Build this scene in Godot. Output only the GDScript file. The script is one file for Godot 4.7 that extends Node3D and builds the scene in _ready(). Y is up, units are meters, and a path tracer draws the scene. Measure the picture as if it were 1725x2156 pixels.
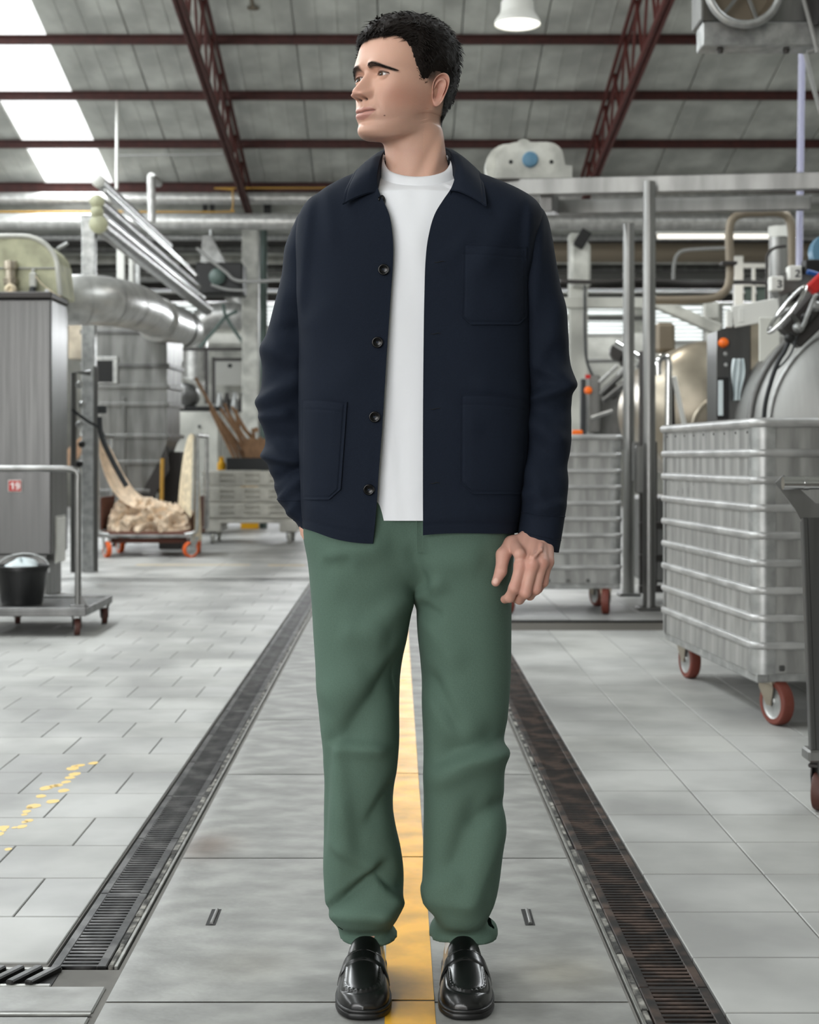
extends Node3D
# A man in a navy work jacket standing on the yellow line of an industrial laundry hall.
# Metres, y up; the camera stands at the origin 1.03 m above the floor and looks along -z.

const F := 3085.0      # focal length in pixels of the 1725 x 2156 frame
const CX := 834.0      # vanishing point
const CY := 964.0
const EYE := 1.03
const BODY := Vector3(0.035, 0.0, -2.87)

var M := {}
var counts := {}
var rng := RandomNumberGenerator.new()


func _ready() -> void:
	rng.seed = 20240611
	# camera
	var cam := Camera3D.new()
	cam.name = "camera"
	cam.position = Vector3(0, EYE, 0)
	cam.projection = Camera3D.PROJECTION_FRUSTUM
	cam.near = 0.05
	cam.far = 200.0
	cam.size = 2156.0 / F * cam.near
	cam.frustum_offset = Vector2((862.5 - CX) / F, (CY - 1078.0) / F) * cam.near
	var lens := CameraAttributesPhysical.new()
	lens.frustum_focal_length = 50.0
	lens.frustum_focus_distance = 2.8
	lens.exposure_aperture = 6.0
	cam.attributes = lens
	add_child(cam)
	cam.current = true
	# sky and exposure
	var we := WorldEnvironment.new()
	we.name = "world_environment"
	var env := Environment.new()
	env.background_mode = Environment.BG_SKY
	var sky := Sky.new()
	var sm := ProceduralSkyMaterial.new()
	sm.sky_top_color = Color(0.80, 0.85, 0.92)
	sm.sky_horizon_color = Color(0.92, 0.94, 0.96)
	sm.ground_bottom_color = Color(0.45, 0.45, 0.44)
	sm.ground_horizon_color = Color(0.75, 0.76, 0.76)
	sm.sky_energy_multiplier = 1.6
	sky.sky_material = sm
	env.sky = sky
	env.tonemap_mode = Environment.TONE_MAPPER_LINEAR
	env.tonemap_exposure = 1.0
	env.sdfgi_enabled = true
	env.ssao_enabled = true
	env.ssil_enabled = true
	we.environment = env
	add_child(we)
	# daylight: through the roof light, the second roof light and the open gate behind the camera
	area_light("roof_light_daylight", Vector3(-4.545, roof_y(13.0) - 0.16, -13.0), Vector2(0.95, 16.6), Vector3(-90 - ROOF_DEG, 0, 0), 95.0, Color(0.97, 0.99, 1.0))
	area_light("roof_light_daylight_001", Vector3(6.0, roof_y(9.5) - 0.16, -9.5), Vector2(0.95, 9.0), Vector3(-90 - ROOF_DEG, 0, 0), 50.0, Color(0.97, 0.99, 1.0))
	area_light("roof_light_daylight_002", Vector3(-4.545, roof_y(8.5) - 0.16, 0.5), Vector2(1.9, 8.0), Vector3(-90 + ROOF_DEG, 0, 0), 14.0, Color(0.97, 0.99, 1.0))
	area_light("gate_daylight", Vector3(-4.3, 2.3, 5.85), Vector2(6.8, 4.2), Vector3(0, -14, 0), 54.0, Color(1.0, 0.985, 0.965))
	area_light("back_window_daylight", Vector3(0.5, 4.1, -31.85), Vector2(15.0, 0.55), Vector3(-25, 180, 0), 70.0, Color(0.98, 0.99, 1.0))
	area_light("side_window_daylight", Vector3(-10.9, 4.9, -8.0), Vector2(18.0, 1.7), Vector3(38, -90, 0), 165.0, Color(0.98, 0.99, 1.0))
	make_materials()
	build_room()
	build_floor()
	build_roof_steel()
	build_left()
	build_right()
	build_person()


func area_light(called: String, at: Vector3, size: Vector2, turn: Vector3, energy: float, color: Color) -> void:
	var l := AreaLight3D.new()
	l.name = called
	l.area_size = size
	l.light_energy = energy
	l.light_color = color
	l.shadow_enabled = true
	l.area_range = 60.0
	l.position = at
	l.rotation_degrees = turn
	add_child(l)


# ---------------------------------------------------------------- helpers

const ROOF_DEG := 13.55


func roof_y(d: float) -> float:      # underside of the roof sheets at distance d
	return 10.02 - 0.241 * d


func px(x: float, y: float, d: float) -> Vector3:   # a measured point of the photograph at distance d
	return Vector3((x - CX) * d / F, EYE - (y - CY) * d / F, -d)


func numbered(called: String, parent: Node) -> String:
	var key := str(parent.get_instance_id()) + called
	var k: int = counts.get(key, 0)
	counts[key] = k + 1
	return called if k == 0 else "%s_%03d" % [called, k]


func root_at(n: Node) -> Vector3:     # where the thing that n belongs to stands (things built in place are not turned)
	var p := Vector3.ZERO
	var k: Node = n
	while k != self and k is Node3D:
		p += (k as Node3D).position
		k = k.get_parent()
	return p


func tag(o: Node3D, label := "", category := "", group := "", kind := "") -> Node3D:
	if label: o.set_meta("label", label)
	if category: o.set_meta("category", category)
	if group: o.set_meta("group", group)
	if kind: o.set_meta("kind", kind)
	return o


func thing(called: String, label: String, category: String, at := Vector3.ZERO, group := "", turn := 0.0) -> Node3D:
	var o := Node3D.new()
	o.name = numbered(called, self)
	add_child(o)
	o.position = at
	o.rotation.y = turn
	tag(o, label, category, group)
	return o


func inst(called: String, mesh: Mesh, m: Material, parent: Node, at := Vector3.ZERO) -> MeshInstance3D:
	var o := MeshInstance3D.new()
	o.name = numbered(called, parent)
	o.mesh = mesh
	o.material_override = m
	o.position = at
	parent.add_child(o)
	return o


func part(called: String, mb: MB, m: Material, parent: Node) -> MeshInstance3D:   # mesh in the parent's own axes
	return inst(called, mb.mesh(), m, parent)


func wpart(called: String, mb: MB, m: Material, parent: Node) -> MeshInstance3D:  # mesh given in world axes
	var o := root_at(parent)
	for k in mb.v.size():
		mb.v[k] -= o
	return inst(called, mb.mesh(), m, parent)


func solo(called: String, label: String, category: String, mb: MB, m: Material, group := "") -> MeshInstance3D:  # a thing that is one mesh, given in world axes
	var lo := Vector3.INF
	var hi := -Vector3.INF
	for p in mb.v:
		lo = lo.min(p)
		hi = hi.max(p)
	var at := Vector3((lo.x + hi.x) / 2, lo.y, (lo.z + hi.z) / 2)
	for k in mb.v.size():
		mb.v[k] -= at
	var o := inst(called, mb.mesh(), m, self, at)
	tag(o, label, category, group)
	return o


func struct(called: String, mb: MB, m: Material) -> MeshInstance3D:
	var o := inst(called, mb.mesh(), m, self)
	tag(o, "", "", "", "structure")
	return o


func copy_of(o: Node3D, at: Vector3, label := "", turn := NAN) -> Node3D:
	var c: Node3D = o.duplicate()
	var base := str(o.name)
	var cut := base.rfind("_")
	if cut > 0 and base.substr(cut + 1).is_valid_int():
		base = base.substr(0, cut)
	c.name = numbered(base, self)
	add_child(c)
	c.position = at
	if not is_nan(turn): c.rotation.y = turn
	if label: c.set_meta("label", label)
	return c


func tab(t: Array, x: float) -> float:     # smooth look-up in [x0, y0, x1, y1, ...], x rising
	var n := t.size() / 2
	if x <= t[0]: return t[1]
	if x >= t[2 * n - 2]: return t[2 * n - 1]
	var k := 0
	while x > t[2 * k + 2]: k += 1
	var x1: float = t[2 * k]
	var y1: float = t[2 * k + 1]
	var x2: float = t[2 * k + 2]
	var y2: float = t[2 * k + 3]
	var m1 := (y2 - y1) / (x2 - x1)
	var m2 := m1
	if k > 0: m1 = lerpf((y1 - t[2 * k - 1]) / (x1 - t[2 * k - 2]), m1, 0.5)
	else: m1 = m2
	if k < n - 2: m2 = lerpf(m2, (t[2 * k + 5] - y2) / (t[2 * k + 4] - x2), 0.5)
	var h := x2 - x1
	var s := (x - x1) / h
	return y1 * (1 + 2 * s) * (1 - s) * (1 - s) + h * m1 * s * (1 - s) * (1 - s) + y2 * s * s * (3 - 2 * s) + h * m2 * s * s * (s - 1)


func smooth_path(pts: Array, per: int) -> Array:    # Catmull-Rom through points
	var out := []
	for k in pts.size() - 1:
		var a: Vector3 = pts[maxi(k - 1, 0)]
		var b: Vector3 = pts[k]
		var c: Vector3 = pts[k + 1]
		var d: Vector3 = pts[mini(k + 2, pts.size() - 1)]
		for s in per:
			out.append(b.cubic_interpolate(c, a, d, float(s) / per))
	out.append(pts[-1])
	return out


func gau(x: float, s: float) -> float:
	return exp(-x * x / (s * s))


func bar(a: Vector3, b: Vector3, w: float, h: float, mb: MB, bevel := 0.003) -> void:   # a straight box section from a to b
	var z := (b - a).normalized()
	var up := Vector3.UP if absf(z.y) < 0.95 else Vector3.FORWARD
	var x := up.cross(z).normalized()
	mb.box((a + b) / 2, Vector3(w, h, a.distance_to(b)), bevel, Basis(x, z.cross(x), z))


class MB:     # collects the faces of one mesh; faces are given counter-clockwise from outside
	var v := PackedVector3Array()
	var n := PackedVector3Array()
	var c := PackedColorArray()
	var x := PackedInt32Array()
	var uv := PackedVector2Array()
	var col := Color(1, 1, 1)

	func face(pts: Array, away: Vector3) -> void:      # a flat convex face whose outside is away from a point
		var nn: Vector3 = (pts[1] - pts[0]).cross(pts[2] - pts[0]).normalized()
		var mid := Vector3.ZERO
		for p in pts: mid += p
		mid /= pts.size()
		var turned := nn.dot(mid - away) < 0
		if turned: nn = -nn
		var at := v.size()
		for p in pts:
			v.push_back(p)
			n.push_back(nn)
			c.push_back(col)
		for k in range(1, pts.size() - 1):
			if turned:
				x.append_array(PackedInt32Array([at, at + k, at + k + 1]))
			else:
				x.append_array(PackedInt32Array([at, at + k + 1, at + k]))

	func box(at: Vector3, size: Vector3, bevel := 0.004, turn := Basis()) -> void:
		var h := size / 2
		var b := minf(bevel, minf(h.x, minf(h.y, h.z)) * 0.9)
		var P := {}
		for sx in [-1, 1]:
			for sy in [-1, 1]:
				for sz in [-1, 1]:
					var key := Vector3i(sx, sy, sz)
					P[key] = [at + turn * Vector3(sx * h.x, sy * (h.y - b), sz * (h.z - b)), at + turn * Vector3(sx * (h.x - b), sy * h.y, sz * (h.z - b)), at + turn * Vector3(sx * (h.x - b), sy * (h.y - b), sz * h.z)]
		for ax in 3:
			for s in [-1, 1]:
				var f := []
				for q in [[-1, -1], [-1, 1], [1, 1], [1, -1]]:
					var k := Vector3i.ZERO
					k[ax] = s
					k[(ax + 1) % 3] = q[0]
					k[(ax + 2) % 3] = q[1]
					f.append(P[k][ax])
				face(f, at)
		if b > 0.0004:
			for ax in 3:
				for q in [[-1, -1], [-1, 1], [1, 1], [1, -1]]:
					var k1 := Vector3i.ZERO
					k1[ax] = -1
					k1[(ax + 1) % 3] = q[0]
					k1[(ax + 2) % 3] = q[1]
					var k2 := k1
					k2[ax] = 1
					face([P[k1][(ax + 1) % 3], P[k2][(ax + 1) % 3], P[k2][(ax + 2) % 3], P[k1][(ax + 2) % 3]], at)
			for k in P:
				face(P[k], at)

	func grid(rows: Array, wrap := false, flip := false, cols = null) -> void:     # rows of points, smooth
		var nu: int = rows[0].size()
		var nv := rows.size()
		var at := v.size()
		for r in nv:
			v.append_array(PackedVector3Array(rows[r]))
		var nn := PackedVector3Array()
		nn.resize(nu * nv)
		var m := nu if wrap else nu - 1
		for r in nv - 1:
			for k in m:
				var k2 := (k + 1) % nu
				var a := r * nu + k
				var b := r * nu + k2
				var d := a + nu
				var e := b + nu
				var pa := v[at + a]
				var pe := v[at + e]
				var fn := (pe - pa).cross(v[at + d] - v[at + b])
				if flip: fn = -fn
				nn[a] += fn
				nn[b] += fn
				nn[d] += fn
				nn[e] += fn
				if flip:
					x.append_array(PackedInt32Array([at + a, at + b, at + e, at + a, at + e, at + d]))
				else:
					x.append_array(PackedInt32Array([at + a, at + e, at + b, at + a, at + d, at + e]))
		for k in nn.size():
			n.push_back(nn[k].normalized())
			c.push_back(col if cols == null else cols[k])

	func tube(pts: Array, r, seg := 10, caps := true, flat := 1.0) -> void:     # round section swept along points; r is a number or one per point
		var rows := []
		var prev := Vector3.ZERO
		for k in pts.size():
			var t: Vector3 = (pts[mini(k + 1, pts.size() - 1)] - pts[maxi(k - 1, 0)]).normalized()
			var side := prev - t * prev.dot(t)
			if side.length() < 0.01:
				side = t.cross(Vector3.UP if absf(t.y) < 0.9 else Vector3.BACK)
			side = side.normalized()
			prev = side
			var up := side.cross(t).normalized()
			var rad: float = r[k] if r is Array else r
			var row := []
			for s in seg:
				var a := TAU * s / seg
				row.append(pts[k] + side * cos(a) * rad + up * sin(a) * rad * flat)
			rows.append(row)
		grid(rows, true, true)
		if caps:
			face(rows[0], pts[1])
			face(rows[-1], pts[-2])

	func lathe(profile: Array, seg: int, xf := Transform3D(), bend := 0.75) -> void:     # [radius, height] pairs from one end to the other, outside to the right; corners sharper than bend stay sharp
		var runs := [[profile[0]]]
		for k in range(1, profile.size()):
			runs[-1].append(profile[k])
			if k < profile.size() - 1:
				var d1 := Vector2(profile[k][0] - profile[k - 1][0], profile[k][1] - profile[k - 1][1])
				var d2 := Vector2(profile[k + 1][0] - profile[k][0], profile[k + 1][1] - profile[k][1])
				if absf(d1.angle_to(d2)) > bend:
					runs.append([profile[k]])
		for run in runs:
			var rows := []
			for p in run:
				var row := []
				for s in seg:
					var a := TAU * s / seg
					row.append(xf * Vector3(cos(a) * p[0], p[1], sin(a) * p[0]))
				rows.append(row)
			grid(rows, true, xf.basis.determinant() < 0)

	func prism(poly: Array, depth: float, xf := Transform3D()) -> void:     # an outline in x and y, extruded from z = 0 to depth
		var pp := PackedVector2Array(poly)
		if Geometry2D.is_polygon_clockwise(pp): pp.reverse()
		var t := Geometry2D.triangulate_polygon(pp)
		for s in 2:
			var z := depth * s
			var at := v.size()
			var nn := (xf.basis * Vector3(0, 0, 1 if s == 1 else -1)).normalized()
			for p in pp:
				v.push_back(xf * Vector3(p.x, p.y, z))
				n.push_back(nn)
				c.push_back(col)
			for k in t.size() / 3:
				var a := t[3 * k]
				var b := t[3 * k + 1]
				var d := t[3 * k + 2]
				var ccw := (pp[b] - pp[a]).cross(pp[d] - pp[a]) > 0
				if ccw == (s == 1):
					x.append_array(PackedInt32Array([at + a, at + d, at + b]))
				else:
					x.append_array(PackedInt32Array([at + a, at + b, at + d]))
		for k in pp.size():
			var p := pp[k]
			var q := pp[(k + 1) % pp.size()]
			var nn := xf.basis * Vector3(q.y - p.y, p.x - q.x, 0)
			var f := [xf * Vector3(p.x, p.y, 0), xf * Vector3(q.x, q.y, 0), xf * Vector3(q.x, q.y, depth), xf * Vector3(p.x, p.y, depth)]
			face(f, (f[0] + f[2]) / 2 - nn.normalized())

	func soup(verts: PackedVector3Array, index: PackedInt32Array, cols := PackedColorArray()) -> void:   # smooth mesh with indices that run clockwise from outside
		var at := v.size()
		var nn := PackedVector3Array()
		nn.resize(verts.size())
		for k in range(0, index.size(), 3):
			var a := index[k]
			var b := index[k + 1]
			var d := index[k + 2]
			var fn := (verts[d] - verts[a]).cross(verts[b] - verts[a])
			nn[a] += fn
			nn[b] += fn
			nn[d] += fn
		v.append_array(verts)
		for k in verts.size():
			n.push_back(nn[k].normalized())
			c.push_back(cols[k] if cols.size() else col)
		for k in index: x.push_back(at + k)

	func mesh() -> ArrayMesh:
		var a := []
		a.resize(Mesh.ARRAY_MAX)
		a[Mesh.ARRAY_VERTEX] = v
		a[Mesh.ARRAY_NORMAL] = n
		a[Mesh.ARRAY_COLOR] = c
		if uv.size() == v.size(): a[Mesh.ARRAY_TEX_UV] = uv
		a[Mesh.ARRAY_INDEX] = x
		var m := ArrayMesh.new()
		m.add_surface_from_arrays(Mesh.PRIMITIVE_TRIANGLES, a)
		return m


# ---------------------------------------------------------------- materials

func noise_image(seed_: int, freq: float, size: int, lo: float, hi: float, octaves := 4, contrast := 1.0, type := FastNoiseLite.TYPE_SIMPLEX_SMOOTH) -> Image:
	var f := FastNoiseLite.new()
	f.seed = seed_
	f.noise_type = type
	f.frequency = freq
	f.fractal_octaves = octaves
	var im := f.get_seamless_image(size, size)
	im.convert(Image.FORMAT_RGB8)
	var data := im.get_data()
	for k in range(0, data.size(), 3):
		var g := clampf((data[k] / 255.0 - 0.5) * contrast + 0.5, 0, 1)
		var w := int(clampf(lerpf(lo, hi, g), 0, 1) * 255)
		data[k] = w
		data[k + 1] = w
		data[k + 2] = w
	return Image.create_from_data(size, size, false, Image.FORMAT_RGB8, data)


func tex(im: Image) -> ImageTexture:
	return ImageTexture.create_from_image(im)


func mat(key: String, color: Color, rough: float, metal := 0.0, opts := {}) -> StandardMaterial3D:
	var m := StandardMaterial3D.new()
	m.resource_name = key
	m.albedo_color = color
	m.roughness = rough
	m.metallic = metal
	if opts.has("tri"):
		m.uv1_triplanar = true
		m.uv1_world_triplanar = opts.get("world", false)
		m.uv1_scale = Vector3.ONE * opts.tri if opts.tri is float else opts.tri
	if opts.has("tex"): m.albedo_texture = opts.tex
	if opts.has("rt"): m.roughness_texture = opts.rt
	if opts.has("bump"):
		m.heightmap_enabled = true
		m.heightmap_texture = opts.bump
		m.heightmap_scale = opts.get("depth", 0.05)
	if opts.has("spec"): m.metallic_specular = opts.spec
	if opts.has("vc"): m.vertex_color_use_as_albedo = true
	if opts.has("coat"):
		m.clearcoat_enabled = true
		m.clearcoat = opts.coat
		m.clearcoat_roughness = opts.get("coat_rough", 0.1)
	if opts.has("emit"):
		m.emission_enabled = true
		m.emission = opts.emit
		m.emission_energy_multiplier = opts.get("energy", 1.0)
	if opts.has("rim"):
		m.rim_enabled = true
		m.rim = opts.rim
		m.rim_tint = 0.6
	if opts.has("sss"):
		m.subsurf_scatter_enabled = true
		m.subsurf_scatter_strength = opts.sss
	if opts.has("back"):
		m.backlight_enabled = true
		m.backlight = opts.back
	M[key] = m
	return m


func make_materials() -> void:
	var cloud := tex(noise_image(3, 0.006, 512, 0.80, 1.0, 5, 1.6))
	var cloud2 := tex(noise_image(8, 0.012, 512, 0.82, 1.0, 6, 1.5))
	var grain := tex(noise_image(5, 0.12, 512, 0.0, 1.0, 3, 1.2))
	var smear := tex(noise_image(11, 0.012, 512, 0.8, 1.0, 5, 1.4))
	var blot := tex(noise_image(17, 0.016, 512, 0.25, 1.0, 5, 2.4))
	var soft := tex(noise_image(41, 0.02, 512, 0.93, 1.0, 3, 1.0))
	# floor
	mat("tile", Color(0.735, 0.735, 0.725), 0.56, 0.0, {"tri": 0.35, "world": true, "tex": cloud, "rt": smear, "bump": grain, "depth": 0.02, "vc": true, "spec": 0.36})
	mat("dark_grout", Color(0.33, 0.315, 0.29), 0.85)
	mat("drum", Color(0.62, 0.62, 0.61), 0.52, 0.7, {"tri": Vector3(2.5, 0.2, 2.5), "tex": soft})
	mat("slab", Color(0.60, 0.60, 0.585), 0.6, 0.0, {"tri": Vector3(0.8, 0.8, 1.3), "world": true, "tex": cloud2, "rt": smear, "bump": grain, "depth": 0.04, "vc": true})
	mat("grout", Color(0.47, 0.46, 0.44), 0.85, 0.0, {"tri": 0.8, "world": true, "tex": cloud2})
	mat("far_floor", Color(0.66, 0.66, 0.65), 0.5, 0.0, {"tri": 0.3, "world": true, "tex": cloud2, "rt": smear})
	mat("yellow_paint", Color(0.96, 0.72, 0.22), 0.36, 0.0, {"tri": 1.4, "world": true, "tex": cloud, "rt": smear})
	mat("worn_yellow", Color(0.90, 0.76, 0.42), 0.5)
	mat("grate", Color(0.30, 0.295, 0.29), 0.5, 0.55, {"tri": 1.2, "world": true, "tex": blot, "rt": smear})
	mat("rust_grate", Color(0.30, 0.235, 0.20), 0.6, 0.4, {"tri": 1.2, "world": true, "tex": blot, "rt": smear})
	mat("trough", Color(0.05, 0.045, 0.04), 0.7)
	mat("edge_steel", Color(0.62, 0.62, 0.60), 0.42, 0.7, {"tri": 2.0, "world": true, "tex": cloud2})
	mat("old_concrete", Color(0.58, 0.57, 0.54), 0.8, 0.0, {"tri": 1.5, "world": true, "tex": blot, "bump": grain, "depth": 0.15})
	mat("rust_stain", Color(0.42, 0.30, 0.23), 0.75)
	mat("damp_stain", Color(0.52, 0.51, 0.46), 0.5)
	# building
	mat("wall", Color(0.80, 0.80, 0.77), 0.8, 0.0, {"tri": 0.3, "world": true, "tex": cloud})
	mat("wall_shadow", Color(0.62, 0.60, 0.56), 0.85)
	mat("roof_sheet", Color(0.80, 0.81, 0.785), 0.75, 0.0, {"tri": 0.4, "world": true, "tex": cloud})
	mat("roof_light", Color(0.9, 0.92, 0.93), 0.6, 0.0, {"emit": Color(1, 1, 1), "energy": 1.25})
	mat("oxide", Color(0.30, 0.135, 0.115), 0.6, 0.0, {"tri": 1.0, "tex": cloud2})
	mat("oxide_red", Color(0.36, 0.14, 0.12), 0.55, 0.0, {"tri": 1.0, "tex": cloud2})
	mat("pane_light", Color(0.9, 0.92, 0.93), 0.3, 0.0, {"emit": Color(0.98, 1, 1), "energy": 1.1})
	mat("white_slat", Color(0.86, 0.87, 0.86), 0.5)
	# metals
	mat("steel", Color(0.60, 0.60, 0.592), 0.42, 0.85, {"tri": Vector3(1.6, 0.25, 1.6), "tex": cloud, "rt": smear})
	mat("steel_dark", Color(0.47, 0.47, 0.465), 0.45, 0.8, {"tri": Vector3(1.6, 0.25, 1.6), "tex": cloud, "rt": smear})
	mat("brushed", Color(0.39, 0.39, 0.388), 0.4, 0.8, {"tri": Vector3(5.0, 0.12, 5.0), "tex": soft, "rt": smear})
	mat("galvanised", Color(0.74, 0.745, 0.74), 0.46, 0.75, {"tri": 1.6, "tex": cloud2, "rt": smear})
	mat("clad", Color(0.82, 0.82, 0.81), 0.42, 0.65, {"tri": 1.2, "tex": cloud2, "rt": smear})
	mat("chrome", Color(0.85, 0.85, 0.85), 0.15, 1.0)
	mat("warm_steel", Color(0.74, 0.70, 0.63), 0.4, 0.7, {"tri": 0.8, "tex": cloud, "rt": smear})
	mat("alu", Color(0.69, 0.69, 0.68), 0.46, 0.5, {"tri": Vector3(3.0, 0.5, 3.0), "tex": cloud, "rt": smear})
	mat("alu_rib", Color(0.78, 0.78, 0.775), 0.38, 0.5, {"tri": 1.0, "tex": cloud})
	# paint and plastic
	mat("white_paint", Color(0.86, 0.86, 0.84), 0.5)
	mat("off_white", Color(0.80, 0.80, 0.77), 0.55, 0.0, {"tri": 1.0, "tex": cloud})
	mat("crate", Color(0.85, 0.84, 0.80), 0.5, 0.0, {"tri": 0.6, "tex": cloud})
	mat("pale_green", Color(0.72, 0.72, 0.60), 0.5, 0.0, {"tri": 1.2, "tex": cloud})
	mat("grey_paint", Color(0.55, 0.55, 0.54), 0.55)
	mat("dark_paint", Color(0.16, 0.17, 0.18), 0.55)
	mat("black", Color(0.035, 0.036, 0.038), 0.5)
	mat("black_plastic", Color(0.07, 0.075, 0.08), 0.38)
	mat("dark_steel", Color(0.25, 0.24, 0.235), 0.5, 0.5)
	mat("taupe_pipe", Color(0.50, 0.46, 0.40), 0.45, 0.3)
	mat("green_grey", Color(0.30, 0.36, 0.34), 0.5)
	mat("red_tyre", Color(0.42, 0.20, 0.155), 0.55)
	mat("brown_tyre", Color(0.30, 0.17, 0.14), 0.55)
	mat("orange_tyre", Color(0.85, 0.36, 0.10), 0.5)
	mat("orange", Color(0.93, 0.42, 0.06), 0.4)
	mat("yellow", Color(0.92, 0.68, 0.08), 0.45)
	mat("gas_yellow", Color(0.70, 0.54, 0.22), 0.5)
	mat("blue", Color(0.08, 0.30, 0.58), 0.45)
	mat("light_blue", Color(0.34, 0.50, 0.60), 0.45)
	mat("red", Color(0.72, 0.12, 0.10), 0.45)
	mat("label_red", Color(0.70, 0.13, 0.11), 0.45)
	mat("letter_white", Color(0.93, 0.93, 0.92), 0.5)
	mat("wood", Color(0.64, 0.49, 0.36), 0.65, 0.0, {"tri": Vector3(6, 1, 6), "tex": cloud2})
	mat("fabric_peach", Color(0.96, 0.87, 0.765), 0.9, 0.0, {"tri": 3.0, "tex": cloud, "back": Color(0.35, 0.22, 0.13)})
	mat("fabric_cream", Color(0.92, 0.86, 0.74), 0.9, 0.0, {"tri": 3.0, "tex": cloud, "back": Color(0.3, 0.26, 0.2)})
	mat("rag", Color(0.82, 0.86, 0.87), 0.9)
	mat("brown_board", Color(0.38, 0.22, 0.17), 0.7)
	mat("lamp_glow", Color(0.95, 0.95, 0.93), 0.4, 0.0, {"emit": Color(1.0, 0.99, 0.95), "energy": 1.6})
	mat("tube_glow", Color(0.95, 0.95, 0.93), 0.4, 0.0, {"emit": Color(1.0, 0.97, 0.92), "energy": 1.15})
	var clear := mat("clear_tube", Color(0.80, 0.80, 0.90, 0.45), 0.2)
	clear.transparency = BaseMaterial3D.TRANSPARENCY_ALPHA
	var bucket := mat("glass", Color(0.8, 0.85, 0.85, 0.15), 0.05)
	bucket.transparency = BaseMaterial3D.TRANSPARENCY_ALPHA
	# person
	var weave := Image.create(256, 256, false, Image.FORMAT_RGB8)
	for yy in 256:
		for xx in 256:
			var w := 0.5 + 0.22 * sin((xx + yy) * TAU / 8.0) + 0.18 * sin((xx - yy) * TAU / 16.0) * sin(yy * TAU / 8.0)
			weave.set_pixel(xx, yy, Color(w, w, w))
	var wt := tex(weave)
	mat("navy", Color(0.086, 0.116, 0.168), 0.85, 0.0, {"tri": 18.0, "tex": tex(noise_image(21, 0.05, 256, 0.88, 1.0, 3, 1.2)), "bump": wt, "depth": 0.02, "spec": 0.3})
	mat("navy_stitch", Color(0.16, 0.20, 0.26), 0.8)
	mat("navy_slit", Color(0.03, 0.04, 0.055), 0.9)
	mat("button", Color(0.022, 0.022, 0.025), 0.2, 0.0, {"spec": 0.4})
	mat("green_cloth", Color(0.325, 0.412, 0.365), 0.82, 0.0, {"tri": 20.0, "tex": tex(noise_image(23, 0.05, 256, 0.92, 1.0, 3, 1.2)), "bump": wt, "depth": 0.012, "spec": 0.35})
	mat("tee", Color(0.90, 0.91, 0.925), 0.9, 0.0, {"tri": 24.0, "bump": wt, "depth": 0.008})
	mat("skin", Color(1, 1, 1), 0.5, 0.0, {"vc": true, "tri": 14.0, "bump": grain, "depth": 0.02, "sss": 0.12, "spec": 0.45})
	mat("hair", Color(0.095, 0.070, 0.055), 0.58, 0.0, {"tri": 20.0, "bump": grain, "depth": 0.1, "spec": 0.35})
	mat("eye", Color(1, 1, 1), 0.12, 0.0, {"vc": true, "coat": 0.5})
	mat("leather", Color(0.032, 0.034, 0.037), 0.3, 0.0, {"tri": 12.0, "bump": grain, "depth": 0.01, "coat": 0.25, "coat_rough": 0.2})
	mat("sole", Color(0.025, 0.025, 0.026), 0.42)
	mat("sock", Color(0.88, 0.88, 0.87), 0.9)


# ---------------------------------------------------------------- the hall

func slabbox(lo: Vector3, hi: Vector3, mb: MB, bevel := 0.0) -> void:
	mb.box((lo + hi) / 2, hi - lo, bevel)


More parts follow.
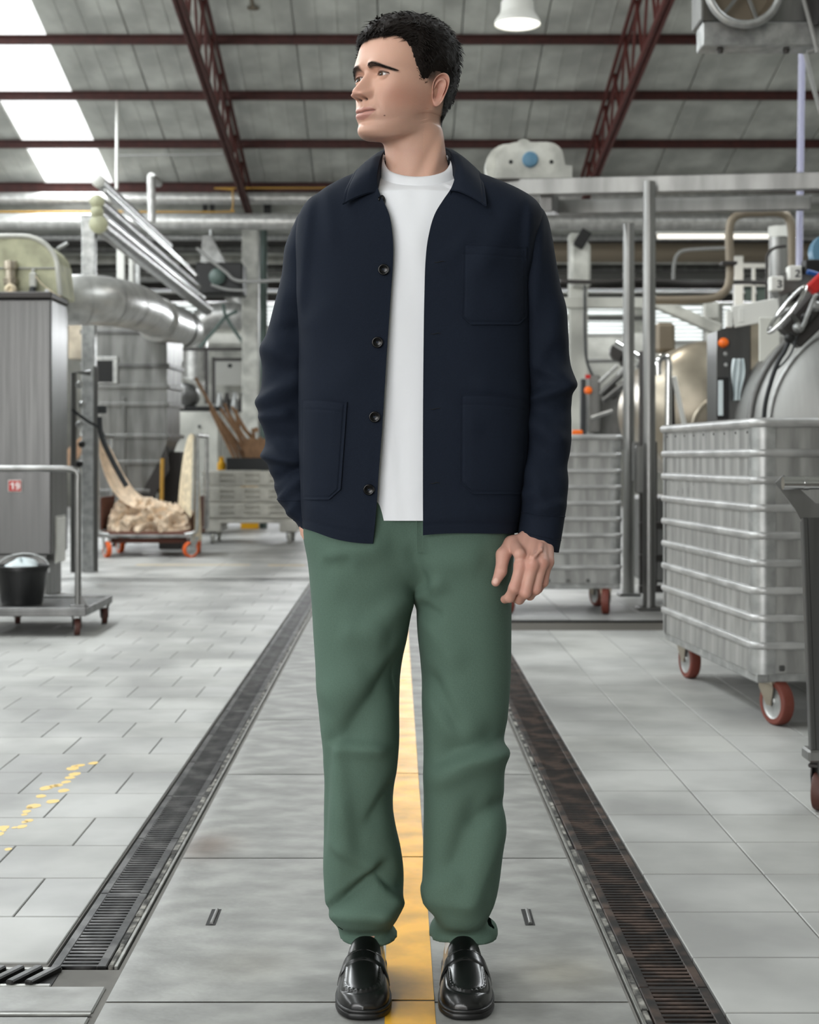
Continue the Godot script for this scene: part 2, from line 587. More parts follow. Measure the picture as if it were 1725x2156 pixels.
func build_room() -> void:
	var m := MB.new()
	# outer walls
	slabbox(Vector3(-11.3, -0.3, -32.3), Vector3(-11, 10.6, 8), m)
	struct("wall_left", m, M.wall)
	m = MB.new()
	slabbox(Vector3(-10.99, 4.05, -17.0), Vector3(-10.95, 5.75, 1.0), m)
	struct("window_12", m, M.pane_light)
	m = MB.new()
	slabbox(Vector3(12, -0.3, -32.3), Vector3(12.3, 10.6, 8), m)
	struct("wall_right", m, M.wall)
	m = MB.new()
	slabbox(Vector3(-11.3, -0.3, 6), Vector3(-7.8, 10.6, 6.3), m)
	slabbox(Vector3(-0.8, -0.3, 6), Vector3(12.3, 10.6, 6.3), m)
	slabbox(Vector3(-7.8, 4.5, 6), Vector3(-0.8, 10.6, 6.3), m)
	struct("wall_front", m, M.wall)
	# back wall with its strip of louvred windows
	m = MB.new()
	var holes := [[-7.6, -5.4, 3.87, 4.42], [-5.05, -3.25, 3.87, 4.42], [-2.95, -1.2, 3.87, 4.42], [-0.9, 1.0, 3.8, 4.42], [1.3, 3.2, 3.7, 4.42], [3.6, 5.02, 3.70, 4.36], [5.62, 6.75, 3.55, 4.36], [7.1, 8.4, 3.55, 4.36]]
	var at := -11.0
	for h in holes:
		slabbox(Vector3(at, -0.3, -32.3), Vector3(h[0], 5.6, -32), m)
		slabbox(Vector3(h[0], -0.3, -32.3), Vector3(h[1], h[2], -32), m)
		slabbox(Vector3(h[0], h[3], -32.3), Vector3(h[1], 5.6, -32), m)
		at = h[1]
	slabbox(Vector3(at, -0.3, -32.3), Vector3(12, 5.6, -32), m)
	struct("wall_back", m, M.wall)
	var k := 1
	for h in holes:
		var pane := MB.new()
		pane.box(Vector3((h[0] + h[1]) / 2, (h[2] + h[3]) / 2, -32.2), Vector3(h[1] - h[0], h[3] - h[2], 0.02), 0.0)
		var w := struct("window_%d" % k, pane, M.pane_light)
		var slat := MB.new()
		slat.box(Vector3.ZERO, Vector3(h[1] - h[0], 0.012, 0.07), 0.003, Basis(Vector3.RIGHT, 0.6))
		var sm := slat.mesh()
		var n := int((h[3] - h[2]) / 0.085)
		for s in n:
			inst("slat", sm, M.white_slat, w, Vector3((h[0] + h[1]) / 2, h[2] + (s + 0.5) * 0.085, -32.1))
		var fr := MB.new()
		for x in [h[0] + 0.02, h[1] - 0.02]:
			fr.box(Vector3(x, (h[2] + h[3]) / 2, -32.02), Vector3(0.05, h[3] - h[2], 0.06), 0.004)
		fr.box(Vector3((h[0] + h[1]) / 2, h[2] + 0.02, -32.02), Vector3(h[1] - h[0], 0.05, 0.06), 0.004)
		part("frame", fr, M.grey_paint, w)
		k += 1
	# roof: ribbed sheets on purlins, with one translucent strip
	var roof := MB.new()
	bar(Vector3(0.5, roof_y(4.0) + 0.26, -3.9), Vector3(0.5, roof_y(21.6) + 0.26, -21.6), 23.6, 0.3, roof, 0.0)
	bar(Vector3(0.5, roof_y(4.0) + 0.26, -4.1), Vector3(0.5, roof_y(16.2) + 0.26, 8.2), 23.6, 0.3, roof, 0.0)
	slabbox(Vector3(-11.3, 4.62, -32.3), Vector3(12.3, 4.85, -21.5), roof)
	slabbox(Vector3(-11.3, 4.62, -21.7), Vector3(12.3, 5.4, -21.45), roof)
	var ceil := struct("ceiling", roof, M.roof_sheet)
	var sheet := MB.new()
	var a := Vector3(0, roof_y(12.0) + 0.03, -12.0)
	var b := Vector3(0, roof_y(21.45) + 0.03, -21.45)
	bar(a, b, 0.953, 0.05, sheet, 0.008)
	var ribs := (b - a).normalized()
	for r in [-0.24, 0.0, 0.24]:      # the shallow pressed ribs of a sheet
		bar(a + Vector3(r, -0.027, 0), b + Vector3(r, -0.027, 0), 0.03, 0.006, sheet, 0.002)
	var sheet_mesh := sheet.mesh()
	for s in 15:
		var x := -7.44 + s * 0.965
		if s == 3: continue
		inst("sheet", sheet_mesh, M.roof_sheet, ceil, Vector3(x, 0, 0))
	var light := MB.new()
	bar(Vector3(-4.545, roof_y(5.0) + 0.05, -5.0), Vector3(-4.545, roof_y(21.4) + 0.05, -21.4), 0.96, 0.04, light, 0.004)
	struct("window_9", light, M.roof_light)
	light = MB.new()
	bar(Vector3(6.0, roof_y(5.0) + 0.05, -5.0), Vector3(6.0, roof_y(14.0) + 0.05, -14.0), 0.96, 0.04, light, 0.004)
	struct("window_10", light, M.roof_light)
	light = MB.new()
	bar(Vector3(-4.545, roof_y(4.5) + 0.05, -3.5), Vector3(-4.545, roof_y(12.5) + 0.05, 4.5), 1.92, 0.04, light, 0.004)
	struct("window_11", light, M.roof_light)


func build_floor() -> void:
	var m := MB.new()
	var G := -0.0045      # level of the joints
	slabbox(Vector3(-11.3, -0.3, -12.3), Vector3(-0.708, G, 8), m)
	slabbox(Vector3(-0.560, -0.3, -12.3), Vector3(0.447, G, 8), m)
	slabbox(Vector3(-11.3, -0.3, -32.3), Vector3(12.3, G, -12.3), m)
	slabbox(Vector3(-0.708, -0.3, -12.3), Vector3(-0.560, -0.14, -2.96), m)
	slabbox(Vector3(-0.708, -0.3, -2.96), Vector3(-0.560, G, 8), m)
	slabbox(Vector3(0.447, -0.3, -12.3), Vector3(0.612, -0.14, 8), m)
	var fl := struct("floor", m, M.grout)
	var bed := MB.new()
	slabbox(Vector3(0.612, -0.3, -12.3), Vector3(12.3, G, 8), bed)
	wpart("joint_bed", bed, M.dark_grout, fl)
	# square tiles: six variants that differ in tone and in how they lie
	var variants := []
	for k in 7:
		var t := MB.new()
		var g := rng.randf_range(0.90, 1.0)
		t.col = Color(g, g, g * rng.randf_range(0.985, 1.0))
		t.box(Vector3(0, -0.006, 0), Vector3(0.2965, 0.012, 0.2965), 0.0018, Basis.from_euler(Vector3(rng.randf_range(-1, 1), 0, rng.randf_range(-1, 1)) * 0.0012))
		variants.append(t.mesh())
	var far := MB.new()
	# right of the channels
	for r in 21:
		var z := -(2.42 + r * 0.3015 + 0.15)
		for c in 12:
			var x := 0.760 + c * 0.3
			var sx := CX + x * F / -z
			if sx > 2150 or -z > 9.05: continue
			inst("tile", variants[rng.randi() % 7], M.tile, fl, Vector3(x, 0, z))
	# left of the channels, laid in running bond
	for r in 32:
		var z := -(2.99 + r * 0.3015 + 0.15)
		for c in 20:
			var x := -0.860 - c * 0.3 - (0.15 if r % 2 else 0.0)
			var sx := CX + (x + 0.15) * F / -z
			if sx < -60: continue
			if r % 2 and c == 0:
				far.col = Color(0.95, 0.95, 0.95)
				far.box(Vector3(-0.785, -0.006, z), Vector3(0.1465, 0.012, 0.2965), 0.0018)
			if -z < 9.4:
				inst("tile", variants[rng.randi() % 7], M.tile, fl, Vector3(x, 0, z))
			else:
				var g := rng.randf_range(0.90, 1.0)
				far.col = Color(g, g, g)
				far.box(Vector3(x, -0.006, z), Vector3(0.2965, 0.012, 0.2965), 0.0018)
	# beyond, the tiles run together
	for r in 30:
		var z := -(12.5 + r * 0.602)
		for c in 34:
			var x := -8.0 + c * 0.602
			var g := rng.randf_range(0.90, 1.0)
			far.col = Color(g, g, g)
			far.box(Vector3(x, -0.006, z), Vector3(0.597, 0.012, 0.597), 0.0018)
	for r in 6:
		var z := -(9.45 + r * 0.5)
		for c in 20:
			var x := 0.86 + c * 0.5
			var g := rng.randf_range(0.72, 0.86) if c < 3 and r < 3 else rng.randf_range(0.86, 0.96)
			far.col = Color(g, g, g)
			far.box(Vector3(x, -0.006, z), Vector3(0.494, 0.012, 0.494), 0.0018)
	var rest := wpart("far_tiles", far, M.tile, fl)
	rest.set_meta("kind", "stuff")
	# concrete slabs between the channels, with the painted line on them
	for s in 11:
		var z0 := -(1.78 + s * 1.0)
		var t := MB.new()
		var n := 44 if s < 4 else 6
		var rows := []
		var cols := []
		for j in n + 1:
			var row := []
			for i in n + 1:
				var fx := float(i) / n
				var fz := float(j) / n
				var p := Vector3(lerpf(-0.551, 0.441, fx), 0.0, lerpf(z0 - 0.004, z0 - 0.996, fz))
				var edge := minf(minf(fx, 1 - fx), minf(fz, 1 - fz)) * n
				p.y = -0.003 if edge < 0.5 else 0.0
				row.append(p)
				var k := Color(1, 1, 1) * rng.randf_range(0.96, 1.0)
				var rust := gau(Vector2(p.x + 0.50, (p.z + 3.89) * 0.6).length(), 0.075) * 0.8
				var ochre := gau(Vector2(p.x - 0.33, p.z + 2.93).length(), 0.10) * 0.35 + gau(Vector2(p.x + 0.30, p.z + 2.98).length(), 0.09) * 0.18
				k = k.lerp(Color(0.42, 0.27, 0.19), rust).lerp(Color(0.95, 0.82, 0.56), ochre)
				k.a = 1.0
				cols.append(k)
			rows.append(row)
		t.grid(rows, false, false, cols)
		var sl := wpart("slab", t, M.slab, fl)
		var y := MB.new()
		y.box(Vector3(0.026, 0.0004, z0 - 0.5), Vector3(0.094, 0.0012, 0.992), 0.0003)
		part("painted_line", y, M.yellow_paint, sl)
		if s == 1:
			for x in [-0.409, 0.296]:
				var b := MB.new()
				b.box(Vector3(x, 0.0003, -3.285), Vector3(0.022, 0.001, 0.115), 0.0003)
				var slot := part("lifting_slot", b, M.trough, sl)
				b = MB.new()
				b.tube([Vector3(x + 0.001, 0.001, -3.235), Vector3(x + 0.002, 0.001, -3.335)], 0.0045, 8)
				part("rod", b, M.steel, slot)
	# flakes left of a worn-off line, and what is left of lines farther back
	var fk := MB.new()
	for k in 46:
		var u := rng.randf()
		var at := Vector3(-1.05 + rng.randf_range(-0.035, 0.035) - 0.05 * u * rng.randf(), 0.0006, -lerpf(4.95, 3.85, u))
		if rng.randf() < 0.35: continue
		var pts := []
		var n := 7
		var rr := rng.randf_range(0.006, 0.024)
		for q in n:
			var an := TAU * q / n
			pts.append(at + Vector3(cos(an), 0, sin(an) * 1.5) * rr * rng.randf_range(0.75, 1.0))
		fk.face(pts, at - Vector3.UP)
	wpart("paint_flakes", fk, M.worn_yellow, fl).set_meta("kind", "stuff")
	var ln := MB.new()
	ln.box(Vector3(-1.95, 0.0004, -14.1), Vector3(1.1, 0.001, 0.05), 0.0003)
	ln.box(Vector3(-1.05, 0.0004, -14.05), Vector3(0.36, 0.001, 0.06), 0.0003)
	wpart("painted_line", ln, M.worn_yellow, fl)
	# drainage channels
	channel("drain_channel", -0.705, -0.563, 2.965, 11.9, "grey steel slotted drain grating, left of the two long channels on the floor", M.grate, 1)
	channel("drain_channel", 0.449, 0.610, 2.35, 9.1, "rust-brown slotted drain grating in broken concrete edge, right of the two long channels", M.rust_grate, -1)
	var cr := thing("cross_drain", "short drain with coarse slanted bars crossing at the bottom left corner", "drain", Vector3(-0.9, 0, -2.9))
	var t := MB.new()
	for z in [-2.862, -2.955]:
		t.box(Vector3(-1.25, -0.02, z), Vector3(1.15, 0.042, 0.014), 0.002)
	wpart("frame", t, M.edge_steel, cr)
	t = MB.new()
	t.box(Vector3(-1.25, -0.004, -2.908), Vector3(1.15, 0.002, 0.08), 0.0)
	wpart("trough", t, M.trough, cr)
	var bm := MB.new()
	bm.box(Vector3.ZERO, Vector3(0.018, 0.02, 0.098), 0.003, Basis(Vector3.UP, -0.42))
	var bmesh_ := bm.mesh()
	for k in 22:
		inst("bar", bmesh_, M.grate, cr, Vector3(-0.70 - k * 0.037, -0.001, -2.908) - cr.position)
	t = MB.new()      # the piece of concrete in front of it
	t.box(Vector3(-1.20, -0.0035, -2.79), Vector3(1.27, 0.008, 0.13), 0.003)
	t.box(Vector3(-1.20, -0.0035, -2.55), Vector3(1.27, 0.008, 0.30), 0.003)
	wpart("concrete_border", t, M.slab, fl)
	t = MB.new()
	t.box(Vector3(-1.20, -0.0005, -2.712), Vector3(1.27, 0.005, 0.008), 0.001)
	wpart("edge_strip", t, M.edge_steel, fl)
	# gutter across the floor in front of the right-hand frame
	t = MB.new()
	t.box(Vector3(2.3, 0.0, -9.22), Vector3(3.2, 0.012, 0.055), 0.003)
	wpart("gutter_edge", t, M.black, fl)


func channel(called: String, x0: float, x1: float, d0: float, d1: float, label: String, gm: Material, side: int) -> void:
	var xc := (x0 + x1) / 2
	var o := thing(called, label, "drain", Vector3(xc, 0, -(d0 + d1) / 2))
	var t := MB.new()
	t.box(Vector3(xc, -0.08, -(d0 + d1) / 2), Vector3(x1 - x0, 0.02, d1 - d0), 0.0)
	wpart("trough", t, M.trough, o)
	# frame: the inner steel edge by the slab and the flat outer flanges of the grating
	var inner := x1 if side > 0 else x0
	t = MB.new()
	t.box(Vector3(inner - side * 0.004, -0.02, -(d0 + d1) / 2), Vector3(0.007, 0.042, d1 - d0), 0.001)
	wpart("edge_angle", t, M.edge_steel, o)
	var lo := x0 + (0.005 if side > 0 else 0.024)
	var hi := x1 - (0.024 if side > 0 else 0.004)
	t = MB.new()
	var z := d0
	while z < d1:      # broken strip of mortar
		var l := minf(rng.randf_range(0.12, 0.4), d1 - z)
		var w := 0.015 + rng.randf_range(-0.003, 0.003)
		t.box(Vector3(inner - side * (0.008 + w / 2), -0.012, -(z + l / 2)), Vector3(w, 0.024 + rng.randf_range(-0.004, 0.003), l - rng.randf_range(0.001, 0.008)), 0.003)
		z += l
	wpart("mortar", t, M.old_concrete, o)
	var f1 := 0.020
	t = MB.new()
	z = d0
	while z < d1:      # grating flanges in lengths of half a metre
		var l := minf(0.5, d1 - z)
		for s in [lo + f1 / 2, hi - f1 / 2]:
			t.box(Vector3(s, -0.012, -(z + l / 2)), Vector3(f1, 0.024, l - 0.004), 0.002)
		t.box(Vector3((lo + hi) / 2, -0.012, -(z + l - 0.004)), Vector3(hi - lo, 0.023, 0.012), 0.002)
		z += l
	wpart("flange", t, gm, o)
	var bm := MB.new()
	bm.box(Vector3.ZERO, Vector3(hi - lo - 2 * f1 + 0.004, 0.018, 0.0125), 0.0015)
	var mesh_ := bm.mesh()
	var rest := MB.new()
	var k := 0
	z = d0 + 0.012
	while z < d1:
		if k < 180:
			inst("bar", mesh_, gm, o, Vector3((lo + hi) / 2, -0.010, -z) - o.position)
		else:
			rest.box(Vector3((lo + hi) / 2, -0.010, -z), Vector3(hi - lo - 2 * f1 + 0.004, 0.018, 0.0125), 0.0)
		z += 0.0205
		k += 1
	wpart("far_bars", rest, gm, o).set_meta("kind", "stuff")


func build_roof_steel() -> void:
	var words := ["dark red roof purlin, topmost of the four below the sheets", "dark red roof purlin, second from the top", "dark red roof purlin, third from the top", "dark red eaves beam just above the light pipes"]
	for k in 4:
		var d := 17.0 + 1.33 * k
		var m := MB.new()
		var h := 0.10 if k < 3 else 0.20
		var y := roof_y(d) - h / 2
		# a cold-rolled channel: web and two flanges
		m.box(Vector3(0.5, y, -d), Vector3(22.8, h, 0.012), 0.002)
		m.box(Vector3(0.5, y + h / 2 - 0.005, -d + 0.03), Vector3(22.8, 0.01, 0.06), 0.002)
		m.box(Vector3(0.5, y - h / 2 + 0.005, -d + 0.03), Vector3(22.8, 0.01, 0.06), 0.002)
		solo("purlin", words[k], "beam", m, M.oxide, "roof purlins")
	truss(-2.105, "dark red lattice roof truss running down to the grey column, on the left", M.oxide)
	truss(2.63, "red-brown lattice roof truss behind the white bracket, on the right", M.oxide_red)
	# high-bay lamp
	var c := px(1090, 40, 13.0)
	var o := thing("pendant_lamp", "lit white round pendant lamp hanging from the roof", "lamp", Vector3(c.x, c.y - 0.05, c.z))
	var m := MB.new()
	m.lathe([[0.203, 0.0], [0.205, 0.025], [0.19, 0.05], [0.155, 0.10], [0.150, 0.115], [0.145, 0.20], [0.12, 0.24], [0.0, 0.245]], 36)
	part("housing", m, M.white_paint, o)
	m = MB.new()
	m.lathe([[0.0, -0.004], [0.12, -0.003], [0.19, 0.004], [0.2, 0.012]], 36)
	part("diffuser", m, M.lamp_glow, o)
	m = MB.new()
	m.tube([Vector3(0, 0.24, 0), Vector3(0, 1.3, 0)], 0.008, 8)
	part("cable", m, M.dark_paint, o)
	var l := SpotLight3D.new()
	l.name = "lamp_light"
	l.position = Vector3(0, -0.03, 0)
	l.rotation_degrees = Vector3(-90, 0, 0)
	l.spot_angle = 70
	l.spot_range = 40
	l.spot_attenuation = 2
	l.light_energy = 6
	l.light_size = 0.18
	l.light_color = Color(1.0, 0.98, 0.94)
	l.shadow_enabled = true
	o.add_child(l)


func truss(x: float, label: String, m_: Material) -> void:
	var o := thing("roof_truss", label, "truss", Vector3(x, roof_y(21.2) - 0.6, -18.5), "lattice roof trusses")
	var top := func(d: float): return Vector3(x, roof_y(d) - 0.14, -d)
	var low := func(d: float): return Vector3(x, roof_y(d) - 0.40 - 0.107 * (21.3 - d), -d)
	var m := MB.new()
	for s in [-0.035, 0.035]:
		bar(top.call(12.0) + Vector3(s, 0, 0), top.call(21.2) + Vector3(s, 0, 0), 0.035, 0.06, m)
	wpart("top_chord", m, m_, o)
	m = MB.new()
	for s in [-0.03, 0.03]:
		bar(low.call(12.0) + Vector3(s, 0, 0), low.call(21.3) + Vector3(s, 0, 0), 0.04, 0.07, m)
	wpart("bottom_chord", m, m_, o)
	for k in 11:
		var d := 12.4 + k * 0.8
		m = MB.new()
		bar(low.call(d), top.call(d + 0.4), 0.03, 0.03, m)
		wpart("lacing_bar", m, m_, o)
		m = MB.new()
		bar(top.call(d + 0.4), low.call(d + 0.8), 0.03, 0.03, m)
		wpart("lacing_bar", m, m_, o)


# ---------------------------------------------------------------- shared pieces

func caster(parent: Node, at: Vector3, r: float, w: float, tyre: Material, fork: Material, turn := 0.0) -> void:    # swivel caster whose wheel stands on the floor under at; at is the top of the fork
	var o := Node3D.new()
	o.name = numbered("caster", parent)
	parent.add_child(o)
	o.position = at
	o.rotation.y = turn
	var xf := Transform3D(Basis(Vector3.FORWARD, PI / 2), Vector3(0, r - at.y, 0.03))
	var m := MB.new()
	m.lathe([[r * 0.72, -w / 2], [r * 0.93, -w / 2], [r, -w * 0.36], [r, w * 0.36], [r * 0.93, w / 2], [r * 0.72, w / 2]], 30, xf)
	part("tyre", m, tyre, o)
	m = MB.new()
	m.lathe([[0.0, -w * 0.34], [r * 0.2, -w * 0.55], [r * 0.26, -w * 0.42], [r * 0.6, -w * 0.30], [r * 0.74, -w * 0.46], [r * 0.74, w * 0.46], [r * 0.6, w * 0.30], [r * 0.26, w * 0.42], [r * 0.2, w * 0.55], [0.0, w * 0.34]], 24, xf)
	part("wheel_hub", m, M.galvanised, o)
	m = MB.new()
	for s in [-1, 1]:
		var poly := [Vector2(-0.045, 0.0), Vector2(0.05, 0.0), Vector2(0.045, -0.03), Vector2(-0.005, r - at.y - 0.012), Vector2(-0.035, r - at.y - 0.012), Vector2(-0.05, -0.03)]
		m.prism(poly, 0.004, Transform3D(Basis(Vector3(0, 0, -1), Vector3.UP, Vector3.RIGHT), Vector3(s * (w / 2 + 0.006) - 0.002, 0, 0)))
	m.box(Vector3(0, -0.004, 0), Vector3(w + 0.03, 0.012, 0.1), 0.003)
	part("fork", m, fork, o)


func rounded_rect(w: float, h: float, r: float, seg := 5) -> Array:
	var out := []
	for q in 4:
		var c := Vector2((w / 2 - r) * (1 if q in [0, 3] else -1), (h / 2 - r) * (1 if q < 2 else -1))
		for s in seg + 1:
			var a := (q + float(s) / seg) * PI / 2
			out.append(c + Vector2(cos(a), sin(a)) * r)
	return out


# ---------------------------------------------------------------- left of the man

func build_left() -> void:
	flat_cart()
	cabinet()
	rails()
	hopper()
	fabric_cart()
	crates()
	far_left()
	overhead()


func flat_cart() -> void:
	var o := thing("platform_cart", "low grey steel platform cart with tube handle, standing beside steel cabinet", "cart", Vector3(-2.16, 0, -8.8))
	var m := MB.new()
	m.box(Vector3(-2.16, 0.150, -8.83), Vector3(0.74, 0.006, 0.80), 0.002)
	for z in [-8.45, -9.21]:
		m.box(Vector3(-2.16, 0.142, z), Vector3(0.75, 0.05, 0.03), 0.004)
	for x in [-2.52, -1.80]:
		m.box(Vector3(x, 0.142, -8.83), Vector3(0.03, 0.05, 0.77), 0.004)
	wpart("deck", m, M.steel_dark, o)
	m = MB.new()
	var pts := smooth_path([Vector3(-1.845, 0.15, -8.5), Vector3(-1.845, 0.5, -8.5), Vector3(-1.845, 0.85, -8.5), Vector3(-1.848, 0.94, -8.5), Vector3(-1.90, 0.965, -8.5), Vector3(-2.1, 0.967, -8.5), Vector3(-2.5, 0.967, -8.5)], 6)
	m.tube(pts, 0.019, 12)
	m.tube([Vector3(-2.48, 0.15, -8.5), Vector3(-2.48, 0.96, -8.5)], 0.017, 12)
	wpart("handle", m, M.steel, o)
	m = MB.new()
	m.face([Vector3(-1.86, 0.165, -8.49), Vector3(-1.86, 0.30, -8.49), Vector3(-1.78, 0.165, -8.49)], Vector3(-1.83, 0.2, -9))
	m.box(Vector3(-1.84, 0.17, -8.5), Vector3(0.09, 0.02, 0.06), 0.004)
	wpart("gusset", m, M.steel_dark, o)
	for p in [[-1.86, -8.53], [-1.82, -9.13], [-2.36, -9.13], [-2.46, -8.53]]:
		caster(o, Vector3(p[0], 0.125, p[1]) - Vector3(-2.16, 0, -8.8), 0.05, 0.032, M.brown_tyre, M.dark_steel, 0.3)
	# bucket on the deck
	var c := Vector3(-2.24, 0.153, -8.78)
	var b := thing("bucket", "black plastic bucket with wire handle holding white rags, on platform cart", "bucket", c)
	m = MB.new()
	m.lathe([[0.0, 0.0], [0.118, 0.0], [0.122, 0.01], [0.150, 0.205], [0.150, 0.212], [0.162, 0.214], [0.162, 0.232], [0.154, 0.236], [0.147, 0.225], [0.116, 0.02], [0.0, 0.02]], 40)
	part("body", m, M.black_plastic, b)
	m = MB.new()
	var arc := []
	for k in 25:
		var a := PI * k / 24
		arc.append(Vector3(cos(a) * 0.158, 0.215 + sin(a) * 0.085, sin(a) * -0.06))
	m.tube(arc, 0.0035, 8)
	for s in [-1, 1]:
		m.box(Vector3(s * 0.160, 0.205, 0), Vector3(0.01, 0.03, 0.03), 0.003)
	part("wire_handle", m, M.galvanised, b)
	var rag := MB.new()
	var rows := []
	for r in 12:
		var row := []
		for s in 28:
			var a := TAU * s / 28
			var q := r / 11.0
			var rad := 0.125 * sin(q * PI * 0.5) * (1 + 0.12 * sin(a * 5 + r))
			row.append(Vector3(cos(a) * rad, 0.17 + 0.095 * cos(q * PI * 0.55) + 0.018 * sin(a * 3 + q * 7), sin(a) * rad))
		rows.append(row)
	rag.grid(rows, true, false)
	var o2 := inst("rag_bundle", rag.mesh(), M.rag, self, c)
	tag(o2, "crumpled white rags heaped in the black bucket", "rags")


func cabinet() -> void:
	# big stainless cabinet with the number 19
	var x1 := -2.515
	var x0 := -4.1
	var o := thing("machine_cabinet", "tall brushed steel machine cabinet with red number 19 sign", "machine", Vector3(-3.3, 0, -10.95))
	var m := MB.new()
	m.box(Vector3((x0 + x1) / 2, 1.255, -10.955), Vector3(x1 - x0, 1.87, 0.53), 0.012)
	wpart("body", m, M.brushed, o)
	m = MB.new()
	m.box(Vector3((x0 + x1) / 2 - 0.03, 0.16, -10.97), Vector3(x1 - x0 - 0.03, 0.32, 0.47), 0.006)
	wpart("plinth", m, M.steel_dark, o)
	m = MB.new()
	m.box(Vector3((x0 + x1) / 2, 2.215, -10.93), Vector3(x1 - x0 + 0.02, 0.05, 0.55), 0.008)
	wpart("top_rail", m, M.dark_steel, o)
	m = MB.new()
	m.box(Vector3(x1 - 0.035, 2.23, -10.70), Vector3(0.03, 0.06, 0.012), 0.002)
	m.tube([Vector3(x1 - 0.05, 2.2, -10.685), Vector3(x1 - 0.0, 2.235, -10.685)], 0.006, 8)
	wpart("latch", m, M.galvanised, o)
	# louvre on the side
	var lo := MB.new()
	lo.box(Vector3(x1 + 0.004, 0.425, -10.95), Vector3(0.01, 0.35, 0.30), 0.003)
	var lv := wpart("louvre", lo, M.off_white, o)
	var bl := MB.new()
	bl.box(Vector3.ZERO, Vector3(0.012, 0.011, 0.27), 0.002, Basis(Vector3.BACK, -0.5))
	var blm := bl.mesh()
	for k in 15:
		inst("slat", blm, M.white_paint, lv, Vector3(x1 + 0.013, 0.272 + k * 0.0215, -10.95) - root_at(lv))
	# number sign
	var c := px(31.5, 1023, 10.68)
	m = MB.new()
	m.box(c, Vector3(0.098, 0.086, 0.006), 0.002)
	wpart("sign_border", m, M.white_paint, o)
	m = MB.new()
	m.box(c + Vector3(0, 0, 0.004), Vector3(0.089, 0.077, 0.004), 0.001)
	var sg := wpart("number_sign", m, M.label_red, o)
	lettering("19", c + Vector3(0.002, -0.001, 0.0065), 0.052, M.letter_white, sg)
	# pale green rounded hood on top with its valves
	var h := thing("valve_hood", "pale green rounded machine hood with brass valves on top of cabinet", "machine hood", Vector3(-3.4, 2.24, -11.1))
	m = MB.new()
	var poly := [Vector2(-0.9, 0)]
	for k in 9:
		var a := PI / 2 * k / 8
		poly.append(Vector2(0.62 + 0.26 * cos(a), 0.20 + 0.24 * sin(a)))
	poly.append(Vector2(-0.9, 0.44))
	poly.insert(1, Vector2(0.90, 0))
	m.prism(poly, 0.5, Transform3D(Basis(), Vector3(0, 0, -0.3)))
	part("shell", m, M.pale_green, h)
	m = MB.new()
	var rim := []
	for p in poly.slice(1, poly.size()):
		rim.append(Vector3(p.x, p.y, 0.2))
	m.tube(rim, 0.018, 8)
	part("rim", m, M.off_white, h)
	m = MB.new()
	m.box(Vector3(0, 0.20, 0.205), Vector3(1.76, 0.012, 0.014), 0.003)
	part("seam", m, M.grey_paint, h)
	m = MB.new()
	m.tube([Vector3(0.86, 0.36, 0.1), Vector3(0.94, 0.40, 0.12)], 0.014, 10)
	part("lever", m, M.galvanised, h)
	var v := thing("pressure_valve", "brass and steel pressure valve with round cap, left one on the green hood", "valve", px(22, 585, 10.85))
	m = MB.new()
	m.lathe([[0.0, -0.10], [0.03, -0.10], [0.03, -0.06], [0.05, -0.05], [0.055, -0.01], [0.04, 0.0], [0.038, 0.06], [0.05, 0.065], [0.05, 0.115], [0.046, 0.125], [0.0, 0.128]], 24)
	part("stem", m, M.warm_steel, v)
	m = MB.new()
	m.lathe([[0.0, 0.0], [0.018, 0.0], [0.02, -0.01], [0.03, -0.01], [0.042, 0.0], [0.042, 0.045], [0.0, 0.045]], 24, Transform3D(Basis(Vector3.RIGHT, -PI / 2), Vector3(0.02, -0.095, 0.09)))
	part("flange", m, M.fabric_cream, v)
	var w := thing("solenoid_valve", "small grey solenoid valve with thin cable, right one on the green hood", "valve", px(70, 590, 10.85))
	m = MB.new()
	m.box(Vector3(0, 0.0, 0), Vector3(0.05, 0.11, 0.05), 0.008)
	m.tube([Vector3(0, 0.05, 0), Vector3(0, 0.085, 0)], 0.014, 10)
	part("coil", m, M.off_white, w)
	m = MB.new()
	m.tube([Vector3(0, -0.05, 0), Vector3(-0.01, -0.11, 0.01)], 0.026, 12)
	part("body", m, M.dark_paint, w)
	m = MB.new()
	m.tube(smooth_path([Vector3(0.02, 0.03, 0.02), Vector3(0.07, -0.03, 0.03), Vector3(0.14, -0.085, 0.03), Vector3(0.21, -0.125, 0.02)], 5), 0.004, 6)
	part("cable", m, M.fabric_cream, w)
	# fittings behind the cabinet
	var f := thing("valve_pipework", "dark pipework frame with valves and levers behind the steel cabinet", "pipework", Vector3(-2.6, 0, -11.9))
	m = MB.new()
	m.tube([Vector3(-2.62, 0.1, -11.9), Vector3(-2.62, 1.72, -11.9), Vector3(-2.48, 1.72, -11.9)], 0.025, 10)
	m.tube([Vector3(-2.46, 0.1, -12.0), Vector3(-2.46, 1.78, -12.0)], 0.02, 10)
	wpart("frame", m, M.steel_dark, f)
	for k in 5:
		m = MB.new()
		m.lathe([[0.0, 0.0], [0.022, 0.0], [0.03, 0.02], [0.018, 0.05], [0.0, 0.055]], 14, Transform3D(Basis(Vector3.RIGHT, PI / 2), Vector3(-2.56 + 0.02 * (k % 2), 1.62 - 0.16 * k, -11.86)))
		wpart("valve", m, M.galvanised if k < 3 else M.black, f)
	m = MB.new()
	m.tube(smooth_path([Vector3(-2.62, 1.42, -11.85), Vector3(-2.5, 1.33, -11.85), Vector3(-2.4, 1.27, -11.85), Vector3(-2.36, 1.2, -11.85)], 4), 0.012, 8)
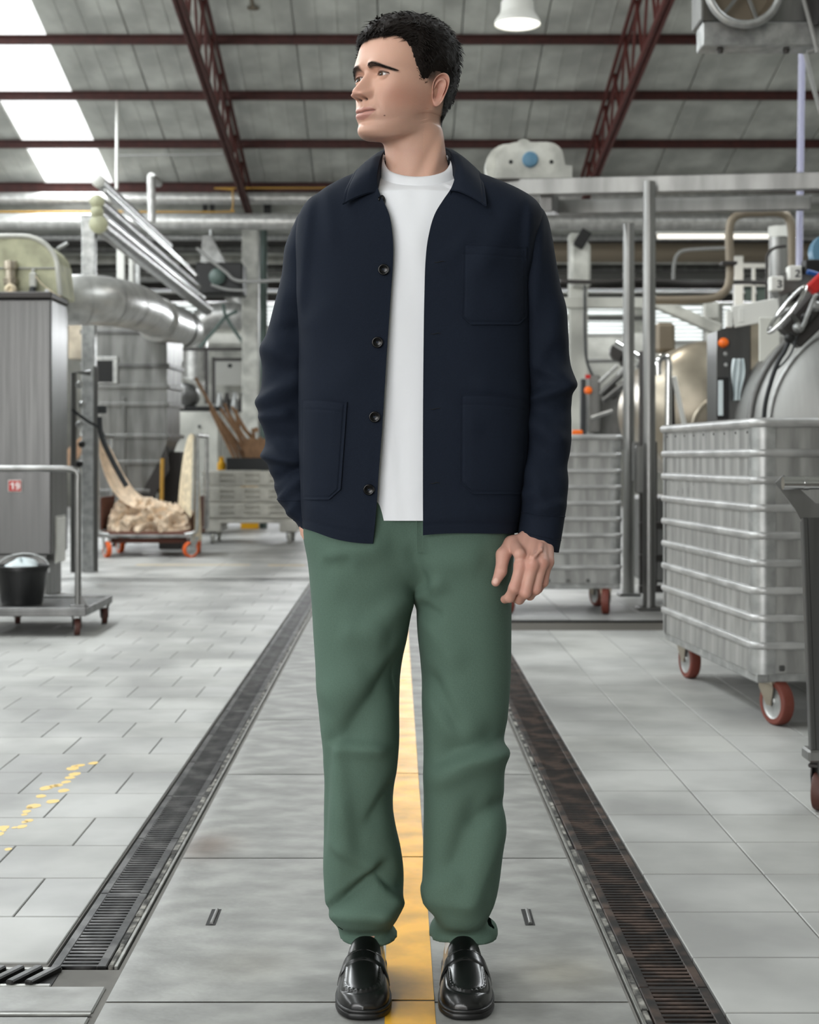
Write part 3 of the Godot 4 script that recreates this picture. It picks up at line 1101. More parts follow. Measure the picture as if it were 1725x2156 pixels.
	m.tube(smooth_path([Vector3(-2.40, 1.36, -11.85), Vector3(-2.38, 1.2, -11.85), Vector3(-2.28, 0.98, -11.85), Vector3(-2.18, 0.8, -11.85)], 4), 0.022, 8)
	wpart("hose", m, M.dark_paint, f)
	m = MB.new()
	m.lathe([[0.0, -0.03], [0.04, -0.03], [0.04, 0.03], [0.0, 0.03]], 16, Transform3D(Basis(), Vector3(-2.38, 1.42, -11.85)))
	wpart("blue_cap", m, M.dark_paint, f)


func lettering(text: String, at: Vector3, h: float, m: Material, parent: Node, depth := 0.002, turn := Basis()) -> void:
	var tm := TextMesh.new()
	tm.text = text
	var sf := SystemFont.new()
	sf.font_names = PackedStringArray(["Droid Sans"])
	sf.font_weight = 700
	tm.font = sf
	tm.font_size = 32
	tm.pixel_size = h / 24.0
	tm.depth = depth
	tm.curve_step = 1.0
	var o := inst("lettering", tm, m, parent, at - root_at(parent))
	o.basis = turn


func rails() -> void:
	# a bundle of long round rollers running away overhead, on posts
	var o := thing("roller_rack", "rack of long steel rollers running away overhead above large elbow duct", "conveyor", Vector3(-2.75, 0, -13.2), "")
	var ends := [[206, 380, 0.055, 13.0, 17.0], [204, 424, 0.062, 13.0, 19.5], [204, 446, 0.055, 13.0, 20.0], [207, 472, 0.078, 13.0, 20.5]]
	for e in ends:
		var a := px(e[0], e[1], e[3])
		var m := MB.new()
		m.tube([a, a + Vector3(0.0, 0, -(e[4] - e[3]))], e[2], 18)
		var rl := wpart("roller", m, M.steel if e[1] > 400 else M.galvanised, o)
		m = MB.new()
		m.lathe([[0.0, 0.03], [e[2] * 0.6, 0.028], [e[2] * 1.05, 0.008], [e[2] * 1.05, -0.05]], 18, Transform3D(Basis(Vector3.RIGHT, PI / 2), a))
		wpart("end_cap", m, M.pale_green if e[1] > 400 else M.white_paint, rl)
	var m := MB.new()
	for e in [[222, 400], [225, 462]]:
		var a := px(e[0], e[1], 13.0)
		m.tube([a, a + Vector3(0, 0, -6)], 0.018, 8)
	wpart("side_bar", m, M.chrome, o)
	m = MB.new()
	var a := px(188, 462, 13.25)
	bar(Vector3(a.x, 0, a.z), Vector3(a.x, a.y, a.z), 0.12, 0.1, m, 0.006)
	bar(a + Vector3(-0.08, 0.0, 0), a + Vector3(0.15, 0.0, 0), 0.05, 0.08, m, 0.005)
	wpart("post", m, M.galvanised, o)
	m = MB.new()
	a = px(255, 505, 16.5)
	bar(Vector3(a.x, 2.5, a.z), a, 0.085, 0.08, m, 0.006)
	wpart("post", m, M.white_paint, o)
	m = MB.new()
	a = px(277, 540, 16.8)
	bar(Vector3(a.x, 2.5, a.z), a, 0.05, 0.06, m, 0.006)
	wpart("post", m, M.white_paint, o)
	m = MB.new()
	a = px(290, 548, 18.0)
	bar(Vector3(a.x, 0, a.z), a, 0.06, 0.06, m, 0.006)
	wpart("post", m, M.galvanised, o)
	m = MB.new()
	a = px(318, 372, 17.0)
	m.tube([a, px(320, 468, 17.0)], 0.048, 14)
	m.tube([a, a + Vector3(0.04, -0.02, -0.3)], 0.05, 14)
	wpart("down_pipe", m, M.clad, o)
	# hanging rod with a thin cross wire below the roof light
	o = thing("hanging_rod", "thin white rod hanging from purlin beside the roof light", "rod", px(247, 205, 18.4))
	m = MB.new()
	m.tube([px(247, 200, 18.4), px(246, 398, 18.4)], 0.02, 8)
	wpart("rod", m, M.white_paint, o)
	m = MB.new()
	m.tube([px(248, 328, 18.4), px(470, 325, 18.4)], 0.012, 6)
	wpart("cross_wire", m, M.grey_paint, o)


func hopper() -> void:
	# large aluminium clad elbow out of the cabinet
	var o := thing("elbow_duct", "large silver clad elbow duct curving out from behind the cabinet", "duct", px(230, 640, 12.6))
	var c := [px(20, 632, 11.9), px(135, 632, 11.9), px(190, 632, 12.0), px(238, 636, 12.35), px(278, 645, 13.0), px(305, 655, 13.9), px(318, 664, 15.0), px(330, 668, 16.2)]
	var path := smooth_path(c, 5)
	var m := MB.new()
	m.tube(path, 0.205, 36, true)
	wpart("pipe", m, M.clad, o)
	for k in [8, 13, 18, 23, 28]:
		m = MB.new()
		m.tube([path[k], path[k + 1].lerp(path[k], 0.7)], 0.209, 36, false)
		wpart("seam_band", m, M.clad, o)
	o = thing("horizontal_duct", "round silver duct running along beyond the large elbow", "duct", px(365, 690, 17.5))
	m = MB.new()
	m.tube([px(330, 672, 15.8), px(372, 690, 17.4), px(388, 694, 18.6)], 0.24, 28)
	wpart("pipe", m, M.clad, o)
	m = MB.new()
	m.tube([px(371, 690, 17.35), px(374, 691, 17.5)], 0.252, 28)
	wpart("flange", m, M.steel_dark, o)
	# tapering box hopper with its stiffening ribs
	o = thing("filter_hopper", "large ribbed steel box hopper tapering down behind the fabric cart", "hopper", Vector3(-2.9, 0, -16.6))
	var d := 16.2
	var t := [[-3.35, -2.53, 2.50], [-3.35, -2.53, 2.15], [-3.48, -2.53, 1.60], [-3.50, -2.53, 1.22], [-3.45, -2.72, 0.72], [-3.40, -2.95, 0.15]]
	m = MB.new()
	for k in t.size() - 1:
		var a: Array = t[k]
		var b: Array = t[k + 1]
		var back := 0.85 - 0.12 * k
		var mid := Vector3(-3.0, (a[2] + b[2]) / 2, -d - 0.4)
		m.face([Vector3(a[0], a[2], -d), Vector3(a[1], a[2], -d), Vector3(b[1], b[2], -d), Vector3(b[0], b[2], -d)], mid)
		m.face([Vector3(a[1], a[2], -d), Vector3(a[1] + 0.05, a[2], -d - back), Vector3(b[1] + 0.05, b[2], -d - back), Vector3(b[1], b[2], -d)], mid)
		m.face([Vector3(a[0], a[2], -d), Vector3(a[0], a[2], -d - back), Vector3(b[0], b[2], -d - back), Vector3(b[0], b[2], -d)], mid)
		m.face([Vector3(a[0], a[2], -d - back), Vector3(a[1] + 0.05, a[2], -d - back), Vector3(b[1] + 0.05, b[2], -d - back), Vector3(b[0], b[2], -d - back)], mid)
	m.face([Vector3(-3.35, 2.5, -d), Vector3(-2.53, 2.5, -d), Vector3(-2.48, 2.5, -d - 0.85), Vector3(-3.35, 2.5, -d - 0.85)], Vector3(-3, 2, -d - 0.4))
	wpart("shell", m, M.steel, o)
	for y in [2.42, 2.05, 1.82, 1.62, 1.27, 0.98, 0.66]:
		var x1 := -2.53 if y > 1.22 else lerpf(-2.53, -2.95, (1.22 - y) / 1.07)
		m = MB.new()
		m.box(Vector3((-3.49 + x1) / 2, y, -d + 0.015), Vector3(x1 + 3.49, 0.045, 0.035), 0.004)
		bar(Vector3(x1 + 0.015, y, -d + 0.03), Vector3(x1 + 0.06, y, -d - 0.8), 0.03, 0.045, m, 0.004)
		wpart("rib", m, M.steel if y < 2.0 else M.steel_dark, o)
	m = MB.new()
	m.box(Vector3(-3.01, 1.1, -d + 0.012), Vector3(0.035, 1.2, 0.03), 0.004)
	wpart("upright_rib", m, M.steel, o)
	m = MB.new()
	m.box(Vector3(-3.23, 2.0, -d + 0.02), Vector3(0.31, 0.30, 0.03), 0.004)
	var fr := wpart("hatch_frame", m, M.clad, o)
	m = MB.new()
	m.box(Vector3(-3.25, 1.985, -d + 0.032), Vector3(0.25, 0.24, 0.012), 0.002)
	wpart("dark_opening", m, M.black, fr)
	m = MB.new()      # dark lower chute
	m.face([Vector3(-2.53, 1.15, -d + 0.02), Vector3(-2.50, 0.9, -d + 0.02), Vector3(-3.0, 0.05, -d + 0.02), Vector3(-3.15, 0.05, -d + 0.02)], Vector3(-3, 0.6, -d - 1))
	m.box(Vector3(-2.55, 0.55, -d - 0.5), Vector3(0.25, 1.1, 0.4), 0.01)
	wpart("chute", m, M.dark_steel, o)
	m = MB.new()
	m.tube([px(342, 965, 15.9), px(340, 1095, 15.9)], 0.022, 8)
	solo("standpipe", "thin dull yellow standpipe in front of the hopper", "pipe", m, M.gas_yellow)
	# panel behind the elbow
	m = MB.new()
	m.box(px(215, 718, 17.5), Vector3(0.75, 0.45, 0.3), 0.01)
	solo("duct_box", "warm grey steel duct box under the large elbow duct", "duct", m, M.warm_steel)


func fabric_cart() -> void:
	var D := 15.15
	var o := thing("fabric_cart", "open steel cart with orange wheels loaded with peach fabric", "cart", Vector3(-2.57, 0, -D - 0.4))
	var x0 := -3.09
	var x1 := -2.06
	var m := MB.new()
	m.box(Vector3(-2.575, 0.245, -D - 0.4), Vector3(1.0, 0.05, 0.8), 0.01)
	m.box(Vector3(-2.575, 0.17, -D - 0.1), Vector3(0.8, 0.05, 0.05), 0.006)
	wpart("base", m, M.brown_board, o)
	for x in [x0, x1]:
		m = MB.new()
		for z in [-D, -D - 0.8]:
			m.tube(smooth_path([Vector3(x + (0.12 if x == x0 else -0.12), 0.235, z), Vector3(x + (0.03 if x == x0 else -0.03), 0.255, z), Vector3(x, 0.34, z), Vector3(x, 0.8, z), Vector3(x, 1.26, z)], 5), 0.022, 10)
		m.tube([Vector3(x, 1.26, -D), Vector3(x, 1.26, -D - 0.8)], 0.022, 10)
		wpart("end_frame", m, M.galvanised, o)
		m = MB.new()
		m.box(Vector3(x + (0.03 if x == x0 else -0.03), 0.45, -D - 0.4), Vector3(0.015, 0.34, 0.72), 0.003)
		wpart("end_board", m, M.brown_board, o)
	m = MB.new()
	m.box(Vector3(-2.575, 0.22, -D), Vector3(0.95, 0.03, 0.03), 0.004)
	wpart("front_rail", m, M.steel, o)
	for p in [[x0 + 0.09, -D - 0.02, 0.5], [x1 - 0.04, -D - 0.02, -1.0], [x0 + 0.09, -D - 0.75, 0.5], [x1 - 0.09, -D - 0.75, 0.2]]:
		caster(o, Vector3(p[0] + 2.57, 0.215, p[1] + D + 0.4), 0.083, 0.05, M.orange_tyre, M.galvanised, p[2])
	# heap of cloth
	var rows := []
	var nz := FastNoiseLite.new()
	nz.seed = 4
	nz.frequency = 3.0
	nz.noise_type = FastNoiseLite.TYPE_SIMPLEX_SMOOTH
	nz.fractal_octaves = 2
	for j in 84:
		var row := []
		var t := PI * (j / 83.0) * 0.97
		for i in 120:
			var fx := i / 119.0
			var end := pow(maxf(0.0, 1.0 - pow(absf(fx * 2 - 1), 5.0)), 0.45)
			var tall := (0.30 + 0.05 * sin(fx * 5.0 + 0.6)) * end
			var c := Vector3(lerpf(x0 + 0.07, x1 - 0.07, fx), 0.26, -D - 0.39)
			var dir := Vector3((fx - 0.5) * 0.5, pow(sin(t), 0.62), signf(cos(t)) * pow(absf(cos(t)), 0.7))
			var p := c + Vector3(0, dir.y * tall, dir.z * 0.36 * lerpf(0.6, 1.0, end))
			var w := p + Vector3(nz.get_noise_3d(p.x, p.y + 7, p.z), nz.get_noise_3d(p.x + 5, p.y, p.z), 0) * 0.10
			var ridge := 1.0 - absf(nz.get_noise_3d(w.x * 1.3, w.y * 1.9, w.z * 1.3)) * 2.6
			var fine := 1.0 - absf(nz.get_noise_3d(w.x * 3.4 + 3, w.y * 3.8, w.z * 3.4)) * 2.4
			p += dir.normalized() * (0.075 * (ridge - 0.5) + 0.028 * (fine - 0.4)) * end
			p.y = maxf(p.y, 0.262)
			row.append(p)
		rows.append(row)
	m = MB.new()
	m.grid(rows, false, false)
	solo("fabric_heap", "crumpled heap of peach coloured fabric lying in the cart", "fabric", m, M.fabric_peach)
	# the cloth hanging over both end frames
	var sheet := func(mm: MB, le: Array, ri: Array, d0: float, d1: float, wav: float) -> void:      # cloth between two measured edges
		var a := []
		var b := []
		for q in le: a.append(px(q[0], q[1], d0))
		for q in ri: b.append(px(q[0], q[1], d1))
		a = smooth_path(a, 6)
		b = smooth_path(b, 6)
		var rr := []
		for k in a.size():
			var row := []
			for q in 17:
				var f := q / 16.0
				var along := float(k) / a.size()
				row.append(a[k].lerp(b[k], f) + Vector3(0.3, 0.5, 1.0) * wav * (sin(f * 13.0 + along * 4.0) + 0.6 * sin(f * 29.0 + along * 2.0)) * sin(f * PI))
			rr.append(row)
		mm.grid(rr, false, false)
	m = MB.new()
	sheet.call(m, [[140, 948], [160, 928], [182, 912], [198, 908], [205, 912]], [[140, 988], [163, 966], [186, 938], [200, 916], [207, 913]], D + 0.15, D + 0.5, 0.008)
	sheet.call(m, [[203, 911], [209, 958], [224, 1008], [246, 1044], [276, 1066], [312, 1070]], [[207, 909], [234, 946], [260, 996], [286, 1034], [312, 1050], [350, 1058]], D + 0.04, D + 0.45, 0.012)
	solo("draped_cloth", "long peach cloth draped over left end frame of cart down to the heap", "fabric", m, M.fabric_peach)
	m = MB.new()
	sheet.call(m, [[375, 1060], [380, 1005], [388, 950], [396, 920], [403, 913]], [[402, 1090], [404, 1020], [406, 960], [407, 925], [408, 914]], D + 0.3, D - 0.03, 0.006)
	sheet.call(m, [[403, 913], [409, 930], [409, 1000], [409, 1080], [409, 1140]], [[404, 913], [414, 930], [419, 1000], [423, 1080], [425, 1138]], D - 0.04, D + 0.35, 0.006)
	solo("draped_cloth", "cream cloth hanging over right end frame of cart nearly to the wheel", "fabric", m, M.fabric_cream)


func crates() -> void:
	var D := 17.6
	var x0 := -2.33
	var x1 := -1.15
	var o := thing("crate_dolly", "off-white plastic dolly on grey casters under the stacked crates", "dolly", Vector3(-1.74, 0, -D - 0.4))
	var m := MB.new()
	m.box(Vector3(-1.74, 0.27, -D - 0.4), Vector3(1.18, 0.05, 0.8), 0.01)
	for x in [x0 + 0.11, x1 - 0.14]:
		m.box(Vector3(x, 0.20, -D - 0.4), Vector3(0.22, 0.13, 0.8), 0.012)
	wpart("frame", m, M.crate, o)
	for p in [[x0 + 0.12, -D - 0.05], [x1 - 0.14, -D - 0.05], [x0 + 0.12, -D - 0.7], [x1 - 0.14, -D - 0.7]]:
		caster(o, Vector3(p[0] + 1.74, 0.14, p[1] + D + 0.4), 0.062, 0.04, M.off_white, M.dark_steel, 0.15)
	# three shallow slatted crates
	var words := ["off-white plastic crate, bottom one of the stack on the dolly", "off-white plastic crate, middle one of the stack on the dolly", "off-white plastic crate, top one of the stack on the dolly"]
	for k in 3:
		var y0 := 0.30 + k * 0.193
		var c := thing("plastic_crate", words[k], "crate", Vector3(-1.74, y0, -D - 0.4), "stacked white crates")
		m = MB.new()
		m.box(Vector3(-1.74, y0 + 0.012, -D - 0.4), Vector3(1.16, 0.02, 0.78), 0.004)
		m.box(Vector3(-1.74, y0 + 0.09, -D - 0.03), Vector3(1.14, 0.17, 0.02), 0.004)
		m.box(Vector3(-1.74, y0 + 0.09, -D - 0.77), Vector3(1.14, 0.17, 0.02), 0.004)
		for x in [x0 + 0.03, x1 - 0.03]:
			m.box(Vector3(x, y0 + 0.09, -D - 0.4), Vector3(0.02, 0.17, 0.74), 0.004)
		wpart("body", m, M.crate, c)
		for yy in [0.03, 0.095, 0.165]:
			m = MB.new()
			m.box(Vector3(-1.74, y0 + yy, -D - 0.012), Vector3(1.18, 0.05, 0.03), 0.006)
			wpart("band", m, M.crate, c)
		for s in 4:
			m = MB.new()
			m.box(Vector3(x0 + 0.15 + s * 0.3, y0 + 0.1, -D - 0.004), Vector3(0.12, 0.16, 0.03), 0.006)
			wpart("panel", m, M.crate, c)
	# grey tray with sticks
	m = MB.new()
	var b := thing("grey_bin", "dark grey open bin on top of the white crates, full of sticks", "bin", Vector3(-1.6, 0.88, -D - 0.35))
	m.box(Vector3(-1.60, 0.90, -D - 0.35), Vector3(0.86, 0.03, 0.5), 0.006)
	for z in [-D - 0.1, -D - 0.6]:
		m.box(Vector3(-1.60, 0.955, z), Vector3(0.90, 0.15, 0.02), 0.005)
	for x in [-2.03, -1.17]:
		m.box(Vector3(x, 0.955, -D - 0.35), Vector3(0.02, 0.15, 0.5), 0.005)
	wpart("body", m, M.dark_paint, b)
	var feet := [[-1.86, 0.14, "longest wooden stick, leaning far left out of the grey bin"], [-1.80, 0.17, ""], [-1.92, 0.11, ""], [-1.72, 0.21, ""], [-1.66, 0.15, ""], [-1.76, 0.13, ""], [-1.62, 0.12, ""], [-1.56, 0.2, ""], [-1.85, 0.2, ""], [-1.51, 0.14, ""], [-1.46, 0.18, ""], [-1.42, 0.11, ""], [-1.68, 0.25, ""], [-1.37, 0.15, ""]]
	var tops := [[412, 795], [437, 842], [444, 862], [455, 872], [464, 860], [473, 850], [480, 868], [488, 856], [497, 862], [503, 885], [511, 900], [520, 908], [532, 902], [546, 920]]
	for k in feet.size():
		m = MB.new()
		var a := Vector3(feet[k][0], 0.93, -D - feet[k][1] - 0.1)
		var e := px(tops[k][0], tops[k][1], D + 0.3)
		bar(a, e, 0.038, 0.034, m, 0.004)
		var lab: String = feet[k][2]
		var s := solo("wooden_stick", lab if lab else "brown wooden stick, %s from the left in bunch leaning out of the grey bin" % ["", "second", "third", "fourth", "fifth", "sixth", "seventh", "eighth", "ninth", "tenth", "eleventh", "twelfth", "thirteenth", "last"][k], "stick", m, M.wood, "wooden sticks in the grey bin")
	m = MB.new()
	m.box(px(537, 955, D + 0.2), Vector3(0.26, 0.36, 0.06), 0.01)
	m.tube([px(540, 905, D + 0.2), px(540, 905, D + 0.2) + Vector3(0, 0, 0.05)], 0.03, 14)
	solo("wooden_board", "short brown board with a knob among sticks beside the man's arm", "board", m, M.wood)
	var y := thing("bottle", "small yellow bottle standing on white crates beside grey bin", "bottle", Vector3(-2.12, 0.88, -D - 0.2))
	m = MB.new()
	m.lathe([[0.0, 0.0], [0.05, 0.0], [0.052, 0.01], [0.052, 0.08], [0.03, 0.11], [0.025, 0.13], [0.0, 0.13]], 20)
	part("body", m, M.yellow, y)
	m = MB.new()
	m.lathe([[0.028, 0.125], [0.028, 0.16], [0.0, 0.165]], 16)
	part("cap", m, M.yellow, y)
	# white electrical cabinet
	o = thing("electrical_cabinet", "plain light grey metal cabinet between the cart and the sticks", "cabinet", Vector3(-2.7, 0, -20.0))
	m = MB.new()
	m.box(Vector3(-2.70, 0.85, -20.0), Vector3(0.64, 1.62, 0.5), 0.015)
	wpart("body", m, M.wall, o)
	m = MB.new()
	m.box(Vector3(-2.70, 0.85, -19.745), Vector3(0.60, 1.56, 0.012), 0.006)
	var dr := wpart("door", m, M.wall, o)
	m = MB.new()
	m.lathe([[0.0, 0.02], [0.018, 0.018], [0.022, 0.0]], 14, Transform3D(Basis(Vector3.RIGHT, PI / 2), px(420, 898, 19.73)))
	wpart("lock", m, M.dark_paint, dr)
	m = MB.new()
	m.box(Vector3(-2.70, 1.70, -20.0), Vector3(0.66, 0.05, 0.52), 0.006)
	wpart("dark_top", m, M.black, o)
	m = MB.new()
	m.lathe([[0.0, 0.0], [0.14, 0.0], [0.14, 0.30], [0.13, 0.33], [0.0, 0.34]], 24, Transform3D(Basis(), Vector3(-2.62, 0.2, -17.0)))
	m.lathe([[0.0, 0.0], [0.13, 0.0], [0.13, 0.2], [0.0, 0.2]], 24, Transform3D(Basis(), Vector3(-2.62, 0.0, -17.0)))
	solo("barrel", "small blue plastic barrel half hidden behind the fabric cart", "barrel", m, M.blue)


func far_left() -> void:
	# column under the truss
	var o := thing("roof_column", "pale grey steel column under the left roof truss, with dark pipe beside it", "column", Vector3(-2.14, 0, -21.4))
	var m := MB.new()
	m.box(Vector3(-2.12, 2.25, -21.4), Vector3(0.24, 4.5, 0.24), 0.01)
	wpart("shaft", m, M.off_white, o)
	m = MB.new()
	m.tube([Vector3(-1.93, 0, -21.35), Vector3(-1.93, 4.4, -21.35)], 0.055, 14)
	wpart("drain_pipe", m, M.green_grey, o)
	m = MB.new()
	m.box(Vector3(-2.12, 0.35, -21.25), Vector3(0.26, 0.7, 0.04), 0.006)
	wpart("yellow_base", m, M.yellow, o)
	# fan heater box with its inverted hood
	o = thing("fan_heater", "black motor box under a steel inverted hood, hanging left of column", "fan unit", px(462, 590, 20.6))
	m = MB.new()
	m.box(px(466, 590, 20.6), Vector3(0.66, 0.44, 0.5), 0.02)
	wpart("motor_box", m, M.black, o)
	m = MB.new()
	m.lathe([[0.11, -0.02], [0.115, 0.03], [0.07, 0.06], [0.03, 0.065], [0.0, 0.065]], 24, Transform3D(Basis(Vector3.RIGHT, PI / 2), px(458, 583, 20.33)))
	wpart("motor_cap", m, M.green_grey, o)
	m = MB.new()
	var a := px(436, 497, 20.6)
	var b := px(452, 556, 20.6)
	var top := [Vector3(-0.06, 0, 0.06), Vector3(0.06, 0, 0.06), Vector3(0.06, 0, -0.06), Vector3(-0.06, 0, -0.06)]
	for k in 4:
		var k2 := (k + 1) % 4
		m.face([a + top[k], a + top[k2], b + top[k2] * 2.9, b + top[k] * 2.9], (a + b) / 2)
	wpart("hood", m, M.clad, o)
	m = MB.new()
	m.tube(smooth_path([px(415, 522, 20.2), px(440, 545, 20.2), px(475, 572, 20.2), px(505, 592, 20.2), px(600, 590, 20.2)], 6), 0.022, 8)
	m.tube(smooth_path([px(445, 600, 20.2), px(480, 610, 20.2), px(520, 612, 20.2)], 4), 0.018, 8)
	wpart("conduit", m, M.grey_paint, o)
	m = MB.new()
	m.tube([px(445, 500, 20.6), px(445, 470, 20.6)], 0.03, 8)
	wpart("hanger", m, M.galvanised, o)
	# far elbow duct
	m = MB.new()
	m.tube(smooth_path([px(410, 800, 23.0), px(410, 740, 23.0), px(412, 705, 23.0), px(432, 674, 23.0), px(468, 664, 23.0), px(515, 668, 23.0), px(540, 672, 23.2)], 6), 0.21, 24)
	o = solo("elbow_duct", "smaller dull silver elbow duct in front of the bright left window", "duct", m, M.clad)
	m = MB.new()
	m.tube([px(490, 612, 23.4), px(548, 700, 23.4)], 0.17, 20)
	solo("slanted_duct", "short slanted silver duct left of the pale column", "duct", m, M.clad)
	# dark braces
	o = thing("brace_scaffold", "dark crossed brace bars on a frame left of the pale column", "frame", px(470, 690, 21.9))
	for e in [[470, 640, 474, 663], [500, 655, 476, 666], [476, 666, 420, 732], [474, 663, 490, 690], [490, 690, 512, 722], [512, 722, 515, 860], [370, 735, 515, 735], [435, 735, 435, 850], [450, 752, 450, 850], [450, 757, 515, 757]]:
		m = MB.new()
		bar(px(e[0], e[1], 21.9), px(e[2], e[3], 21.9), 0.05, 0.05, m, 0.006)
		wpart("bar", m, M.green_grey if e[1] < 730 else M.dark_steel, o)
	# pale machine behind, with pumps in front
	o = thing("far_machine", "pale panelled machine far back behind the sticks", "machine", Vector3(-3.0, 0, -24.5))
	m = MB.new()
	m.box(px(450, 830, 24.5) + Vector3(0, 0, -0.3), Vector3(1.6, 1.7, 0.6), 0.02)
	wpart("body", m, M.off_white, o)
	m = MB.new()
	m.box(px(483, 785, 24.15), Vector3(0.5, 0.42, 0.03), 0.008)
	wpart("door", m, M.white_paint, o)
	m = MB.new()
	m.lathe([[0.0, 0.02], [0.03, 0.015], [0.034, 0.0]], 14, Transform3D(Basis(Vector3.RIGHT, PI / 2), px(484, 770, 24.12)))
	wpart("knob", m, M.dark_paint, o)
	o = thing("pump", "dark grey pump motor standing on the light cabinet", "pump", px(395, 830, 19.9))
	m = MB.new()
	m.lathe([[0.0, 0.0], [0.16, 0.0], [0.18, 0.05], [0.18, 0.3], [0.12, 0.36], [0.0, 0.37]], 22, Transform3D(Basis(Vector3.RIGHT, PI / 2), px(395, 835, 20.1)))
	wpart("motor", m, M.steel_dark, o)
	m = MB.new()
	m.box(px(405, 802, 19.9), Vector3(0.34, 0.03, 0.3), 0.004, Basis(Vector3.BACK, -0.35))
	wpart("cover", m, M.clad, o)
	o = thing("pump", "row of small dark pumps and valves between brace frame and column", "pump", px(490, 845, 22.6))
	for k in 4:
		m = MB.new()
		m.lathe([[0.0, 0.0], [0.07, 0.0], [0.08, 0.1], [0.05, 0.2], [0.03, 0.3], [0.0, 0.3]], 16, Transform3D(Basis(), px(462 + k * 16, 868, 22.6)))
		wpart("valve", m, M.dark_steel if k % 2 else M.galvanised, o)


func overhead() -> void:
	# long pipes that cross the hall below the eaves
	var rows := [
		[418, 20.6, 0.085, "clad", "long silver clad pipe directly under the eaves beam", 0.0],
		[467, 20.0, 0.112, "clad", "thick silver clad pipe, lowest and largest of the pipes under the eaves", 0.0],
		[500, 22.5, 0.05, "galvanised", "thin grey pipe just below the thick silver pipe", 0.0],
		[523, 23.5, 0.06, "steel_dark", "dull grey pipe in the shadow under the low ceiling", 0.0],
		[548, 24.5, 0.07, "off_white", "off-white pipe crossing under the low ceiling", 0.0],
		[566, 26.0, 0.05, "steel_dark", "thin dark pipe crossing under the low ceiling", 0.0],
		[585, 27.0, 0.08, "galvanised", "pale grey pipe crossing behind the fan unit", 0.0]]
	for r in rows:
		var a := px(CX, r[0], r[1])
		var m := MB.new()
		m.tube([Vector3(-9, a.y, a.z), Vector3(10, a.y, a.z)], r[2], 20)
		if r[0] == 467:
			var o := thing("overhead_pipe", r[4], "pipe", Vector3(0, a.y, a.z), "pipes under the eaves")
			wpart("pipe", m, M[r[3]], o)
			for k in 14:
				m = MB.new()
				m.tube([Vector3(-7.2 + k * 1.15, a.y, a.z), Vector3(-7.17 + k * 1.15, a.y, a.z)], r[2] + 0.004, 20)
				wpart("seam_band", m, M.clad, o)
		else:
			solo("overhead_pipe", r[4], "pipe", m, M[r[3]], "pipes under the eaves")
	var m := MB.new()
	var y0 := px(0, 446, 20.4).y
	m.tube(smooth_path([Vector3(-9, y0, -20.4), Vector3(-4, y0, -20.4), Vector3(-2.4, y0, -20.4), Vector3(-2.29, y0 + 0.03, -20.4), Vector3(-2.27, y0 + 0.12, -20.4), Vector3(-2.27, y0 + 0.3, -20.4), Vector3(-2.2, y0 + 0.33, -20.4), Vector3(2, y0 + 0.33, -20.4)], 6), 0.011, 8)
	solo("gas_pipe", "thin dull yellow gas pipe bending up beside the left truss", "pipe", m, M.gas_yellow)
	m = MB.new()
	m.box(Vector3(0, px(0, 607, 29.5).y, -29.5), Vector3(20, 0.12, 0.2), 0.01)
	solo("crane_rail", "dark green-grey beam crossing above the back windows", "beam", m, M.green_grey)
	m = MB.new()
	m.box(Vector3(0, px(0, 628, 30.6).y, -30.6), Vector3(20, 0.16, 0.2), 0.01)
	solo("lintel_beam", "brown-grey beam right above the back windows", "beam", m, M.dark_steel)
	var k := 0
	for d in [24.0, 26.6, 29.2]:
		m = MB.new()
		m.box(Vector3(0.5, 4.50, -d), Vector3(22, 0.22, 0.12), 0.01)
		solo("ceiling_joist", ["dark joist under low ceiling, nearest of the three", "dark joist under low ceiling, middle of the three", "dark joist under low ceiling, farthest of the three"][k], "beam", m, M.dark_steel, "joists under the low ceiling")
		k += 1
	# dark hangers against the pale bulkhead
	for x in [432, 447, 563]:
		m = MB.new()
		m.box(px(x, 440, 21.0), Vector3(0.07 if x < 500 else 0.1, 0.24, 0.06), 0.006)
		solo("pipe_hanger", {432: "dark pipe hanger between the silver pipes, leftmost of the three", 447: "dark pipe hanger between the silver pipes, middle of the three", 563: "dark pipe hanger between the silver pipes, nearest the man's shoulder"}[x], "hanger", m, M.dark_paint, "hangers between the silver pipes")


# ---------------------------------------------------------------- right of the man

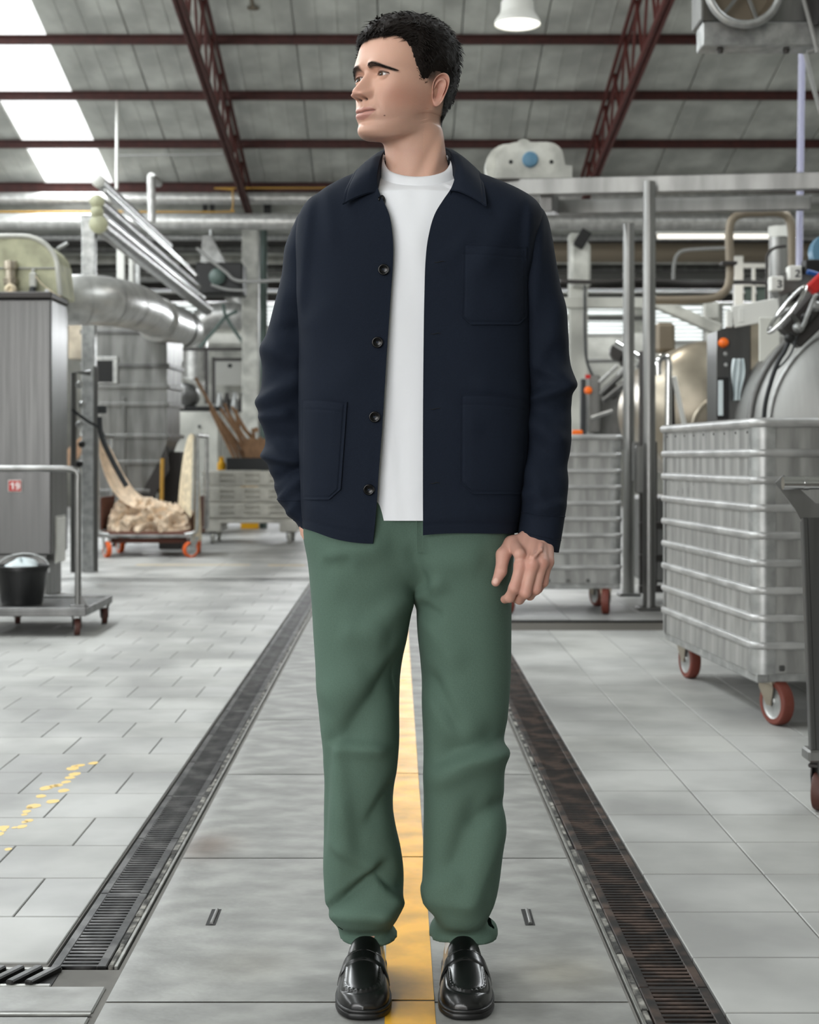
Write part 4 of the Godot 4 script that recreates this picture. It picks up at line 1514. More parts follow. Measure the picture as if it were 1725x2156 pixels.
func bin(label: String, at: Vector3, turn: float, w: float, l: float) -> Node3D:      # ribbed aluminium laundry bin; the front face looks along +z, the length runs along -z
	var o := thing("laundry_bin", label, "bin", at, "", turn)
	var y0 := 0.205
	var y1 := 1.165
	var r := 0.045
	var outline := func(gr: float) -> Array:
		return rounded_rect(w + gr * 2, l + gr * 2, r + gr, 5)
	var ring := func(y: float, gr: float) -> Array:
		var row := []
		for p in outline.call(gr): row.append(Vector3(p.x, y, p.y - l / 2))
		return row
	var m := MB.new()
	m.grid([ring.call(y0, 0.0), ring.call(y1, 0.0)], true, false)
	m.grid([ring.call(y0, -0.006), ring.call(y1, -0.006)], true, true)
	m.face(ring.call(y0 + 0.002, 0.0), Vector3(0, 1, -l / 2))
	part("body", m, M.alu, o)
	m = MB.new()
	m.box(Vector3(0, 0.70, -l / 2), Vector3(w - 0.04, 0.02, l - 0.04), 0.004)
	part("linen_shelf", m, M.alu, o)
	for k in 8:
		var y := y0 + 0.105 + k * 0.1055
		m = MB.new()
		m.grid([ring.call(y - 0.016, 0.0), ring.call(y - 0.013, 0.009), ring.call(y - 0.006, 0.0135), ring.call(y + 0.006, 0.0135), ring.call(y + 0.013, 0.009), ring.call(y + 0.016, 0.0)], true, false)
		part("rib", m, M.alu_rib, o)
	m = MB.new()
	var rim := ring.call(y1, 0.0)
	rim.append(rim[0])
	rim.append(rim[1])
	m.tube(rim, 0.019, 12, false)
	part("rim_tube", m, M.alu_rib, o)
	for c in [[1, 1], [-1, 1], [1, -1], [-1, -1]]:
		m = MB.new()
		var cc := Vector3(c[0] * (w / 2 - r), 0, c[1] * (l / 2 - r) - l / 2)
		var rows := []
		for y in [y0 - 0.004, y0 + 0.4, y1 - 0.01]:
			var row := []
			row.append(Vector3(cc.x + c[0] * (r + 0.004), y, cc.z - c[1] * 0.03))
			for s in 7:
				var a := PI / 2 * s / 6
				row.append(cc + Vector3(c[0] * cos(a), 0, c[1] * sin(a)) * (r + 0.004) + Vector3(0, y, 0))
			row.append(Vector3(cc.x - c[0] * 0.03, y, cc.z + c[1] * (r + 0.004)))
			rows.append(row)
		m.grid(rows, false, c[0] * c[1] > 0)
		part("corner_angle", m, M.galvanised, o)
	m = MB.new()
	for s in [-1, 1]:
		m.box(Vector3(s * (w / 2 - 0.03), y0 - 0.018, -l / 2), Vector3(0.05, 0.04, l - 0.02), 0.005)
		m.box(Vector3(0, y0 - 0.018, -l / 2 + s * (l / 2 - 0.04)), Vector3(w - 0.02, 0.04, 0.05), 0.005)
	part("underframe", m, M.galvanised, o)
	m = MB.new()
	for k in 5:
		m.box(Vector3(-w / 2 + 0.1 + k * 0.13, y0 + 0.02, 0.003), Vector3(0.022, 0.022, 0.008), 0.003)
	for k in 9:
		m.lathe([[0.006, 0.0], [0.005, 0.004], [0.0, 0.005]], 8, Transform3D(Basis(Vector3.BACK, PI / 2), Vector3(-w / 2, y1 - 0.035, -0.1 - k * (l - 0.2) / 8)))
	part("rivets", m, M.steel_dark, o).set_meta("kind", "stuff")
	for p in [[-1, 0.075, 0.25], [1, 0.075, -0.2], [-1, l - 0.12, 0.1], [1, l - 0.12, 0.3]]:
		caster(o, Vector3(p[0] * (w / 2 - 0.09), y0 - 0.036, -p[1]), 0.088, 0.048, M.red_tyre, M.warm_steel, p[2])
	return o


func build_right() -> void:
	steel_frame()
	var b := bin("large ribbed aluminium laundry bin on red casters, nearest on the right", Vector3(1.775, 0, -5.63), 0.076, 0.80, 1.40)
	# marks of old print high on the side of the bin
	var m := MB.new()
	m.col = Color.WHITE
	for k in 9:
		var z := -0.83 - 0.085 * (k % 5) - 0.03
		m.box(Vector3(-0.4015, 0.905 + (0.03 if k < 5 else -0.03) + rng.randf_range(-0.01, 0.01), z), Vector3(0.001, rng.randf_range(0.015, 0.035), rng.randf_range(0.004, 0.016)), 0.0)
	part("worn_print", m, M.grey_paint, b)
	bin("second ribbed aluminium laundry bin, standing farther back beside the man's hand", Vector3(1.06, 0, -9.62), 0.0, 0.84, 0.72)
	near_cart()
	washers()
	hood_box()
	far_right()


func steel_frame() -> void:
	var o := thing("overhead_gantry", "stainless steel frame of two round posts and two rails, crossing at the right", "frame", Vector3(2.2, 0, -10.0))
	var m := MB.new()
	m.tube([Vector3(1.715, 0.02, -9.92), Vector3(1.715, 2.9, -9.92)], 0.043, 20)
	wpart("post", m, M.steel, o)
	m = MB.new()
	m.tube([Vector3(1.74, 0.02, -10.95), Vector3(1.74, 2.78, -10.95)], 0.043, 20)
	wpart("post", m, M.steel, o)
	m = MB.new()
	bar(px(1040, 396, 10.35), px(1900, 378, 9.55), 0.07, 0.115, m, 0.006)
	wpart("top_rail", m, M.steel, o)
	m = MB.new()
	bar(px(1160, 437, 10.95), px(1708, 427, 10.4), 0.07, 0.105, m, 0.006)
	wpart("lower_rail", m, M.steel, o)
	m = MB.new()
	bar(px(1150, 425, 10.35), px(1165, 433, 10.95), 0.09, 0.14, m, 0.006)
	wpart("cross_piece", m, M.steel_dark, o)
	for x in [[1.715, -9.92], [1.74, -10.95]]:
		m = MB.new()
		m.box(Vector3(x[0], 0.012, x[1]), Vector3(0.16, 0.02, 0.16), 0.004)
		wpart("base_plate", m, M.steel_dark, o)
	m = MB.new()
	m.box(Vector3(1.66, 0.95, -9.95), Vector3(0.07, 0.32, 0.06), 0.006)
	wpart("clamp_plate", m, M.steel, o)
	m = MB.new()
	m.box(Vector3(1.80, 1.0, -10.93), Vector3(0.08, 0.3, 0.06), 0.006)
	wpart("clamp_plate", m, M.steel, o)
	m = MB.new()
	for y in [0.10, 0.32, 0.55]:
		m.box(Vector3(2.15, y, -10.4), Vector3(0.85, 0.05, 0.06), 0.005)
	m.tube([Vector3(1.78, 0.05, -10.6), Vector3(1.78, 1.8, -10.6)], 0.022, 10)
	m.box(Vector3(1.88, 0.6, -10.7), Vector3(0.05, 1.1, 0.05), 0.005)
	wpart("guard_bars", m, M.dark_steel, o)
	# white bracket with the blue knob on top of the rail
	var c := px(1122, 378, 10.3)
	o = thing("bearing_bracket", "white rounded bracket with blue centre knob on top of the steel rail", "bracket", c)
	m = MB.new()
	var poly := [Vector2(0.275, 0.0), Vector2(0.275, 0.092), Vector2(0.225, 0.10)]
	for k in 9:
		var a := PI / 2 * k / 8
		poly.append(Vector2(0.10 + 0.115 * cos(a), 0.155 + 0.105 * sin(a)))
	for k in 9:
		var a := PI / 2 + PI / 2 * k / 8
		poly.append(Vector2(-0.10 + 0.155 * cos(a), 0.13 + 0.13 * sin(a)))
	poly.append(Vector2(-0.26, 0.0))
	m.prism(poly, 0.05, Transform3D(Basis(), Vector3(0, 0, -0.03)))
	part("plate", m, M.off_white, o)
	m = MB.new()
	m.lathe([[0.0, 0.035], [0.045, 0.03], [0.056, 0.015], [0.056, 0.0]], 24, Transform3D(Basis(Vector3.RIGHT, PI / 2), Vector3(-0.02, 0.135, 0.02)))
	part("knob", m, M.light_blue, o)
	for x in [-0.155, 0.13]:
		m = MB.new()
		m.lathe([[0.0, 0.004], [0.013, 0.004], [0.015, 0.0]], 16, Transform3D(Basis(Vector3.RIGHT, PI / 2), Vector3(x, 0.12, 0.02)))
		part("bolt_hole", m, M.black, o)
	m = MB.new()
	m.box(Vector3(0.0, -0.008, -0.03), Vector3(0.58, 0.02, 0.14), 0.003)
	part("foot", m, M.dark_steel, o)
	m = MB.new()
	m.lathe([[0.0, 0.0], [0.16, 0.0], [0.16, 0.12], [0.0, 0.12]], 28, Transform3D(Basis(Vector3.RIGHT, -PI / 2), Vector3(-0.17, 0.10, -0.04)))
	m.lathe([[0.0, 0.0], [0.06, 0.0], [0.06, 0.1], [0.0, 0.1]], 20, Transform3D(Basis(Vector3.RIGHT, -PI / 2), Vector3(-0.06, 0.235, -0.04)))
	part("bearing", m, M.off_white, o)


func near_cart() -> void:
	var o := thing("steel_trolley", "stainless trolley end with round push handle, cut off by right edge", "trolley", Vector3(1.4, 0, -4.35))
	var m := MB.new()
	# end panel: slightly leaning folded sheet
	var d := 4.25
	var a := px(1690, 1090, d)
	var b := px(1708, 1580, d)
	m.face([a, Vector3(a.x + 0.6, a.y, a.z), Vector3(b.x + 0.6, b.y, b.z), b], a + Vector3(0.2, -0.3, -1))
	bar(a + Vector3(0.008, 0, -0.012), b + Vector3(0.008, 0, -0.012), 0.016, 0.03, m, 0.003)
	wpart("end_panel", m, M.brushed, o)
	m = MB.new()
	var h := px(1640, 1017, d - 0.05)
	m.tube([h + Vector3(0.012, 0, 0), h + Vector3(0.7, 0.0, 0)], 0.019, 18)
	m.tube([h + Vector3(0.07, 0, 0), h + Vector3(0.085, 0, 0)], 0.0205, 18)
	wpart("push_handle", m, M.chrome, o)
	m = MB.new()
	var poly := []
	for p in [[1634, 1017], [1652, 1000], [1665, 1010], [1720, 1060], [1760, 1060], [1760, 1100], [1690, 1098], [1676, 1072]]:
		var q := px(p[0], p[1], d)
		poly.append(Vector2(q.x, q.y))
	m.prism(poly, 0.006, Transform3D(Basis(), Vector3(0, 0, -d - 0.015)))
	wpart("handle_bracket", m, M.steel, o)
	m = MB.new()
	m.box(px(1745, 1592, d) + Vector3(0, 0, -0.03), Vector3(0.12, 0.035, 0.08), 0.006)
	wpart("bottom_frame", m, M.steel, o)
	m = MB.new()
	m.box(px(1722, 1640, d) + Vector3(0.03, 0, -0.03), Vector3(0.05, 0.1, 0.06), 0.005)
	wpart("leg", m, M.steel_dark, o)
	caster(o, Vector3(1.258, 0.135, -4.31) - o.position, 0.0565, 0.038, M.brown_tyre, M.dark_steel, -0.5)


func dome(c: Vector3, r: float, depth: float, mb: MB) -> void:     # shallow dished end facing +z
	var prof := []
	for k in 17:
		var a := PI / 2 * k / 16
		prof.append([r * cos(a), depth * sin(a)])
	mb.lathe(prof, 64, Transform3D(Basis(Vector3.RIGHT, PI / 2), c))


func washers() -> void:
	# nearest drum, cut off by the right edge
	var c := px(1835, 905, 8.9)
	var o := thing("washing_drum", "large domed stainless washing machine drum at right edge behind laundry bin", "washing machine", Vector3(c.x, 0, c.z))
	var m := MB.new()
	m.lathe([[0.72, 0.0], [0.72, -1.2]], 64, Transform3D(Basis(Vector3.RIGHT, PI / 2), c))
	dome(c, 0.72, 0.42, m)
	wpart("drum", m, M.drum, o)
	m = MB.new()
	var ring := []
	for k in 65:
		var a := TAU * k / 64
		ring.append(c + Vector3(cos(a) * 0.735, sin(a) * 0.735, -0.02))
	m.tube(ring, 0.022, 10, false)
	wpart("flange", m, M.steel_dark, o)
	m = MB.new()
	ring = []
	for k in 65:
		var a := TAU * k / 64
		ring.append(c + Vector3(cos(a) * 0.665, sin(a) * 0.665, 0.17))
	m.tube(ring, 0.012, 10, false)
	wpart("door_ring", m, M.galvanised, o)
	m = MB.new()
	m.box(Vector3(c.x, 0.3, c.z - 0.6), Vector3(1.3, 0.6, 1.1), 0.02)
	wpart("stand", m, M.steel_dark, o)
	m = MB.new()
	m.tube(smooth_path([px(1672, 690, 8.3), px(1655, 735, 8.25), px(1640, 760, 8.25), px(1625, 800, 8.3), px(1612, 850, 8.35), px(1608, 900, 8.4)], 5), 0.013, 8)
	m.tube(smooth_path([px(1680, 700, 8.25), px(1668, 740, 8.2), px(1650, 765, 8.22), px(1632, 780, 8.3)], 5), 0.006, 8)
	wpart("hose", m, M.dark_paint, o)
	# clamp with its oval hand loop
	var t := thing("door_clamp", "chrome oval hand loop on dark clamp mechanism above the nearest drum", "clamp", px(1665, 660, 8.2))
	m = MB.new()
	var loop := []
	var lc := px(1658, 652, 8.1)
	var ax := (px(1690, 608, 8.1) - px(1626, 700, 8.1)) / 2
	var ay := Vector3(0.035, 0.028, 0.09)
	for k in 41:
		var a := TAU * k / 40
		loop.append(lc + ax * cos(a) + ay * sin(a))
	m.tube(loop, 0.011, 10, false)
	wpart("hand_loop", m, M.chrome, t)
	m = MB.new()
	m.tube([lc - ax * 0.1 + ay * 0.8, lc - ax * 0.1 - ay * 0.8], 0.008, 8)
	m.tube([lc, px(1690, 690, 8.25)], 0.014, 10)
	wpart("spoke", m, M.steel, t)
	m = MB.new()
	bar(px(1655, 705, 8.3), px(1725, 625, 8.3), 0.13, 0.12, m, 0.015)
	bar(px(1670, 722, 8.3), px(1735, 660, 8.3), 0.10, 0.09, m, 0.01)
	wpart("clamp_body", m, M.dark_steel, t)
	for k in 4:
		m = MB.new()
		var p := px(1662 + k * 18, 712 - k * 22, 8.15)
		m.lathe([[0.0, 0.0], [0.028, 0.0], [0.03, 0.03], [0.018, 0.05], [0.0, 0.052]], 14, Transform3D(Basis(Vector3.RIGHT, PI / 2), p))
		wpart("bolt", m, M.galvanised if k % 2 else M.black, t)
	m = MB.new()
	bar(px(1690, 690, 8.05), px(1718, 620, 8.05), 0.03, 0.02, m, 0.004)
	wpart("lever", m, M.galvanised, t)
	m = MB.new()
	bar(px(1706, 612, 8.1), px(1740, 580, 8.1), 0.07, 0.07, m, 0.01)
	solo("red_handle", "red lever grip at right edge above the chrome hand loop", "handle", m, M.red)
	# valve terminal with two white blocks
	t = thing("valve_terminal", "grey valve terminal with two white numbered blocks above the hand loop", "valve block", px(1670, 590, 8.6))
	m = MB.new()
	bar(px(1628, 608, 8.6), px(1720, 572, 8.6), 0.14, 0.12, m, 0.008)
	wpart("manifold", m, M.steel, t)
	for p in [[1634, 598, "3"], [1672, 576, "2"]]:
		m = MB.new()
		var q := px(p[0], p[1], 8.52)
		m.box(q, Vector3(0.075, 0.085, 0.08), 0.006)
		var bl := wpart("white_block", m, M.white_paint, t)
		lettering(p[2], q + Vector3(0.012, -0.005, 0.042), 0.045, M.dark_paint, bl)
	m = MB.new()
	m.box(px(1712, 562, 8.5), Vector3(0.11, 0.075, 0.1), 0.005)
	wpart("black_box", m, M.black, t)
	m = MB.new()
	m.tube([px(1700, 572, 8.4), px(1730, 580, 8.4)], 0.015, 8)
	wpart("blue_hose", m, M.blue, t)
	m = MB.new()
	m.lathe([[0.0, 0.0], [0.10, 0.0], [0.11, 0.02], [0.11, 0.12], [0.0, 0.13]], 24, Transform3D(Basis(Vector3.RIGHT, PI / 2), px(1738, 535, 8.8)))
	solo("blue_actuator", "round blue-grey valve actuator at the right edge above the valve terminal", "actuator", m, M.light_blue)
	# control cabinet
	t = thing("control_panel", "steel control cabinet with orange lamp between the two domed drums", "control cabinet", px(1560, 900, 9.4))
	var d := 9.4
	m = MB.new()
	var poly := []
	for p in [[1510, 900], [1510, 697], [1580, 670], [1580, 900]]:
		var q := px(p[0], p[1], d)
		poly.append(Vector2(q.x, q.y))
	m.prism(poly, 0.3, Transform3D(Basis(), Vector3(0, 0, -d - 0.3)))
	wpart("body", m, M.brushed, t)
	m = MB.new()
	m.box(px(1597, 785, d) + Vector3(0, 0, -0.12), Vector3(0.10, 0.72, 0.2), 0.008)
	wpart("side_column", m, M.warm_steel, t)
	m = MB.new()
	m.box(px(1522, 838, d - 0.01), Vector3(0.075, 0.265, 0.02), 0.004)
	var dsp := wpart("display", m, M.black, t)
	m = MB.new()
	m.box(px(1518, 838, d - 0.025), Vector3(0.03, 0.225, 0.008), 0.002)
	wpart("screen", m, M.rag, dsp)
	m = MB.new()
	m.lathe([[0.0, 0.06], [0.02, 0.055], [0.03, 0.03], [0.032, 0.0]], 20, Transform3D(Basis(Vector3.RIGHT, PI / 2), px(1523, 722, d)))
	wpart("orange_lamp", m, M.orange, t)
	for p in [[1528, 745], [1529, 768]]:
		m = MB.new()
		m.lathe([[0.0, 0.012], [0.012, 0.01], [0.014, 0.0]], 14, Transform3D(Basis(Vector3.RIGHT, PI / 2), px(p[0], p[1], d)))
		wpart("key_switch", m, M.galvanised, t)
	m = MB.new()
	bar(px(1542, 668, d) , px(1640, 650, d), 0.04, 0.14, m, 0.006)
	bar(px(1535, 655, d), px(1535, 690, d), 0.04, 0.05, m, 0.006)
	bar(px(1560, 648, d), px(1560, 680, d), 0.04, 0.05, m, 0.006)
	wpart("top_bracket", m, M.white_paint, t)
	m = MB.new()
	m.box(px(1620, 715, d - 0.15), Vector3(0.13, 0.28, 0.02), 0.006)
	wpart("side_panel", m, M.wall, t)
	m = MB.new()
	var rows := []
	for j in 16:
		var row := []
		var f := j / 15.0
		for s in 11:
			var g := s / 10.0 - 0.5
			var p := px(1555 + g * (22 + 6 * sin(f * 5)) - 3 * f, 755 + f * 88, d - 0.05)
			row.append(p + Vector3(0, 0, 0.02 * sin(g * 14 + f * 3) - 0.01 * absf(g)))
		rows.append(row)
	m.grid(rows, false, true)
	solo("hanging_rag", "pale cloth hanging on the front of the control cabinet", "rag", m, M.rag)
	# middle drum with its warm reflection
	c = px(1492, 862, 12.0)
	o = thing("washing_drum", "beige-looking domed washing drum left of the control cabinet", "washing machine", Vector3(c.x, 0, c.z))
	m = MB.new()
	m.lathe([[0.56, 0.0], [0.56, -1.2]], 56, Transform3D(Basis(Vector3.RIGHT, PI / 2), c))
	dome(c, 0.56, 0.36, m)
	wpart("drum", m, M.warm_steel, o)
	m = MB.new()
	ring = []
	var c2 := px(1528, 905, 11.5)
	for k in 49:
		var a := TAU * k / 48
		ring.append(c2 + Vector3(cos(a) * 0.26, sin(a) * 0.26, 0.02))
	m.tube(ring, 0.02, 10, false)
	wpart("door_ring", m, M.warm_steel, o)
	m = MB.new()
	m.box(Vector3(c.x, 0.35, c.z - 0.6), Vector3(1.0, 0.7, 1.0), 0.02)
	wpart("stand", m, M.steel_dark, o)
	m = MB.new()
	m.box(px(1398, 712, 12.9), Vector3(0.17, 0.26, 0.2), 0.03)
	solo("gear_housing", "taupe gear housing between the posts and the beige drum", "machine part", m, M.taupe_pipe)
	# pushed-down handles in front of it
	o = thing("push_rail", "bent chrome tube rail standing left of the beige drum", "rail", px(1400, 890, 10.8))
	m = MB.new()
	m.tube(smooth_path([px(1386, 790, 10.8), px(1386, 765, 10.8), px(1392, 754, 10.8), px(1402, 752, 10.8), px(1408, 762, 10.8), px(1408, 800, 10.8), px(1407, 920, 10.8)], 5), 0.026, 14)
	wpart("tube", m, M.chrome, o)
	m = MB.new()
	bar(px(1419, 792, 10.8), px(1443, 905, 10.8), 0.035, 0.035, m, 0.008)
	wpart("white_bar", m, M.white_paint, o)
	m = MB.new()
	bar(px(1415, 795, 10.85), px(1418, 905, 10.85), 0.03, 0.03, m, 0.008)
	wpart("dark_bar", m, M.dark_steel, o)
	# bright hand levers between the posts
	m = MB.new()
	m.tube([px(1296, 722, 11.5), px(1322, 738, 11.5), px(1352, 756, 11.5)], 0.026, 12)
	m.tube([px(1340, 772, 11.5), px(1352, 765, 11.5)], 0.024, 12)
	solo("hand_lever", "short bright chrome hand lever sticking out between the steel posts", "lever", m, M.chrome)
	# third machine, far back by the white column
	o = thing("washing_machine", "far washing machine with tangled levers behind second laundry bin", "washing machine", px(1285, 900, 14.5))
	m = MB.new()
	m.box(px(1300, 890, 14.8), Vector3(0.62, 0.55, 0.5), 0.03)
	wpart("body", m, M.steel, o)
	m = MB.new()
	m.box(px(1250, 850, 14.3), Vector3(0.12, 0.55, 0.1), 0.01)
	wpart("control_post", m, M.steel, o)
	for e in [[1265, 830, 1318, 780, 0.03], [1270, 845, 1325, 800, 0.035], [1262, 805, 1300, 770, 0.02], [1290, 830, 1330, 815, 0.03], [1245, 880, 1290, 865, 0.02], [1300, 790, 1330, 760, 0.025]]:
		m = MB.new()
		m.tube([px(e[0], e[1], 14.1), px(e[2], e[3], 14.1)], e[4], 10)
		wpart("lever", m, M.galvanised if e[4] < 0.03 else M.steel_dark, o)
	for p in [[1302, 742, 0.09], [1285, 825, 0.08], [1318, 760, 0.07]]:
		m = MB.new()
		m.lathe([[0.0, 0.0], [p[2], 0.0], [p[2], 0.1], [0.0, 0.1]], 18, Transform3D(Basis(Vector3.RIGHT, PI / 2), px(p[0], p[1], 14.2)))
		wpart("motor", m, M.dark_steel, o)
	m = MB.new()
	m.lathe([[0.0, 0.05], [0.03, 0.045], [0.04, 0.0]], 16, Transform3D(Basis(Vector3.RIGHT, PI / 2), px(1239, 822, 14.2)))
	wpart("orange_lamp", m, M.orange, o)
	m = MB.new()
	m.box(px(1238, 793, 14.2), Vector3(0.05, 0.04, 0.01), 0.002)
	wpart("red_mark", m, M.red, o)
	m = MB.new()
	m.box(px(1228, 868, 14.4), Vector3(0.05, 0.65, 0.1), 0.006)
	wpart("dark_edge", m, M.dark_paint, o)
	m = MB.new()
	m.box(px(1216, 911, 13.9), Vector3(0.10, 0.05, 0.06), 0.01)
	solo("orange_tool", "small orange and black tool lying at the foot of the white column", "tool", m, M.orange)


func hood_box() -> void:
	# suspended steel housing with its fan, top right
	var d := 7.6
	var c := px(1640, 60, d)
	var o := thing("suspended_housing", "steel housing with round fan inlet hanging at the top right corner", "machine", c)
	var m := MB.new()
	var a := px(1480, 96, d)
	m.box(Vector3(a.x + 0.6, a.y + 0.062, -d - 0.08), Vector3(1.2, 0.125, 0.16), 0.006)
	wpart("base_beam", m, M.galvanised, o)
	m = MB.new()
	m.box(Vector3(a.x + 0.6, a.y + 0.42, -d - 0.16), Vector3(1.2, 0.56, 0.2), 0.008)
	m.box(Vector3(a.x - 0.005, a.y + 0.45, -d - 0.1), Vector3(0.02, 0.64, 0.22), 0.004)
	wpart("back_plate", m, M.steel, o)
	m = MB.new()
	var fc := px(1568, -25, d - 0.12)
	var ring := []
	for k in 49:
		var an := TAU * k / 48
		ring.append(fc + Vector3(cos(an) * 0.185, sin(an) * 0.185, 0))
	m.tube(ring, 0.022, 12, false)
	wpart("inlet_ring", m, M.galvanised, o)
	m = MB.new()
	m.lathe([[0.17, 0.0], [0.14, -0.1], [0.0, -0.1]], 36, Transform3D(Basis(Vector3.RIGHT, PI / 2), fc))
	wpart("inlet_cone", m, M.taupe_pipe, o)
	for k in 3:
		m = MB.new()
		var an := 0.9 + k * 1.05
		bar(fc + Vector3(cos(an), sin(an), 0) * 0.17, fc - Vector3(cos(an), sin(an), 0) * 0.17, 0.012, 0.02, m, 0.002)
		wpart("spoke", m, M.steel, o)
	for x in [1517, 1656]:
		m = MB.new()
		m.lathe([[0.0, -0.022], [0.014, -0.02], [0.017, -0.005], [0.02, 0.0]], 14, Transform3D(Basis(), px(x, 104, d + 0.05)))
		wpart("bolt", m, M.dark_steel, o)
	m = MB.new()
	m.tube(smooth_path([px(1690, -10, d - 0.1), px(1700, 25, d - 0.1), px(1712, 70, d - 0.1), px(1722, 110, d - 0.1)], 4), 0.012, 8)
	m.tube([px(1700, 110, d), px(1740, 100, d)], 0.012, 8)
	wpart("cable", m, M.grey_paint, o)
	m = MB.new()
	m.tube([px(1712, 10, d - 0.1), px(1760, 0, d - 0.1)], 0.10, 20)
	wpart("motor", m, M.dark_steel, o)
	# clear plastic tube hanging from it
	m = MB.new()
	var top := px(1689, 104, 10.9)
	m.tube([top, px(1683, 565, 10.9)], 0.026, 16, false)
	m.tube([top + Vector3(0.004, 0, 0), px(1684, 565, 10.9)], 0.019, 12, false)
	solo("clear_tube", "tall clear plastic tube with violet sheen hanging behind the steel rails", "tube", m, M.clear_tube)
	m = MB.new()
	m.tube(smooth_path([px(1694, 105, 10.6), px(1705, 150, 10.6), px(1718, 200, 10.6), px(1745, 290, 10.6)], 5), 0.016, 8)
	solo("slanted_cable", "dark cable slanting away from the top of the clear tube", "cable", m, M.grey_paint)
	# brown stains-like brackets on the roof
	for e in [[1570, 148, 1583, 108], [533, 145, 525, 95]]:
		m = MB.new()
		var p := Vector3.ZERO
		var dd := 16.4
		p = px(e[0], e[1], dd)
		p.y = roof_y(-p.z) - 0.006
		var q := px(e[2], e[3], 15.9)
		q.y = roof_y(-q.z) - 0.006
		m.tube([p, q], 0.018, 8)
		m.lathe([[0.0, -0.012], [0.06, -0.008], [0.07, 0.0]], 18, Transform3D(Basis(), p))
		solo("roof_fixing", "small rusty fixing under the roof near the top right housing" if e[0] > 1000 else "small pale fixing under the roof right of the left truss", "fixing", m, M.taupe_pipe)


